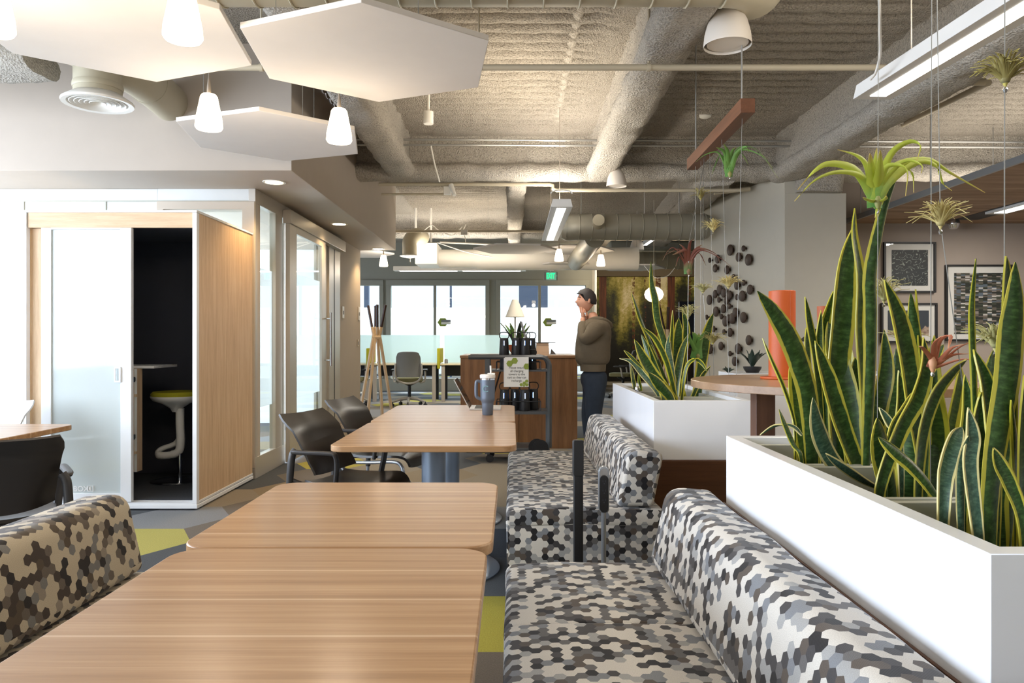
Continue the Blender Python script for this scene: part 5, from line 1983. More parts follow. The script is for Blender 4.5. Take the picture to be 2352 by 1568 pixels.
for y in (Yc - 0.02, Yc + 0.34):
    MB().tube(frame_pts(y), 0.027, 4, flat=(0.9, 0.9)).build('side_frame', M['cart'], t_, bevel=0.003)
    MB().box(cx_(1114), cx_(1125), y - 0.02, y + 0.02, cz_(1042), cz_(824)).build('upright', M['cart'], t_)
MB().box(cx_(1118), cx_(1262), Yc - 0.02, Yc + 0.36, cz_(853), cz_(849)).build('shelf', M['cart'], t_)
MB().box(cx_(1118), cx_(1262), Yc - 0.02, Yc + 0.36, cz_(951), cz_(944)).build('shelf', M['cart'], t_)
MB().box(cx_(1072), cx_(1262), Yc - 0.05, Yc + 0.38, 0.10, 0.15).build('base_tray', M['cart'], t_, bevel=0.006)
MB().box(cx_(1120), cx_(1258), Yc - 0.02, Yc + 0.36, cz_(822), cz_(818)).build('top_tray', M['cart'], t_)
for (za, zb3) in ((849, 831), (944, 922)):
    m = MB()
    z1 = cz_(zb3)
    x0_, x1_ = cx_(1140), cx_(1242)
    m.tube([V(x0_, Yc, z1), V(x1_, Yc, z1), V(x1_, Yc + 0.32, z1), V(x0_, Yc + 0.32, z1)], 0.005, 6, closed=True)
    for xx in (x0_, x1_):
        for yy in (Yc, Yc + 0.32):
            m.cyl((xx, yy, cz_(za)), (xx, yy, z1), 0.005, n=6)
    m.build('guard_rail', M['blackm'], t_)
for (xx, yy) in ((1092, 0.0), (1092, 0.32), (1240, 0.0), (1240, 0.32)):
    q = V(cx_(xx + 33 if xx < 1200 else xx), Yc + yy, 0)
    MB().cyl((q.x, q.y - 0.012, 0.04), (q.x, q.y + 0.012, 0.04), 0.04, n=24).cyl((q.x, q.y - 0.014, 0.04), (q.x, q.y + 0.014, 0.04), 0.012, n=12).build('caster', M['black'], t_)
for (px, py, r_) in ((1233, 1027, 0.085), (1241, 1042, 0.08)):
    q = P(px, py + 6, Yc - 0.04)
    MB().cyl((q.x, q.y - 0.03 if px < 1240 else q.y - 0.07, max(q.z, 0.16)), (q.x, q.y - 0.01 if px < 1240 else q.y - 0.05, max(q.z, 0.16)), r_, n=32).build('cable_reel', M['black'], t_)
MB().tube([P(1150, 850, Yc + 0.1), P(1134, 905, Yc + 0.1), P(1130, 940, Yc + 0.12)], 0.01, 6).build('power_cord', M['black'], t_)


def tower(label):
    t = T('charging_tower', (0, 0, 0), label, 'charger', 'black charging towers on the cart')
    MB().lathe([(0.057, 0.0), (0.060, 0.01), (0.054, 0.12), (0.049, 0.205), (0.047, 0.212), (0.02, 0.214)], (0, 0, 0), 28).build('body', M['black'], t)
    MB().tube(smooth_path([V(-0.038, 0, 0.205), V(-0.055, 0, 0.23), V(-0.052, 0, 0.262), V(-0.03, 0, 0.28), V(0.03, 0, 0.28), V(0.052, 0, 0.262), V(0.055, 0, 0.23), V(0.038, 0, 0.205)], 26), 0.0055, 8).build('handle', M['black'], t)
    MB().box(-0.0035, 0.0035, -0.0555, -0.049, 0.125, 0.18).build('light_strip', M['led'], t)
    return t


tw = tower('black charging tower on the cart top, leftmost')
tw.location = (cx_(1158, Yc + 0.1), Yc + 0.1, cz_(817))
G = 'black charging towers on the cart'
TOW = [(1186, 0.07, 817, 'black charging tower on the cart top, second from left'), (1206, 0.05, 817, 'black charging tower on the cart top, third from left'), (1220, 0.20, 817, 'black charging tower on the cart top, rightmost'),
       (1158, 0.1, 849, 'black charging tower left of the paper sign on the upper shelf'), (1222, 0.12, 849, 'black charging tower right of the paper sign on the upper shelf'),
       (1159, 0.10, 944, 'black charging tower on the lower shelf, leftmost'), (1183, 0.16, 944, 'black charging tower on the lower shelf, second from left'), (1205, 0.06, 944, 'black charging tower on the lower shelf, third from left'), (1225, 0.19, 944, 'black charging tower on the lower shelf, rightmost')]
for (px, dy, pz, lab) in TOW:
    sc_ = 0.86 if pz == 849 else (1.0 if pz == 944 else 0.92)
    clone(tw, (cx_(px, Yc + dy), Yc + dy, cz_(pz) + 0.0005), rnd.Random(px).uniform(-.25, .25), lab, G, scale=(sc_ * 0.95, sc_ * 0.95, 0.72 if pz == 849 else (1.0 if pz == 944 else 0.85)))
tw.scale = (0.87, 0.87, 0.85)
# paper sign
q = P(1187, 854, Yc - 0.06)
hw, hh = 27 * Yc / F, 34 * Yc / F
t_ = T('paper_sign', q, 'paper sign with green hexagons asking to return charging towers, hung on the cart', 'sign')
MB().box(q.x - hw, q.x + hw, q.y, q.y + 0.004, q.z - hh, q.z + hh).build('sheet', M['paper'], t_)
MB().box(q.x - hw - 0.012, q.x - hw - 0.0005, q.y + 0.0, q.y + 0.016, q.z - hh, q.z + hh - 0.01).build('holder', M['lightbody'], t_)
for k, s_ in enumerate(('Please return', 'all charging', 'towers to the', 'cart so they can', 'recharge.')):
    text(s_, 0.0335, (q.x + 0.0, q.y - 0.001, q.z + 0.042 - 0.0325 * k), 'ink', t_, 'lettering', ext=0.0004, sx=0.88)
for (dx, dz, r_, c0) in ((-0.072, 0.085, 0.034, 0), (-0.022, 0.112, 0.034, 0), (0.1, 0.055, 0.034, 1), (0.045, -0.128, 0.018, 0), (0.075, -0.112, 0.018, 0), (0.1, -0.128, 0.018, 0), (0.072, -0.138, 0.012, 0), (0.1, -0.092, 0.018, 0)):
    pl = [(q.x + min(hw, dx + r_ * math.cos(PI * j / 3)), q.z + max(-hh, dz + r_ * math.sin(PI * j / 3))) for j in range(6)]
    MB().prism(pl, 'y', q.y - 0.0015, q.y - 0.0004).build('green_hexagon', M['green_hex'], t_)

# ------------------------------------------------------------------ coat stand
Yk = 11.6
cc = P(863, 770, Yk)
t_ = T('coat_stand', (cc.x, Yk, 0), 'maple coat stand of crossing poles with dark tips beside the corridor wall', 'coat stand')
for k, (bxp, bdy, mxp, txp, tdy) in enumerate(((832, -0.28, 858, 842, 0.12), (853, -0.34, 862, 857, 0.2), (873, 0.2, 867, 872, -0.2), (900, 0.1, 872, 888, -0.1))):
    b = V((bxp - 1176) * Yk / F, Yk + bdy, 0.0)
    mm_ = V((mxp - 1176) * Yk / F, Yk, H + (780 - 770) * Yk / F)
    tt = V((txp - 1176) * Yk / F, Yk + tdy, H + (780 - 701) * Yk / F)
    jt = mm_.lerp(tt, 0.28)
    MB().tube([b, mm_, jt], 0.026, 4).build('pole', M['coatw'], t_, bevel=0.003)
    MB().tube([jt, tt], 0.021, 4).build('dark_tip', M['coatd'], t_)
MB().tube([V(cc.x - 0.05, Yk, cc.z - 0.03), V(cc.x + 0.08, Yk, cc.z - 0.03)], 0.035, 6).build('collar', M['coatw'], t_)

# ------------------------------------------------------------------ wall plates
for (px, pz, Y, w_, h_, lab) in ((792, 717, 9.98, 0.10, 0.16, 'white room sign plate on the corridor wall by the sliding door'), (827, 720, 11.02, 0.10, 0.20, 'white control plate at the end of the corridor wall'), (820, 787, 10.95, 0.09, 0.10, 'small beige switch plate low on the corridor wall')):
    z = H + (780 - pz) * Y / F
    o = T('wall_plate', (-2.284, Y, z), lab, 'wall plate')
    MB().box(-2.2845, -2.272, Y - w_ / 2, Y + w_ / 2, z - h_ / 2, z + h_ / 2).build('plate', M['white'] if pz < 780 else M['plate'], o, bevel=0.003)
    MB().box(-2.272, -2.269, Y - w_ * 0.25, Y + w_ * 0.2, z - 0.03, z + 0.02).build('button', M['meshgrey'], o)

# ------------------------------------------------------------------ desks
Yd = 14.9


def dx_(px, Y=Yd):
    return (px - 1176) * Y / F


zd = 0.76
for i, (a, b, lab) in enumerate(((640, 852, 'pale topped desk in the far office behind the coat stand'), (853, 1006, 'pale topped desk behind the grey office chair'), (1010, 1200, 'pale topped desk partly hidden by the wood cabinet'))):
    x0_, x1_ = dx_(a) + 0.01, dx_(b) - 0.01
    t_ = T('office_desk', ((x0_ + x1_) / 2, Yd, 0), lab, 'desk', 'office desks in the far row')
    MB().box(x0_, x1_, Yd - 0.1, Yd + 0.7, zd - 0.03, zd).build('desktop', M['desk_top'], t_, bevel=0.003)
    MB().box(x0_ + 0.06, x1_ - 0.06, Yd + 0.3, Yd + 0.33, zd - 0.26, zd - 0.031).build('modesty_panel', M['black'], t_)
    for xx in (x0_ + 0.03, x1_ - 0.10):
        MB().box(xx, xx + 0.07, Yd - 0.08, Yd, 0, zd - 0.031).build('leg', M['deskleg'], t_)
        MB().box(xx, xx + 0.06, Yd + 0.62, Yd + 0.68, 0, zd - 0.031).build('leg', M['blackm'], t_)
    MB().box(x0_ + 0.02, x1_ - 0.02, Yd + 0.705, Yd + 0.717, zd - 0.05, H + (780 - 771) * Yd / F + 0.02).build('glass_screen', M['frost_desk'], t_)
for (px, lab) in ((848, 'yellow-green felt divider standing on the desks behind the coat stand'), (1009, 'yellow-green felt divider right of the grey office chair')):
    o = T('felt_divider', (dx_(px), Yd, zd), lab, 'divider')
    xx = dx_(px)
    MB().box(xx - 0.03, xx + 0.03, Yd - 0.12, Yd + 0.55, zd - 0.13 + 0.14, zd + 0.31).build('panel', M['yellow'], o, bevel=0.01)
    MB().box(xx - 0.03, xx + 0.03, Yd - 0.165, Yd - 0.122, zd - 0.10, zd + 0.31).build('front_edge', M['lime'], o, bevel=0.01)
for (px, h_, lab) in ((870, 0.05, 'small dark desk item left of the coat stand'), (1025, 0.09, 'small grey speaker on the far desk by the divider')):
    o = MB().lathe([(0.035, 0.0005), (0.035, h_ * 0.7), (0.02, h_)], (dx_(px, Yd + 0.2), Yd + 0.2, zd), 16).build('desk_speaker' if px > 1000 else 'desk_bell', M['meshgrey'], origin=(dx_(px, Yd + 0.2), Yd + 0.2, zd))
    tag(o, lab, 'desk item')


def office_chair(label, seatm):
    t = T('office_chair', (0, 0, 0), label, 'office chair', 'grey office chairs')
    # faces +Y (back toward -Y, camera)
    g = []
    for i in range(15):
        v = i / 14
        row = []
        for j in range(13):
            u = -1 + 2 * j / 12
            hw = 0.225 - 0.02 * abs(v - 0.45) - 0.03 * max(0, v - 0.85) / 0.15 * 1
            x = hw * u
            y = -0.245 - 0.05 * v + 0.05 * abs(u) ** 2 + 0.03 * math.sin(v * PI)
            z = 0.55 + 0.47 * v - 0.02 * abs(u) ** 4 * (1 if v > 0.8 else 0)
            row.append(V(x, y, z))
        g.append(row)
    MB().sheet(g, 0.03).build('backrest', M['meshgrey'], t, ang=60)
    m = MB()
    m.tube(smooth_path([V(-0.235, -0.20, 0.80), V(-0.245, -0.215, 0.62), V(-0.20, -0.22, 0.50), V(-0.08, -0.2, 0.44), V(0.08, -0.2, 0.44), V(0.20, -0.22, 0.50), V(0.245, -0.215, 0.62), V(0.235, -0.20, 0.80)], 34), 0.022, 8, flat=(1, 0.9))
    m.build('back_frame', M['silver_pl'], t)
    MB().prism(rrect(-0.24, 0.24, -0.2, 0.27, 0.09, 6), 'z', 0.455, 0.535).build('seat', seatm, t, bevel=0.02)
    for s in (-1, 1):
        MB().tube(smooth_path([V(0.20 * s, -0.06, 0.44), V(0.285 * s, -0.04, 0.47), V(0.295 * s, -0.02, 0.60), V(0.29 * s, 0, 0.66)], 12), 0.018, 8).build('arm_post', M['silver_pl'], t)
        MB().box(0.29 * s - 0.045, 0.29 * s + 0.045, -0.12, 0.14, 0.66, 0.69).build('arm_pad', M['black'], t, bevel=0.01)
    MB().cyl((0, 0, 0.12), (0, 0, 0.40), 0.03, n=14).lathe([(0.03, 0.38), (0.12, 0.42), (0.14, 0.455)], (0, 0, 0), 16).build('gas_lift', M['black'], t)
    for k in range(5):
        a = 2 * PI * k / 5 - PI / 2
        d = V(math.cos(a), math.sin(a), 0)
        sp = MB().tube([V(0, 0, 0.15), d * 0.16 + V(0, 0, 0.135), d * 0.32 + V(0, 0, 0.085)], [0.034, 0.028, 0.018], 8).build('star_leg', M['silver_pl'], t)
        c = d * 0.32
        n_ = V(-d.y, d.x, 0)
        MB().cyl(c + V(0, 0, 0.03) - n_ * 0.025, c + V(0, 0, 0.03) + n_ * 0.025, 0.03, n=14).cyl(c + V(0, 0, 0.05), c + V(0, 0, 0.09), 0.01, n=8).build('caster', M['black'], sp)
    return t


oc_ = office_chair('grey-backed office chair on a star base at the far desk, centre of view', M['olive'])
oc_.location = ((936 - 1176) * 13.6 / F, 13.85, 0)
oc_.rotation_euler = (0, 0, 0.05)
clone(oc_, ((806 - 1176) * 13.9 / F, 14.0, 0), -0.2, 'office chair cut off by the corridor wall, only arm and wheels in view', 'grey office chairs')
clone(oc_, ((1436 - 1176) * 15.5 / F, 15.8, 0), math.radians(70), 'dark office chair against the forest mural behind the man', 'grey office chairs')

# ------------------------------------------------------------------ dark screen by the knob wall
q = P(1577, 745, 12.8)
t_ = T('display_screen', (q.x, q.y, 0), 'tall dark screen on a stand between mural and knob wall', 'screen')
Rm = Matrix.Translation((q.x, q.y, 0)) @ Matrix.Rotation(math.radians(8), 4, 'Y')
a, b = P(1560, 692, 12.8), P(1600, 800, 12.8)
MB().box(a.x, b.x, q.y, q.y + 0.05, b.z, a.z).build('panel', M['tv'], t_, bevel=0.01)
MB().box(q.x - 0.03, q.x + 0.03, q.y + 0.05, q.y + 0.09, 0.02, b.z + 0.2).box(q.x - 0.3, q.x + 0.3, q.y - 0.1, q.y + 0.3, 0, 0.02).build('stand', M['black'], t_)
# lounge stool with dark legs behind plants, vase
q = P(1530, 800, 9.4)
t_ = T('second_coat_stand', (q.x, q.y, 0), 'second coat stand with dark tips behind the far planter plants', 'coat stand')
for k, (bxp, txp, dy) in enumerate(((1500, 1520, 0.1), (1520, 1527, -0.15), (1545, 1532, 0.12), (1560, 1545, -0.1))):
    Yq = 10.6
    b = V((bxp - 1176) * Yq / F, Yq + dy, 0)
    mm_ = V((1533 - 1176) * Yq / F, Yq, H - 0.2)
    j_ = V((txp * 1.0 - 1176) * Yq / F, Yq - dy * 0.4, H + (780 - 756) * Yq / F)
    tt = V((1533 + (txp - 1533) * 2.2 - 1176) * Yq / F, Yq - dy, H + (780 - 706) * Yq / F)
    MB().tube([b, mm_, j_], 0.024, 4).build('pole', M['coatw'], t_)
    MB().tube([j_, tt], 0.02, 4).build('dark_tip', M['coatd'], t_)

# ------------------------------------------------------------------ knob wall discs
KN = [(1098, 135, 100), (1220, 120, 55), (1175, 198, 85), (1263, 222, 105), (985, 215, 80), (913, 226, 45), (963, 298, 75), (1070, 312, 80), (1130, 385, 70), (1160, 450, 85), (1220, 428, 55), (1278, 490, 90), (1208, 548, 100), (1162, 558, 55), (1092, 540, 85), (1040, 520, 85), (1003, 490, 90), (963, 530, 75), (910, 582, 92), (998, 583, 50), (1065, 590, 75), (1038, 662, 82), (1092, 640, 50), (970, 688, 92), (1145, 695, 85), (1020, 733, 50), (1085, 745, 65), (1117, 750, 100), (1055, 775, 95), (1218, 740, 100), (886, 738, 45), (948, 845, 60), (1042, 870, 48), (1097, 875, 82), (1267, 945, 92), (915, 1025, 92), (1015, 997, 78), (1170, 1022, 98), (1098, 1066, 50), (1140, 1135, 85)]
P0 = V(3.05, 8.3, 0)
dr_ = V(-0.208, 0.978, 0).normalized()
nw = V(-dr_.y, dr_.x, 0)
kproto = {}
for i, (a, b, hz_) in enumerate(KN):
    px, py = 1400 + a / 3.92 + 4, 540 + b / 3.92
    t = (px - 1176) / F
    s_ = (P0.x - t * P0.y) / (t * dr_.y - dr_.x)
    pt = P0 + dr_ * s_
    pt.z = H + (780 - py) * pt.y / F
    rad = hz_ / 3.92 * pt.y / F / 2
    zone = 'upper' if b < 460 else ('middle' if b < 800 else 'lower')
    szn = 'small' if hz_ < 66 else 'large'
    lab = '%s dark wooden disc knob on the grey wall, in the %s part of the cluster' % (szn, zone)
    grp = '%s dark disc knobs on the grey wall, %s part' % (szn, zone)
    if (a, b) == (1263, 222):
        lab = 'large dark wooden disc knob nearest the pier in the upper right of the cluster'
    if (a, b) == (1140, 1135):
        lab = 'lowest large dark wooden disc knob of the cluster on the grey wall'
    if (a, b) == (1267, 945):
        lab = 'large dark disc knob standing alone at the lower right of the cluster'
    if (a, b) == (1098, 135):
        lab = 'topmost large dark wooden disc knob of the cluster on the grey wall'
    solo = 'topmost' in lab or 'lowest' in lab or 'nearest' in lab or 'alone' in lab
    if not kproto:
        r_ = T('wooden_disc', (0, 0, 0), lab, 'wall knob', None if solo else grp)
        Mx = Matrix.Rotation(PI / 2, 4, 'Y')
        MB().lathe([(0.93, 0.036), (1.0, 0.038), (1.0, 0.050), (0.95, 0.053)], (0, 0, 0), 32, M=Matrix(((0, 0, 1, 0), (1, 0, 0, 0), (0, 1, 0, 0), (0, 0, 0, 1)))).build('disc', M['knob'], r_)
        MB().cyl((0.0, 0, 0), (0.038, 0, 0), 0.35, n=20).build('stem', M['knob'], r_)
        kproto[0] = r_
        o = r_
    else:
        o = clone(kproto[0], pt, 0, lab, None if solo else grp)
        if solo and 'group' in o:
            del o['group']
    o.location = pt
    o.rotation_euler = (0, 0, math.atan2(nw.y, nw.x))
    o.scale = (1.0, rad, rad)

# ------------------------------------------------------------------ round bar table and what stands around it
cx, cy, R_, zr = 1.352, 3.15, 0.575, 1.067
t_ = T('round_bar_table', (cx, cy, 0), 'round wood bar-height table behind the near planter', 'table')
MB().lathe([(R_ - 0.002, zr - 0.031), (R_, zr - 0.029), (R_, zr - 0.002), (R_ - 0.002, zr)], (cx, cy, 0), 72).build('tabletop', M['round'], t_, ang=30)
lx0, lx1 = (1737 - 1176) * 3.2 / F, (1781 - 1176) * 3.2 / F
MB().box(lx0, lx1, 3.2, 3.28, 0, zr - 0.0315).build('slab_leg', M['walnut_v'], t_, bevel=0.002)
MB().box(1.66, 1.72, 3.2, 3.5, 0, zr - 0.0315).build('slab_leg', M['walnut_v'], t_, bevel=0.002)
ZR = zr
q = P(1800, 868, 3.25)
t_ = T('orange_lamp', (q.x, 3.27, ZR), 'orange leather cylinder lamp standing on the round bar table', 'lamp')
MB().lathe([(0.086, 0.0005), (0.088, 0.004), (0.086, 0.010), (0.05, 0.011)], (q.x - 0.005, 3.27, ZR), 48).build('base_plate', M['orange'], t_)
r1 = 29.5 * 3.27 / F
htop = H + (780 - 668) * 3.27 / F - ZR
MB().lathe([(r1, 0.0115), (r1, htop - 0.002), (r1 - 0.002, htop), (r1 - 0.006, htop)], (q.x, 3.27, ZR), 48).build('cylinder', M['orange'], t_, ang=30)
MB().tube([V(q.x + r1 * 0.3, 3.27 - r1 * 0.955, ZR + 0.015), V(q.x + r1 * 0.3, 3.27 - r1 * 0.955, ZR + htop - 0.004)], 0.0006, 4).build('stitch_seam', M['terra'], t_)
# second lamp, dark cone shade on terracotta stem
q = P(1893, 860, 3.5)
zc = H + (780 - 703) * 3.5 / F
t_ = T('cone_lamp', (q.x, 3.5, ZR), 'terracotta lamp with a dark shallow cone shade half hidden by the tall leaves', 'lamp')
MB().lathe([(0.07, 0.0005), (0.07, 0.008), (0.034, 0.012), (0.03, 0.20), (0.032, zc - ZR)], (q.x, 3.5, ZR), 32).build('body', M['terra'], t_)
MB().lathe([(0.112, 0.165), (0.115, 0.168), (0.04, 0.225), (0.0345, 0.226)], (q.x, 3.5, ZR), 36).build('shade', M['black'], t_)

# recycling station behind the table
Ys = 5.95
xs0, xs1 = (1690 - 1176) * Ys / F, 3.45
zs_ = H - (858 - 780) * Ys / F
t_ = T('recycling_station', ((xs0 + xs1) / 2, Ys + 0.25, 0), 'white recycling cabinet behind the round table, with red round signs', 'cabinet')
MB().box(xs0, xs1, Ys, Ys + 0.5, 0.05, zs_).build('carcass', M['planter'], t_, bevel=0.003)
MB().box(xs0 + 0.04, xs1 - 0.04, Ys + 0.04, Ys + 0.46, 0, 0.05).build('plinth', M['black'], t_)
for k in range(3):
    a = xs0 + (xs1 - xs0) * k / 3
    MB().box(a + 0.006, a + (xs1 - xs0) / 3 - 0.006, Ys - 0.018, Ys - 0.001, 0.08, zs_ - 0.03).build('door', M['planter'], t_, bevel=0.002)
for (px, txt, lab) in ((1858, 'RECYCLE', 'brick red round sign with white RECYCLE lettering, left one under the round table'), (1958, 'RECYCLE', 'brick red round sign with white lettering, right one under the round table')):
    q = P(px, 952, Ys - 0.02)
    s_ = T('round_sign', q, lab, 'sign', None)
    MB().cyl((q.x, Ys - 0.026, q.z), (q.x, Ys - 0.0185, q.z), 0.13, n=40).build('disc', M['sign_red'], s_)
    o = text(txt, 0.05, (0, 0, 0), 'sign_w', None, 'lettering')
    Rm = Matrix.Translation((q.x - 0.085 if px < 1900 else q.x + 0.085, -0.028 + Ys, q.z)) @ Matrix.Rotation(-PI / 2, 4, 'Y')
    o.data.transform(Matrix.Translation(-q) @ Rm)
    o.parent = s_
# dark agave plant on the cabinet
q = P(1728, 858, 6.15)
t_ = T('agave_plant', (q.x, q.y, zs_), 'dark green agave rosette on the white cabinet seen over the round table', 'potted plant')
MB().lathe([(0.05, 0.0005), (0.07, 0.03), (0.075, 0.05), (0.06, 0.05)], (q.x, q.y, zs_), 24).build('pot', M['black'], t_)
R = rnd.Random(5)
for k in range(15):
    a = 2 * PI * k / 15 + R.uniform(-.2, .2)
    l = R.uniform(0.11, 0.16)
    o_ = R.uniform(0.2, 0.95)
    b = V(q.x, q.y, zs_ + 0.045)
    leaf_mesh([b, b + V(math.cos(a) * l * o_ * 0.5, math.sin(a) * l * o_ * 0.5, l * 0.5), b + V(math.cos(a) * l * o_, math.sin(a) * l * o_, l * (1.05 - o_ * 0.3))], 0.042, side=(-math.sin(a), math.cos(a), 0), prof='leaf', nseg=8).build('leaf', M['succ'], t_)
q = P(1712, 858, 6.1)
q.x += -0.12
t_ = T('small_succulent', (q.x - 0.02, q.y, zs_), 'tiny dark succulent left of the agave on the white cabinet', 'potted plant')
for k in range(7):
    a = 2 * PI * k / 7
    b = V(q.x - 0.02, q.y, zs_ + 0.002)
    leaf_mesh([b, b + V(math.cos(a) * 0.03, math.sin(a) * 0.03, 0.02), b + V(math.cos(a) * 0.05, math.sin(a) * 0.05, 0.03 + 0.01 * (k % 3))], 0.025, side=(-math.sin(a), math.cos(a), 0), prof='leaf', nseg=5).build('leaf', M['succ'], t_)

# ------------------------------------------------------------------ standing man
def skin_obj(name, verts, edges, radii, mat, parent, sub=2, root=0):
    me = bpy.data.meshes.new(name)
    off = LOC[parent]
    me.from_pydata([tuple(Vector(v) - off) for v in verts], edges, [])
    o = bpy.data.objects.new(name, me)
    COL.objects.link(o)
    o.modifiers.new('Skin', 'SKIN')
    o.modifiers['Skin'].use_smooth_shade = True
    bpy.context.view_layer.update()
    if not me.skin_vertices:
        bpy.context.view_layer.objects.active = o
    for i, r in enumerate(radii):
        rr = r if isinstance(r, tuple) else (r, r)
        me.skin_vertices[0].data[i].radius = rr
        me.skin_vertices[0].data[i].use_root = (i == root)
    s = o.modifiers.new('Sub', 'SUBSURF')
    s.levels = s.render_levels = sub
    bpy.context.view_layer.update()
    dg = bpy.context.evaluated_depsgraph_get()
    nm = bpy.data.meshes.new_from_object(o.evaluated_get(dg))
    bpy.data.objects.remove(o)
    nm.name = name
    nm.materials.clear()
    nm.materials.append(mat)
    for p in nm.polygons:
        p.use_smooth = True
    ob = bpy.data.objects.new(name, nm)
    COL.objects.link(ob)
    ob.parent = parent
    LOC[ob] = off
    return ob


YM = 8.12
K = YM / F


def W(px, py, dy=0.0):
    return V((px - 1176) * K, YM + dy, H - (py - 780) * K)


man = T('person', ((1362 - 1176) * K, YM, 0), 'standing man in taupe hoodie and dark jeans, facing left, hand at his mouth', 'person')


def chain(start, pts, rad, V_, E_, R_l):
    last = start
    for p, r in zip(pts, rad):
        V_.append(p)
        R_l.append(r)
        E_.append((last, len(V_) - 1))
        last = len(V_) - 1
    return last


# body: pelvis root, spine, neck, head core, arms with hands, legs with feet
Vb, Eb, Rb = [W(1363, 868)], [], [(0.09, 0.11)]
sp = chain(0, [W(1362, 835), W(1362, 800), W(1366, 765), W(1367, 742)], [(0.08, 0.11), (0.085, 0.12), (0.09, 0.13), (0.06, 0.10)], Vb, Eb, Rb)
nk = chain(sp, [W(1362, 729), W(1357, 716)], [0.06, 0.056], Vb, Eb, Rb)
# arm near camera (dy negative): shoulder, elbow, wrist to mouth
for dy, ex, wr in ((-1, (1337, 786), (1337, 736)), (1, (1346, 790), (1345, 752))):
    s1 = chain(sp, [W(1366, 748, 0.17 * dy), W((1366 + ex[0]) / 2 + 2, (748 + ex[1]) / 2, 0.21 * dy), W(ex[0], ex[1], 0.20 * dy), W((ex[0] + wr[0]) / 2, (ex[1] + wr[1]) / 2, 0.13 * dy), W(wr[0], wr[1], 0.07 * dy), W(wr[0] + 1, wr[1] - 8, 0.06 * dy)], [0.045, 0.04, 0.036, 0.034, 0.028, 0.03], Vb, Eb, Rb)
for dy, kn, an, ft in ((-1, (1360, 945), (1372, 1028), (1346, 1040)), (1, (1352, 948), (1360, 1026), (1336, 1040))):
    chain(0, [W(1363, 885, 0.09 * dy), W(kn[0], kn[1], 0.10 * dy), W(an[0], an[1], 0.10 * dy), W(an[0], 1040, 0.1 * dy), W(ft[0], ft[1] + 3, 0.11 * dy)], [0.07, 0.05, 0.036, 0.036, 0.03], Vb, Eb, Rb)
body = skin_obj('body', Vb, Eb, Rb, M['skin'], man)

# head as sculpted profile mesh
hc = W(1347.5, 690)
m = MB()
NU, NV = 28, 24
rows = []
for i in range(NV + 1):
    v = i / NV
    ph = PI * v
    row = []
    for j in range(NU):
        th = 2 * PI * j / NU
        x = -math.cos(th) * math.sin(ph)     # -x is the face side
        y = math.sin(th) * math.sin(ph)
        z = math.cos(ph)
        a, b, c = 0.100, 0.078, 0.122
        px_, py_, pz_ = x * a, y * b, z * c
        if z < -0.1:
            k = (-z - 0.1)
            py_ *= 1 - 0.25 * k
            if x > 0:
                px_ *= 1 - 0.55 * k
            else:
                px_ -= 0.012 * k
        if x < -0.55:
            f = (-x - 0.55) / 0.45
            cy_ = math.exp(-(y / 0.22) ** 2)
            px_ -= f * cy_ * 0.030 * math.exp(-((z + 0.12) / 0.16) ** 2)       # nose
            px_ -= f * 0.008 * math.exp(-((z - 0.22) / 0.10) ** 2)             # brow
            px_ += f * 0.008 * math.exp(-((z - 0.06) / 0.08) ** 2)             # eye line
            px_ -= f * cy_ * 0.010 * math.exp(-((z + 0.42) / 0.07) ** 2)       # lips
            px_ -= f * cy_ * 0.012 * math.exp(-((z + 0.80) / 0.15) ** 2)       # chin
        row.append(hc + V(px_, py_, pz_))
    rows.append(row)
vs = [p for r in rows for p in r]
fs = [(i * NU + j, i * NU + (j + 1) % NU, (i + 1) * NU + (j + 1) % NU, (i + 1) * NU + j) for i in range(NV) for j in range(NU)]
# merged into the body object so that the figure stays one mesh
hm = bpy.data.meshes.new('h')
hm.from_pydata([tuple(p - LOC[man]) for p in vs], [], fs)
bmx = bmesh.new()
bmx.from_mesh(body.data)
bmx.from_mesh(hm)


def add_ball(c, r, sc=(1, 1, 1)):
    res = bmesh.ops.create_uvsphere(bmx, u_segments=12, v_segments=8, radius=1)
    for v_ in res['verts']:
        v_.co = Vector((v_.co.x * r * sc[0], v_.co.y * r * sc[1], v_.co.z * r * sc[2])) + Vector(c) - LOC[man]


for s in (-1, 1):
    add_ball(hc + V(0.018, 0.076 * s, -0.006), 0.03, (0.6, 0.35, 1.05))
bmesh.ops.recalc_face_normals(bmx, faces=bmx.faces)
bmx.to_mesh(body.data)
bmx.free()
for p in body.data.polygons:
    p.use_smooth = True
# fingers: two raised hands
for s, wr in ((-1, (1338, 727)), (1, (1346, 743))):
    base = W(wr[0], wr[1], 0.055 * s)
    h = MB()
    h.tube([base + V(0, 0, -0.03), base + V(0, 0, 0.0), base + V(-0.004, 0, 0.045)], [0.024, 0.032, 0.033], 10, flat=(1, 0.6))
    for k, (ln) in enumerate((0.062, 0.07, 0.066, 0.05)):
        o_ = V(-0.026 + 0.0175 * k, 0, 0.042)
        h.tube(smooth_path([base + o_, base + o_ + V(-0.003, -0.008 * s, ln * 0.5), base + o_ + V(-0.006, -0.026 * s, ln)], 6), [0.0085, 0.0085, 0.008, 0.008, 0.0075, 0.007, 0.005], 8)
    h.tube(smooth_path([base + V(0.026, 0, 0.0), base + V(0.042, -0.01 * s, 0.02), base + V(0.044, -0.02 * s, 0.05)], 6), [0.0105, 0.010, 0.010, 0.009, 0.009, 0.008, 0.006], 8)
    h.build('hand', M['skin'], man)
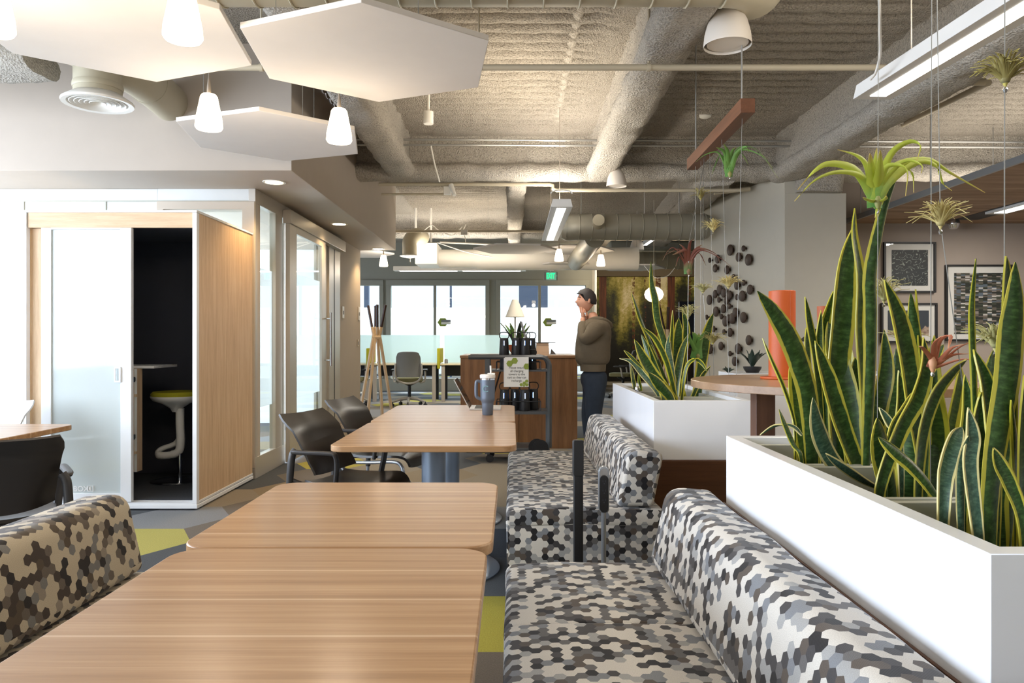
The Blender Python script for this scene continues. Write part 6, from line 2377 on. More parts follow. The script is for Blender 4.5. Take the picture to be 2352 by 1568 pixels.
# hair cap
m = MB()
rows = []
for i in range(13):
    ph = PI * 0.60 * i / 12
    row = []
    for j in range(NU):
        th = 2 * PI * j / NU
        x, y, z = -math.cos(th) * math.sin(ph), math.sin(th) * math.sin(ph), math.cos(ph)
        front = max(0, -x)
        lim = 0.42
        p = V(x * 0.110, y * 0.086, z * 0.136)
        if front > 0.25:
            p.z = max(p.z, 0.060 + 0.015 * front)
        elif x < 0.35:
            p.z = max(p.z, -0.006)
        w_ = noise.noise(V(x * 6, y * 6, z * 6)) * 0.005
        if front > 0.5 and z > 0.35:
            p.x -= 0.010
            p.z += 0.005
        row.append(hc + p + V(x, y, z) * w_)
    rows.append(row)
vs = [p for r in rows for p in r]
m.add(vs, [(i * NU + j, i * NU + (j + 1) % NU, (i + 1) * NU + (j + 1) % NU, (i + 1) * NU + j) for i in range(12) for j in range(NU)] + [tuple(12 * NU + j for j in range(NU))])
m.build('hair', M['hair'], man, ang=180)
# features
for s in (-1, 1):
    MB().lathe([(0.0005, -0.009), (0.008, -0.004), (0.008, 0.004), (0.0005, 0.009)], hc + V(-0.082, 0.032 * s, 0.012), 10).build('eye', M['black'], man)
    MB().tube([hc + V(-0.095, 0.012 * s, 0.032), hc + V(-0.090, 0.035 * s, 0.038), hc + V(-0.07, 0.056 * s, 0.032)], 0.005, 6).build('eyebrow', M['hair'], man)
MB().tube([hc + V(-0.088, -0.02, -0.052), hc + V(-0.103, 0, -0.051), hc + V(-0.088, 0.02, -0.052)], 0.004, 6).build('mouth', M['terra'], man)
# hoodie
Vh, Eh, Rh = [W(1362, 846)], [], [(0.15, 0.20)]
a1 = chain(0, [W(1361, 815), W(1362, 785), W(1366, 762), W(1368, 744)], [(0.175, 0.215), (0.165, 0.21), (0.155, 0.21), (0.125, 0.17)], Vh, Eh, Rh)
chain(a1, [W(1364, 733)], [(0.075, 0.08)], Vh, Eh, Rh)
for dy, ex, wr in ((-1, (1337, 786), (1337, 738)), (1, (1347, 790), (1346, 753))):
    chain(a1 - 1, [W(1366, 750, 0.18 * dy), W((1366 + ex[0]) / 2 + 2, (750 + ex[1]) / 2, 0.22 * dy), W(ex[0], ex[1] - 2, 0.205 * dy), W((ex[0] + wr[0]) / 2 - 1, (ex[1] + wr[1]) / 2, 0.14 * dy), W(wr[0], wr[1], 0.075 * dy)], [0.105, 0.09, 0.08, 0.07, 0.05], Vh, Eh, Rh)
hd = skin_obj('hoodie', Vh, Eh, Rh, M['hoodie'], man)
# hood lying on the back
m = MB()
m.tube(smooth_path([W(1350, 736, -0.06), W(1362, 733, -0.10), W(1378, 735, -0.11), W(1392, 742, -0.05), W(1397, 746, 0.0), W(1392, 742, 0.05), W(1378, 735, 0.11), W(1362, 733, 0.10), W(1350, 736, 0.06)], 30), [0.02 + 0.035 * math.sin(PI * k / 30) for k in range(31)], 12, flat=(1.0, 0.8))
m.build('hood', M['hoodie'], man)
m = MB()
m.tube([W(1362, 852), W(1362, 836)], [0.150, 0.156], 24, flat=(1.18, 0.92))
m.build('hem_band', M['hoodie'], man)
# jeans
Vj, Ej, Rj = [W(1364, 862)], [], [(0.15, 0.19)]
chain(0, [W(1363, 845)], [(0.145, 0.18)], Vj, Ej, Rj)
for dy, kn, an in ((-1, (1361, 948), (1372, 1026)), (1, (1354, 950), (1361, 1024))):
    chain(0, [W(1365, 884, 0.085 * dy), W(1363, 915, 0.10 * dy), W(kn[0], kn[1], 0.10 * dy), W((kn[0] + an[0]) / 2, (kn[1] + an[1]) / 2, 0.10 * dy), W(an[0], an[1], 0.10 * dy)], [0.13, 0.115, 0.095, 0.088, 0.08], Vj, Ej, Rj)
skin_obj('jeans', Vj, Ej, Rj, M['jeans'], man)
for s, x_ in ((-1, 1366), (1, 1355)):
    b = W(x_, 1040, 0.10 * s)
    sh_ = MB()
    sh_.tube(smooth_path([V(b.x + 0.06, b.y, 0.045), V(b.x, b.y, 0.05), V(b.x - 0.10, b.y, 0.04), V(b.x - 0.18, b.y, 0.03)], 12), [0.03, 0.042, 0.046, 0.047, 0.046, 0.045, 0.045, 0.045, 0.044, 0.042, 0.038, 0.03, 0.012], 12, flat=(1.0, 0.9))
    for i, v_ in enumerate(sh_.v):
        if v_.z < 0.004:
            v_.z = 0.004
    sh_.build('shoe', M['shoe'], man)
# ------------------------------------------------------------------ snake plants
R = rnd.Random(11)


def plant(label, base, Yc_, leaves, grp=None, z0=None):
    t = T('snake_plant', base, label, 'plant', grp)
    for L_ in leaves:
        pts, w = L_[0], L_[1]
        opt = L_[2] if len(L_) > 2 else {}
        Y = Yc_ + opt.get('dy', R.uniform(-0.06, 0.06))
        lean = opt.get('lean', R.uniform(-0.10, 0.10))
        n = len(pts)
        wp = []
        for i, (px, py) in enumerate(pts):
            wp.append(P(px, py, Y + lean * i / (n - 1)))
        # root the blade in the soil of its bin
        zroot = z0
        if wp[0].z > zroot and opt.get('root', True):
            b = wp[0]
            wp.insert(0, V(b.x + (b.x - wp[1].x) * 0.25, b.y, zroot))
        wid = w * Y / F
        yaw = opt.get('yaw', R.uniform(-0.7, 0.7))
        side = (math.cos(yaw), math.sin(yaw), 0)
        wid /= max(0.6, math.cos(yaw))
        mt = {'y': 'leaf_y', 'p': 'leaf_p', 'd': 'leaf'}[opt.get('m', 'd')]
        leaf_mesh(wp, wid, th=0.0035, fold=opt.get('fold', R.choice([-1, 1]) * R.uniform(0.2, 0.45)), side=side, nseg=22, twist=opt.get('tw', R.uniform(-0.35, 0.35))).build('leaf', M[mt], t, ang=70)
    return t


ZS = Z1 - 0.13
LA = [
    ([(1868, 1062), (1866, 980), (1855, 890), (1824, 795), (1782, 722), (1739, 668)], 50, {'yaw': 0.1, 'dy': -0.05, 'tw': 0.15, 'lean': -0.12}),
    ([(1845, 1060), (1832, 940), (1826, 860), (1826, 790)], 34, {'dy': 0.06, 'm': 'y'}),
    ([(1826, 1010), (1822, 960), (1799, 888), (1771, 825), (1751, 776)], 10, {'m': 'y', 'dy': 0.0}),
    ([(1842, 1000), (1821, 981), (1785, 978), (1745, 999)], 15, {'dy': -0.02, 'm': 'p', 'root': False}),
    ([(1840, 1050), (1823, 1021), (1803, 975), (1789, 940)], 13, {'dy': -0.1}),
    ([(1978, 1095), (1932, 975), (1899, 865), (1872, 782)], 42, {'yaw': 0.1, 'dy': -0.12, 'tw': 0.1}),
    ([(1962, 1075), (1948, 931), (1918, 810), (1904, 728)], 52, {'yaw': -0.2, 'dy': -0.03, 'tw': 0.1}),
    ([(1925, 1040), (1921, 870), (1932, 740), (1942, 610), (1958, 524)], 58, {'yaw': 0.1, 'dy': 0.02, 'tw': 0.1, 'lean': 0.0}),
    ([(1990, 1090), (1982, 900), (1972, 760), (1974, 640), (1960, 540), (1963, 478)], 34, {'m': 'y', 'dy': -0.04, 'yaw': 0.4, 'lean': 0.0}),
    ([(1992, 1105), (1997, 980), (2003, 850), (2006, 715), (2004, 640), (2016, 560), (2036, 470), (2062, 398)], 36, {'yaw': 0.15, 'dy': -0.14, 'tw': 0.2, 'lean': -0.05, 'fold': 0.6}),
    ([(1975, 1000), (1985, 850), (1990, 720), (1992, 640)], 26, {'dy': 0.1}),
    ([(1885, 960), (1872, 820), (1858, 740), (1849, 681)], 20, {'dy': 0.0}),
    ([(1895, 940), (1882, 800), (1882, 760), (1886, 712)], 18, {'dy': 0.04}),
    ([(1880, 900), (1884, 800), (1896, 740), (1914, 668)], 28, {'m': 'y', 'dy': 0.08}),
    ([(1858, 900), (1852, 800), (1852, 752)], 17, {'dy': 0.1}),
    ([(1962, 1000), (1946, 880), (1950, 786)], 40, {'dy': 0.12, 'm': 'y'}),
    ([(2010, 1060), (2020, 940), (2036, 850), (2031, 756)], 36, {'dy': 0.1}),
    ([(1944, 1100), (1906, 1048), (1880, 985), (1867, 913)], 40, {'yaw': 0.2, 'dy': -0.14, 'm': 'p'}),
    ([(2022, 1122), (1980, 1100), (1936, 1070), (1896, 1041)], 24, {'dy': -0.2, 'root': False, 'm': 'p'}),
    ([(1905, 1060), (1900, 980), (1895, 900), (1892, 830)], 38, {'dy': 0.05}),
    ([(1940, 1070), (1955, 970), (1968, 880), (1964, 820)], 34, {'dy': 0.1}),
    ([(2030, 1080), (2050, 960), (2060, 900), (2058, 800)], 40, {'dy': 0.12}),
]
plant('tall snake plant in the far bin of the near planter, before the orange lamp', (1.03, 2.26, ZS + 0.001), 2.22, LA, None, ZS)
LB = [
    ([(2118, 1060), (2098, 930), (2082, 810), (2060, 720), (2031, 642)], 46, {'yaw': 0.1, 'dy': 0.05, 'tw': 0.15}),
    ([(2116, 900), (2100, 760), (2092, 672)], 24, {'dy': 0.1, 'root': True}),
    ([(2122, 920), (2108, 780), (2103, 664)], 18, {'dy': 0.06, 'm': 'y'}),
    ([(2022, 1110), (2066, 990), (2105, 915), (2124, 845), (2121, 774)], 42, {'yaw': 0.1, 'dy': -0.08, 'tw': 0.2, 'm': 'd'}),
    ([(2108, 1110), (2120, 990), (2148, 905), (2190, 850), (2220, 825)], 36, {'yaw': 0.3, 'dy': -0.05}),
    ([(2128, 900), (2136, 845), (2150, 815), (2168, 791)], 26, {'dy': 0.0}),
    ([(2160, 1110), (2180, 980), (2198, 890), (2206, 840)], 48, {'dy': 0.1, 'm': 'y'}),
    ([(2200, 1216), (2125, 1100), (2062, 1038), (2017, 1004)], 33, {'dy': -0.16, 'root': False, 'lean': 0.05, 'm': 'd'}),
    ([(2050, 1140), (2030, 1040), (2014, 960)], 52, {'dy': 0.0, 'yaw': 0.4}),
    ([(2040, 1060), (2052, 985), (2078, 940), (2096, 900)], 19, {'dy': -0.02}),
    ([(2066, 1020), (2042, 970), (2019, 935)], 20, {'dy': 0.02, 'm': 'p'}),
    ([(2150, 1120), (2155, 1000), (2142, 900), (2146, 770)], 38, {'dy': 0.12, 'm': 'y'}),
    ([(2080, 1140), (2090, 1060), (2100, 980), (2092, 900)], 46, {'dy': 0.08}),
    ([(2136, 1150), (2140, 1050), (2150, 960), (2158, 900)], 40, {'dy': 0.08}),
    ([(2070, 1120), (2060, 1020), (2070, 930), (2064, 850)], 34, {'dy': 0.14}),
]
plant('snake plant in the middle bin of the near planter', (1.03, 1.85, ZS + 0.001), 1.83, LB, None, ZS)
LC = [
    ([(2278, 1140), (2296, 1000), (2318, 880), (2328, 770), (2334, 690), (2331, 602)], 66, {'yaw': 0.05, 'dy': -0.02, 'tw': 0.05, 'lean': 0.0, 'm': 'd'}),
    ([(2296, 900), (2304, 760), (2308, 660), (2310, 588)], 42, {'dy': 0.12}),
    ([(2240, 1050), (2238, 915), (2233, 760), (2233, 690), (2241, 594)], 15, {'dy': 0.02, 'm': 'y'}),
    ([(2284, 1100), (2276, 968), (2264, 879), (2236, 802)], 42, {'dy': 0.0, 'yaw': 0.1}),
    ([(2246, 1235), (2228, 1070), (2234, 1000), (2224, 936)], 32, {'m': 'p', 'dy': -0.1}),
    ([(2168, 1135), (2176, 1070), (2194, 1010), (2209, 980)], 38, {'m': 'p', 'dy': 0.02}),
    ([(2208, 1210), (2208, 1100), (2216, 1040), (2224, 1000)], 22, {'m': 'p', 'dy': -0.06}),
    ([(2350, 1200), (2320, 1110), (2298, 1065), (2282, 1028)], 28, {'dy': -0.1}),
    ([(2346, 1220), (2344, 1080), (2346, 960), (2352, 862)], 44, {'dy': 0.02}),
    ([(2340, 1160), (2334, 1040), (2322, 918)], 26, {'dy': 0.05, 'm': 'y'}),
    ([(2246, 1216), (2272, 1080), (2292, 960), (2300, 860)], 46, {'dy': 0.04}),
    ([(2370, 1250), (2345, 1200), (2323, 1152)], 26, {'dy': -0.1, 'm': 'y'}),
    ([(2262, 1060), (2272, 930), (2280, 805)], 54, {'dy': 0.16}),
    ([(2290, 1240), (2282, 1120), (2296, 1020), (2306, 930)], 48, {'dy': 0.06}),
    ([(2230, 1180), (2250, 1080), (2246, 990), (2252, 900)], 44, {'dy': 0.1}),
    ([(2318, 1240), (2325, 1120), (2318, 1020), (2328, 930)], 46, {'dy': 0.08}),
    ([(2390, 1240), (2385, 1050), (2380, 860), (2376, 700)], 52, {'dy': 0.05}),
    ([(2330, 820), (2336, 720), (2326, 640)], 20, {'dy': 0.14, 'm': 'y'}),
    ([(2210, 1150), (2214, 1050), (2226, 950), (2216, 860)], 34, {'dy': 0.12}),
]
plant('snake plant nearest the camera at the right edge in the near planter', (1.0, 1.42, ZS + 0.001), 1.42, LC, None, ZS)

LD = [
    ([(1558, 915), (1532, 805), (1511, 735), (1506, 690), (1497, 650), (1495, 601)], 17, {'yaw': 0.2}),
    ([(1545, 912), (1506, 812), (1476, 742), (1463, 705), (1450, 672)], 13, {'dy': 0.1}),
    ([(1600, 915), (1613, 833), (1625, 765), (1638, 719)], 28, {'yaw': 0.1, 'dy': 0.3, 'fold': 0.2}),
    ([(1545, 917), (1498, 856), (1476, 820), (1457, 779)], 27, {'yaw': 0.1, 'dy': -0.1}),
    ([(1512, 905), (1476, 860), (1452, 832), (1423, 823)], 15, {'dy': 0.0, 'm': 'p'}),
    ([(1550, 915), (1554, 820), (1557, 770), (1559, 730)], 25, {'dy': 0.1}),
    ([(1558, 915), (1568, 820), (1576, 757), (1567, 706)], 18, {'dy': 0.15}),
    ([(1552, 915), (1532, 833), (1506, 780), (1476, 751)], 14, {'m': 'y', 'dy': -0.1}),
    ([(1550, 915), (1541, 830), (1543, 760), (1545, 712)], 11, {'m': 'y', 'dy': 0.05}),
    ([(1532, 915), (1508, 848), (1500, 815), (1488, 781)], 16, {'dy': 0.12}),
    ([(1528, 915), (1500, 840), (1486, 800), (1473, 768)], 15, {'dy': 0.15}),
    ([(1566, 915), (1576, 846), (1595, 826), (1612, 834), (1624, 853)], 9, {'m': 'y', 'dy': -0.1}),
    ([(1588, 915), (1612, 862), (1632, 840)], 14, {'dy': 0.0}),
    ([(1542, 917), (1515, 884), (1489, 855)], 24, {'dy': -0.2}),
    ([(1480, 850), (1455, 826), (1433, 804)], 9, {'dy': 0.0, 'root': False}),
    ([(1548, 900), (1542, 845), (1535, 798), (1540, 762)], 15, {'m': 'p', 'dy': -0.05}),
    ([(1456, 890), (1453, 870), (1450, 840)], 9, {'dy': 0.6}),
    ([(1472, 892), (1468, 876), (1467, 854)], 6, {'dy': 0.5, 'm': 'y'}),
    ([(1530, 917), (1526, 895), (1523, 875)], 20, {'dy': -0.15}),
    ([(1552, 915), (1555, 868), (1567, 806), (1582, 766)], 18, {'dy': 0.0}),
    ([(1570, 915), (1548, 850), (1520, 790), (1512, 760)], 16, {'dy': 0.1, 'm': 'y'}),
    ([(1536, 915), (1560, 850), (1560, 790), (1552, 740)], 18, {'dy': 0.15}),
]
plant('mixed snake plants in the far planter, behind the far bench', (1.08, 4.75, ZS + 0.001), 4.6, LD, None, ZS)


# ------------------------------------------------------------------ air plants on wires
def air_plant(c, rad, n, mat, label, lw=0.008, up=0.7, base=0.02, droop=0.5, seed=1, aspect=1.0, nseg=9):
    """spray of thin curved leaves from a bulb"""
    t = T('air_plant', c, label, 'air plant', 'air plants strung on wires')
    r = rnd.Random(seed)
    m = MB()
    n = int(n * 1.6)
    for k in range(n):
        a = 2 * PI * (k * 0.618034) + r.uniform(-.2, .2)
        el = r.uniform(0.05, 1.0) ** 0.8
        l = rad * r.uniform(0.75, 1.1)
        out = math.cos(el * PI / 2) * 0.9 + 0.15
        zz = math.sin(el * PI / 2) * up
        d = V(math.cos(a), math.sin(a), 0)
        b = c + d * base * 0.3
        p1 = c + d * base * 0.8 + V(0, 0, rad * 0.16)
        p2 = c + d * (l * out * 0.62) + V(0, 0, l * (0.34 + zz * 0.62) * aspect)
        dr2 = droop if r.random() < 0.35 else -0.15
        p3 = c + d * (l * out * 1.15) + V(0, 0, l * (zz * 0.9 + 0.28 - dr2 * 0.5 * out) * aspect) + V(r.uniform(-.12, .12), r.uniform(-.12, .12), 0) * rad
        lm = leaf_mesh([b, p1, p2, p3], lw * r.uniform(0.8, 1.2), th=0.0012, fold=0.5, side=(-math.sin(a), math.cos(a), 0.15), prof='taper', nseg=nseg, nu=2)
        n0 = len(m.v)
        m.v += lm.v
        m.f += [[q + n0 for q in f] for f in lm.f]
        m.u += lm.u
    m.build('leaves', M[mat], t, ang=70)
    MB().lathe([(0.001, -0.008), (base * 0.4, 0.0), (base * 0.7, base * 0.7), (base * 0.3, base * 1.5)], c, 12).build('bulb', M[mat], t)
    MB().lathe([(0.003, -0.018), (0.005, -0.012), (0.003, -0.008)], c, 8).build('clip', M['chrome'], t)
    return t


def fan_plant(c, Y, blades, mat, label, base_w=0.03, extra=0):
    t = T('air_plant', c, label, 'air plant', 'air plants strung on wires')
    r = rnd.Random(4)
    for (pts, w) in blades:
        dy = r.uniform(-0.06, 0.06)
        n = len(pts)
        wp = [P(px, py, Y + dy * (i / (n - 1)) * 2) for i, (px, py) in enumerate(pts)]
        leaf_mesh([c + V(0, 0, 0.0)] + wp, w * 1.25 * Y / F, th=0.002, fold=0.45, side=(0.75, 0.3, 0.75 if pts[-1][0] < pts[0][0] else -0.75) if abs(pts[-1][0] - pts[0][0]) > 30 else (1, 0.3, 0.1), prof='long' if abs(pts[-1][0] - pts[0][0]) > 40 else 'taper', nseg=18).build('leaf', M[mat], t, ang=70)
    MB().lathe([(0.002, -0.012), (base_w * 0.4, 0.003), (base_w * 0.5, 0.014), (base_w * 0.2, 0.028)], c, 16).build('bulb', M[mat if mat != 'air_green' else 'air_mid'], t)
    MB().lathe([(0.003, -0.02), (0.005, -0.014), (0.003, -0.008)], c, 8).build('clip', M['chrome'], t)
    return t


# the big lime coloured plant
Yb = 2.0
cb_ = P(2016, 474, Yb)
big = [
    ([(1998, 430), (1960, 385), (1905, 375), (1868, 395), (1832, 436)], 30),
    ([(2000, 425), (1970, 400), (1920, 395), (1870, 415), (1825, 462)], 18),
    ([(2004, 420), (1990, 375), (1965, 355), (1924, 344)], 26),
    ([(2008, 430), (2003, 390), (1998, 352)], 34),
    ([(2018, 430), (2022, 390), (2022, 345)], 32),
    ([(2024, 420), (2036, 380), (2055, 345), (2090, 325), (2114, 335), (2106, 368)], 26),
    ([(2026, 430), (2045, 395), (2085, 372), (2140, 368), (2180, 395), (2262, 442)], 32),
    ([(2030, 440), (2060, 405), (2110, 372), (2150, 380), (2165, 420), (2186, 438)], 22),
    ([(2028, 440), (2038, 420), (2075, 385), (2096, 400), (2099, 442)], 20),
    ([(2020, 430), (2035, 385), (2065, 380), (2084, 395), (2080, 450)], 18),
    ([(2012, 432), (2012, 380), (2014, 340)], 26),
    ([(2026, 425), (2075, 372), (2115, 378), (2117, 398)], 14),
    ([(2006, 465), (1992, 460), (1982, 453)], 14),
    ([(2024, 465), (2034, 458), (2036, 450)], 16),
    ([(2014, 480), (2010, 500)], 6),
]
fan_plant(cb_, Yb, big, 'air_green', 'largest air plant, lime green with long arching leaves at upper right', 0.022)
# green one under the walnut bar
Yg = 4.55
cg = P(1676, 404, Yg)
fan_plant(cg, Yg, [
    ([(1670, 385), (1665, 350), (1645, 338)], 14), ([(1674, 380), (1672, 350), (1662, 330)], 16), ([(1678, 380), (1682, 350), (1690, 338)], 16),
    ([(1682, 385), (1690, 355), (1712, 338), (1720, 350)], 12), ([(1684, 385), (1700, 345), (1745, 355), (1775, 385)], 8), ([(1668, 385), (1650, 350), (1620, 355), (1598, 372)], 7),
    ([(1680, 385), (1700, 350), (1720, 380)], 8), ([(1672, 385), (1655, 355), (1640, 385), (1636, 400)], 6), ([(1684, 380), (1705, 345), (1735, 350), (1765, 365)], 6), ([(1678, 385), (1695, 340), (1740, 345), (1788, 410)], 4)],
    'air_mid', 'fresh green air plant hanging just below the walnut bar', 0.028)
# dark red plant
cr = P(1582, 628, 4.5)
fan_plant(cr, 4.5, [
    ([(1578, 600), (1575, 575), (1545, 585)], 16), ([(1582, 600), (1585, 560), (1594, 548)], 12), ([(1586, 600), (1600, 575), (1625, 572)], 12), ([(1575, 600), (1560, 572), (1520, 590)], 5),
    ([(1588, 600), (1610, 575), (1650, 590), (1680, 612)], 6), ([(1574, 600), (1550, 570), (1535, 575), (1522, 598)], 4), ([(1580, 600), (1572, 570), (1560, 560)], 12), ([(1588, 600), (1596, 575), (1612, 562)], 12),
    ([(1590, 600), (1605, 580), (1622, 610)], 5), ([(1574, 605), (1560, 590), (1552, 612)], 5), ([(1585, 600), (1600, 570), (1640, 580), (1655, 605)], 6)],
    'air_red', 'dark red-leaved air plant with a green base before the mural', 0.03)
cc2 = P(2142, 846, 1.75)
fan_plant(cc2, 1.75, [
    ([(2150, 820), (2160, 785), (2182, 772), (2178, 800)], 22), ([(2160, 828), (2185, 800), (2212, 790)], 16), ([(2155, 835), (2190, 815), (2225, 812)], 16), ([(2148, 820), (2148, 790), (2162, 772)], 20),
    ([(2140, 825), (2120, 800), (2110, 795)], 12), ([(2165, 830), (2200, 800), (2232, 783)], 10), ([(2160, 840), (2210, 825), (2262, 830)], 8)],
    'air_coral', 'coral pink air plant nestled among the near snake plants', 0.02)
fan_plant(P(1603, 822, 4.75), 4.75, [([(1600, 800), (1598, 775), (1590, 762)], 22), ([(1606, 800), (1612, 775), (1622, 760)], 20), ([(1604, 800), (1606, 780), (1605, 765)], 26), ([(1598, 805), (1586, 780), (1584, 765)], 12)], 'air_mid', 'broad pale green air plant low behind the far planter leaves', 0.03)
for (px, py, Y, rp, n, mt, lab, lw, up, sd) in (
        (2160, 520, 1.75, 60, 60, 'air_tan', 'tan spiky air plant below right of the large lime one', 0.0075, 0.8, 3),
        (2309, 192, 1.5, 66, 52, 'air_olive', 'olive yellow air plant at the top right corner', 0.0085, 0.85, 4),
        (2030, 692, 2.35, 52, 44, 'air_pale', 'pale spiky air plant half hidden behind the tallest snake leaf', 0.008, 0.8, 6),
        (2286, 800, 1.55, 62, 44, 'air_pale', 'pale curly air plant behind the giant leaf at the right edge', 0.008, 0.7, 7),
        (1609, 456, 5.0, 25, 26, 'air_olive', 'tiny olive air plant high beside the trunk duct end', 0.009, 0.8, 8),
        (1638, 530, 4.7, 26, 34, 'air_tan', 'small tan air plant left of the grey wall top', 0.010, 0.9, 9),
        (1614, 671, 4.9, 24, 34, 'air_pale', 'small pale air plant beside the left edge of the knob cluster', 0.009, 0.7, 10),
        (1673, 660, 4.3, 32, 50, 'air_tan', 'bushy cream air plant hanging in front of the knob cluster', 0.010, 0.6, 12),
        (1581, 727, 4.6, 28, 34, 'air_pale', 'small pale air plant above the far planter leaves', 0.009, 0.8, 13),
        (1637, 788, 4.6, 30, 30, 'air_olive', 'olive air plant with trailing leaves low beside the knob cluster', 0.010, 0.6, 14),
        (2078, 790, 2.0, 46, 24, 'air_pale', 'pale looping air plant deep among the near snake leaves', 0.008, 0.5, 15)):
    air_plant(P(px, py, Y), rp * Y / F, n, mt, lab, lw, up, base=0.012 if Y < 3 else 0.02, seed=sd)

# walnut bars
def barbeam(p0, p1, s_, label):
    a, b = Vector(p0), Vector(p1)
    d = (b - a).normalized()
    sd = V(d.y, -d.x, 0)
    L_ = (b - a).length
    Mx = Matrix(((sd.x, d.x, 0, a.x), (sd.y, d.y, 0, a.y), (0, 0, 1, a.z), (0, 0, 0, 1)))
    t = T('walnut_bar', (a + b) / 2, label, 'wood bar')
    MB().box(-s_ / 2, s_ / 2, 0, L_, -s_ / 2, s_ / 2, Mx).build('bar', M['walnut_bar'], t, bevel=0.002)
    for q in (0.12, L_ - 0.12):
        p = Mx @ V(0, q, s_ / 2)
        MB().cyl(p, (p.x, p.y, 3.62), 0.0055, n=8).build('steel_rod', M['conduit'], t)
    return t


pa, pb = P(1718, 242, 4.2), P(1590, 362, 5.62)
pb.z = pa.z
barbeam(pa, pb, 0.082, 'walnut bar hanging above the far planter, with plant wires below')
zb_bar = pa.z
pa2, pb2 = V(1.0, 1.15, zb_bar), V(1.0, 2.45, zb_bar)
barbeam(pa2, pb2, 0.082, 'walnut bar above the top of the frame, over the near planter')


def wire(p0, p1, label, r=0.0016):
    return pipe([p0, p1], r, 'wire', 'hanging_wire', label, 'wire', 6)


W1 = [((2018, 2.0, None), (2015, 1050), 'thin wire that holds the largest lime air plant'),
      ((2141, 1.8, None), (2137, 1120), 'thin vertical wire between the lime plant and the tan plant'),
      ((2309, 1.5, None), (2306, 1150), 'thin wire that holds the olive air plant at top right')]
for (px, Y, _), (bx_, by_), lab in W1:
    top = V((px - 1176) * Y / F, Y, zb_bar - 0.035)
    bot = P(bx_, by_, Y)
    bot.z = Z1 - 0.125
    bot.x = (bx_ - 1176) * Y / F
    wire(top, bot, lab, 0.0011)
a = P(2160, 510, 1.75)
wire(V(1.0 - 0.02, 1.72, zb_bar - 0.03), a, 'slanting wire running from above the frame down to the tan air plant', 0.0011)
wire(a, V((2238 - 1176) * 1.75 / F + 0.02, 1.75, Z1 - 0.125), 'slanting wire running from the tan air plant down into the near planter', 0.0011)


def on_bar(t_):
    return pa.lerp(pb, t_) + V(0, 0, -0.035)


for (tt, pl, Y, lab) in ((0.92, 1594, 5.5, 'thin far planter wire at the left, past the red air plant'), (0.80, 1609, 5.2, 'thin wire that holds the tiny olive air plant'), (0.62, 1640, 4.9, 'thin wire that holds the small tan air plant by the duct'), (0.40, 1675, 4.55, 'thin wire that holds the fresh green air plant'), (0.08, 1690, 4.3, 'thin slanting wire from the near end of the walnut bar')):
    top = on_bar(tt)
    bx2 = (pl - 1176) * Y / F
    wire(top, V(bx2, Y, Z1 - 0.10 if bx2 < 1.26 else Z1 - 0.002 ) if bx2 < 1.29 else V(bx2 - 0.0, Y, Z1 + 0.0), lab, 0.0015)
for (pp, Y, lab) in (((1582, 560, 1578, 905), 4.5, 'thin wire that holds the dark red air plant and the pale one below'), ((1615, 672, 1632, 880), 4.9, 'thin wire slanting below the small pale air plant')):
    q0, q1 = P(pp[0], pp[1], Y), P(pp[2], pp[3], Y)
    q1.z = max(q1.z, Z1 - 0.1)
    wire(q0, q1, lab, 0.002)
wire(on_bar(0.7), P(1582, 560, 4.5), 'thin wire from the walnut bar down to the dark red air plant', 0.002)
wire(on_bar(0.75), P(1614, 660, 4.9), 'thin wire from the walnut bar down to the small pale air plant', 0.002)
q = P(1463, 900, 5.3)
t_ = T('glass_orb', (0.86, 5.0, Z1), 'small clear glass ornament on the rim of the far planter', 'ornament')
MB().lathe([(0.004, 0.0005), (0.014, 0.006), (0.018, 0.018), (0.014, 0.03), (0.004, 0.036)], (0.79, 4.66, Z1), 20).build('orb', M['chrome'], t_)
# ------------------------------------------------------------------ camera, light, view
cam = bpy.data.cameras.new('camera')
cam.sensor_width = 36
cam.lens = F / 2352 * 36
cam.shift_y = -4 / 2352
cam.clip_start = 0.05
co = bpy.data.objects.new('camera', cam)
COL.objects.link(co)
co.location = (0, 0, H)
co.rotation_euler = (PI / 2, 0, 0)
sc = bpy.context.scene
sc.camera = co

w = bpy.data.worlds.new('sky')
sc.world = w
w.use_nodes = True
bg = w.node_tree.nodes['Background']
bg.inputs[0].default_value = lin((214, 228, 250))
bg.inputs[1].default_value = 2.2


def area(name, loc, rot, sx, sy, power, col=(255, 255, 255), spread=180):
    l = bpy.data.lights.new(name, 'AREA')
    l.shape = 'RECTANGLE'
    l.size = sx
    l.size_y = sy
    l.energy = power
    l.color = lin(col)[:3]
    l.spread = math.radians(spread)
    o = bpy.data.objects.new(name, l)
    COL.objects.link(o)
    o.location = loc
    o.rotation_euler = rot
    return o


# daylight entering the left window wall and the far windows
area('daylight_left', (-5.95, 1.0, 1.95), (0, -PI / 2, 0), 2.2, 10.5, 680, (226, 238, 255))
area('daylight_office', (-5.95, 8.9, 1.5), (0, -PI / 2, 0), 2.0, 4.0, 420, (226, 238, 255))
sl = bpy.data.lights.new('daylight_sun', 'SUN')
sl.energy = 18
sl.angle = math.radians(40)
sl.color = lin((240, 246, 255))[:3]
so = bpy.data.objects.new('daylight_sun', sl)
COL.objects.link(so)
so.rotation_euler = (math.radians(-58), 0, math.radians(6))
# unseen lamp added to stand in for daylight from behind the camera
area('fill_rear', (-1.5, -4.3, 1.9), (PI / 2, 0, 0), 8, 2.4, 25, (255, 246, 232))


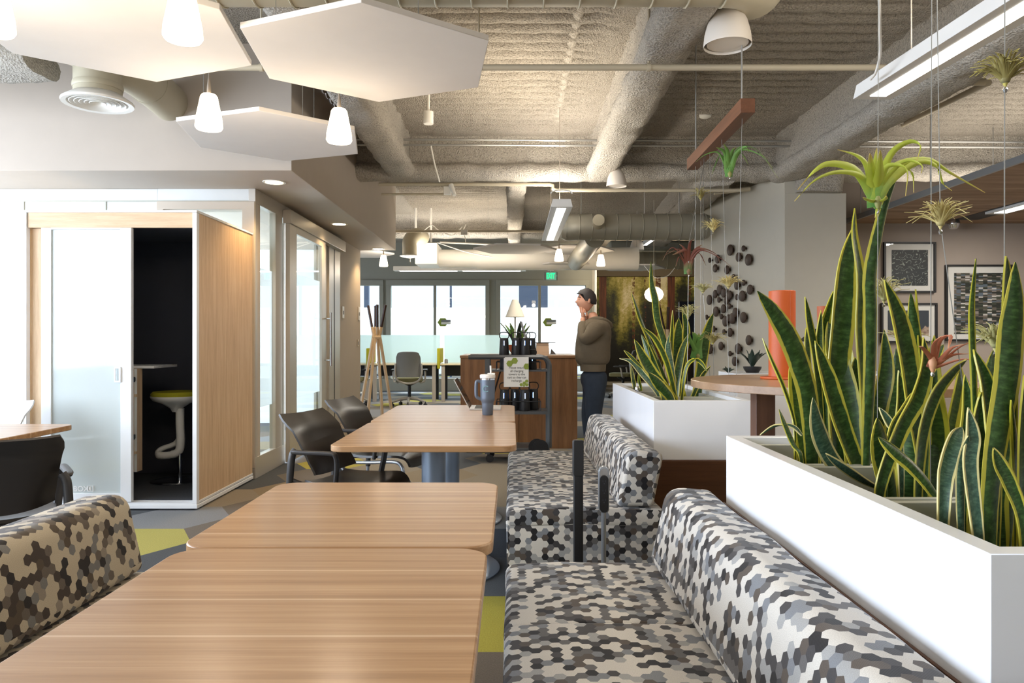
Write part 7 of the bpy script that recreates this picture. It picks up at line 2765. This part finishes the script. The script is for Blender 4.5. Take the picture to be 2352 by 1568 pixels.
def spot(name, loc, power, ang=100, col=(255, 214, 160), r=0.08, blend=0.6, rot=(0, 0, 0)):
    l = bpy.data.lights.new(name, 'SPOT')
    l.energy = power
    l.spot_size = math.radians(ang)
    l.spot_blend = blend
    l.shadow_soft_size = r
    l.color = lin(col)[:3]
    o = bpy.data.objects.new(name, l)
    COL.objects.link(o)
    o.location = loc
    o.rotation_euler = rot
    return o


def point(name, loc, power, col=(255, 214, 160), r=0.06):
    l = bpy.data.lights.new(name, 'POINT')
    l.energy = power
    l.shadow_soft_size = r
    l.color = lin(col)[:3]
    o = bpy.data.objects.new(name, l)
    COL.objects.link(o)
    o.location = loc
    return o


for p in DOWNL:
    spot('downlight_beam', p + V(0, 0, -0.03), 42, 125)
for p in PEND:
    point('pendant_glow', p + V(0, 0, -0.06), 9 if p.y < 5 else 8, (255, 232, 204))
for (_, y0, y1, z, _b, c, an) in LINEAR:
    area('linear_and_fill_down', c + V(0, 0, -0.02), (0, 0, an - PI / 2), 0.12, 2.2, 22, (255, 246, 230))
    area('linear_and_fill_up', c + V(0, 0, 0.12), (PI, 0, -(an - PI / 2)), 0.12, 2.2, 36, (255, 244, 228))
area('linear_and_fill_down', (-0.98, 13.7, 2.50), (0, 0, 0), 2.2, 0.12, 60, (255, 248, 236))
area('linear_and_fill_up', (-0.98, 13.7, 2.68), (PI, 0, 0), 2.2, 0.12, 24, (255, 246, 232))
for (x, y, pw) in ((4.5, 2.2, 24), (5.6, 4.6, 50), (2.6, 1.0, 8)):  # unseen lamps added to brighten the right side, no fixtures there
    area('linear_and_fill_down', (x, y, 2.45), (0, 0, 0), 0.12, 2.3, pw, (255, 244, 228))
for (x, y, pw) in ((2.7, 1.2, 48), (4.6, 2.4, 48), (5.6, 4.6, 42), (0.3, 0.8, 44), (-2.2, 0.8, 34)):  # unseen upward lamps added to brighten the near ceiling
    area('linear_and_fill_up', (x, y, 2.62), (PI, 0, 0), 0.3, 2.2, pw, (255, 248, 238))
area('fill_canopy', (5.0, 7.2, 2.82), (PI, 0, 0), 1.5, 3.0, 34, (255, 244, 228))  # lamp added above the canopy to lift the dark upper wall
area('canopy_beam', (5.51, 7.3, 2.64), (0, 0, 0), 0.14, 2.2, 60, (255, 248, 236))
area('fill_far', (-0.9, 12.1, 2.42), (PI, 0, 0), 2.4, 0.3, 34, (255, 242, 222))  # added lamp without a fixture, brightens the air box and ducts
area('fill_mural', (3.2, 16.8, 2.7), (math.radians(105), 0, 0), 2.6, 0.2, 42, (255, 236, 204))  # added lamp without a fixture, brightens the mural
area('fill_mid', (0.1, 6.3, 2.75), (PI, 0, 0), 1.0, 1.6, 26, (255, 240, 216))  # added upward lamp without a fixture, brightens the middle ceiling
for (x, y, z, pw) in UPL:
    point('bell_bulb', (x, y, z), pw, (255, 228, 190), 0.08)
sc.view_settings.view_transform = 'Standard'
sc.view_settings.look = 'None'
sc.view_settings.exposure = 0.13
sc.view_settings.gamma = 1.0
sc.view_settings.use_curve_mapping = False
sc.cycles.max_bounces = 7
sc.cycles.diffuse_bounces = 4
sc.cycles.transparent_max_bounces = 12
sc.cycles.caustics_reflective = False
sc.cycles.caustics_refractive = False
sc.cycles.sample_clamp_indirect = 6
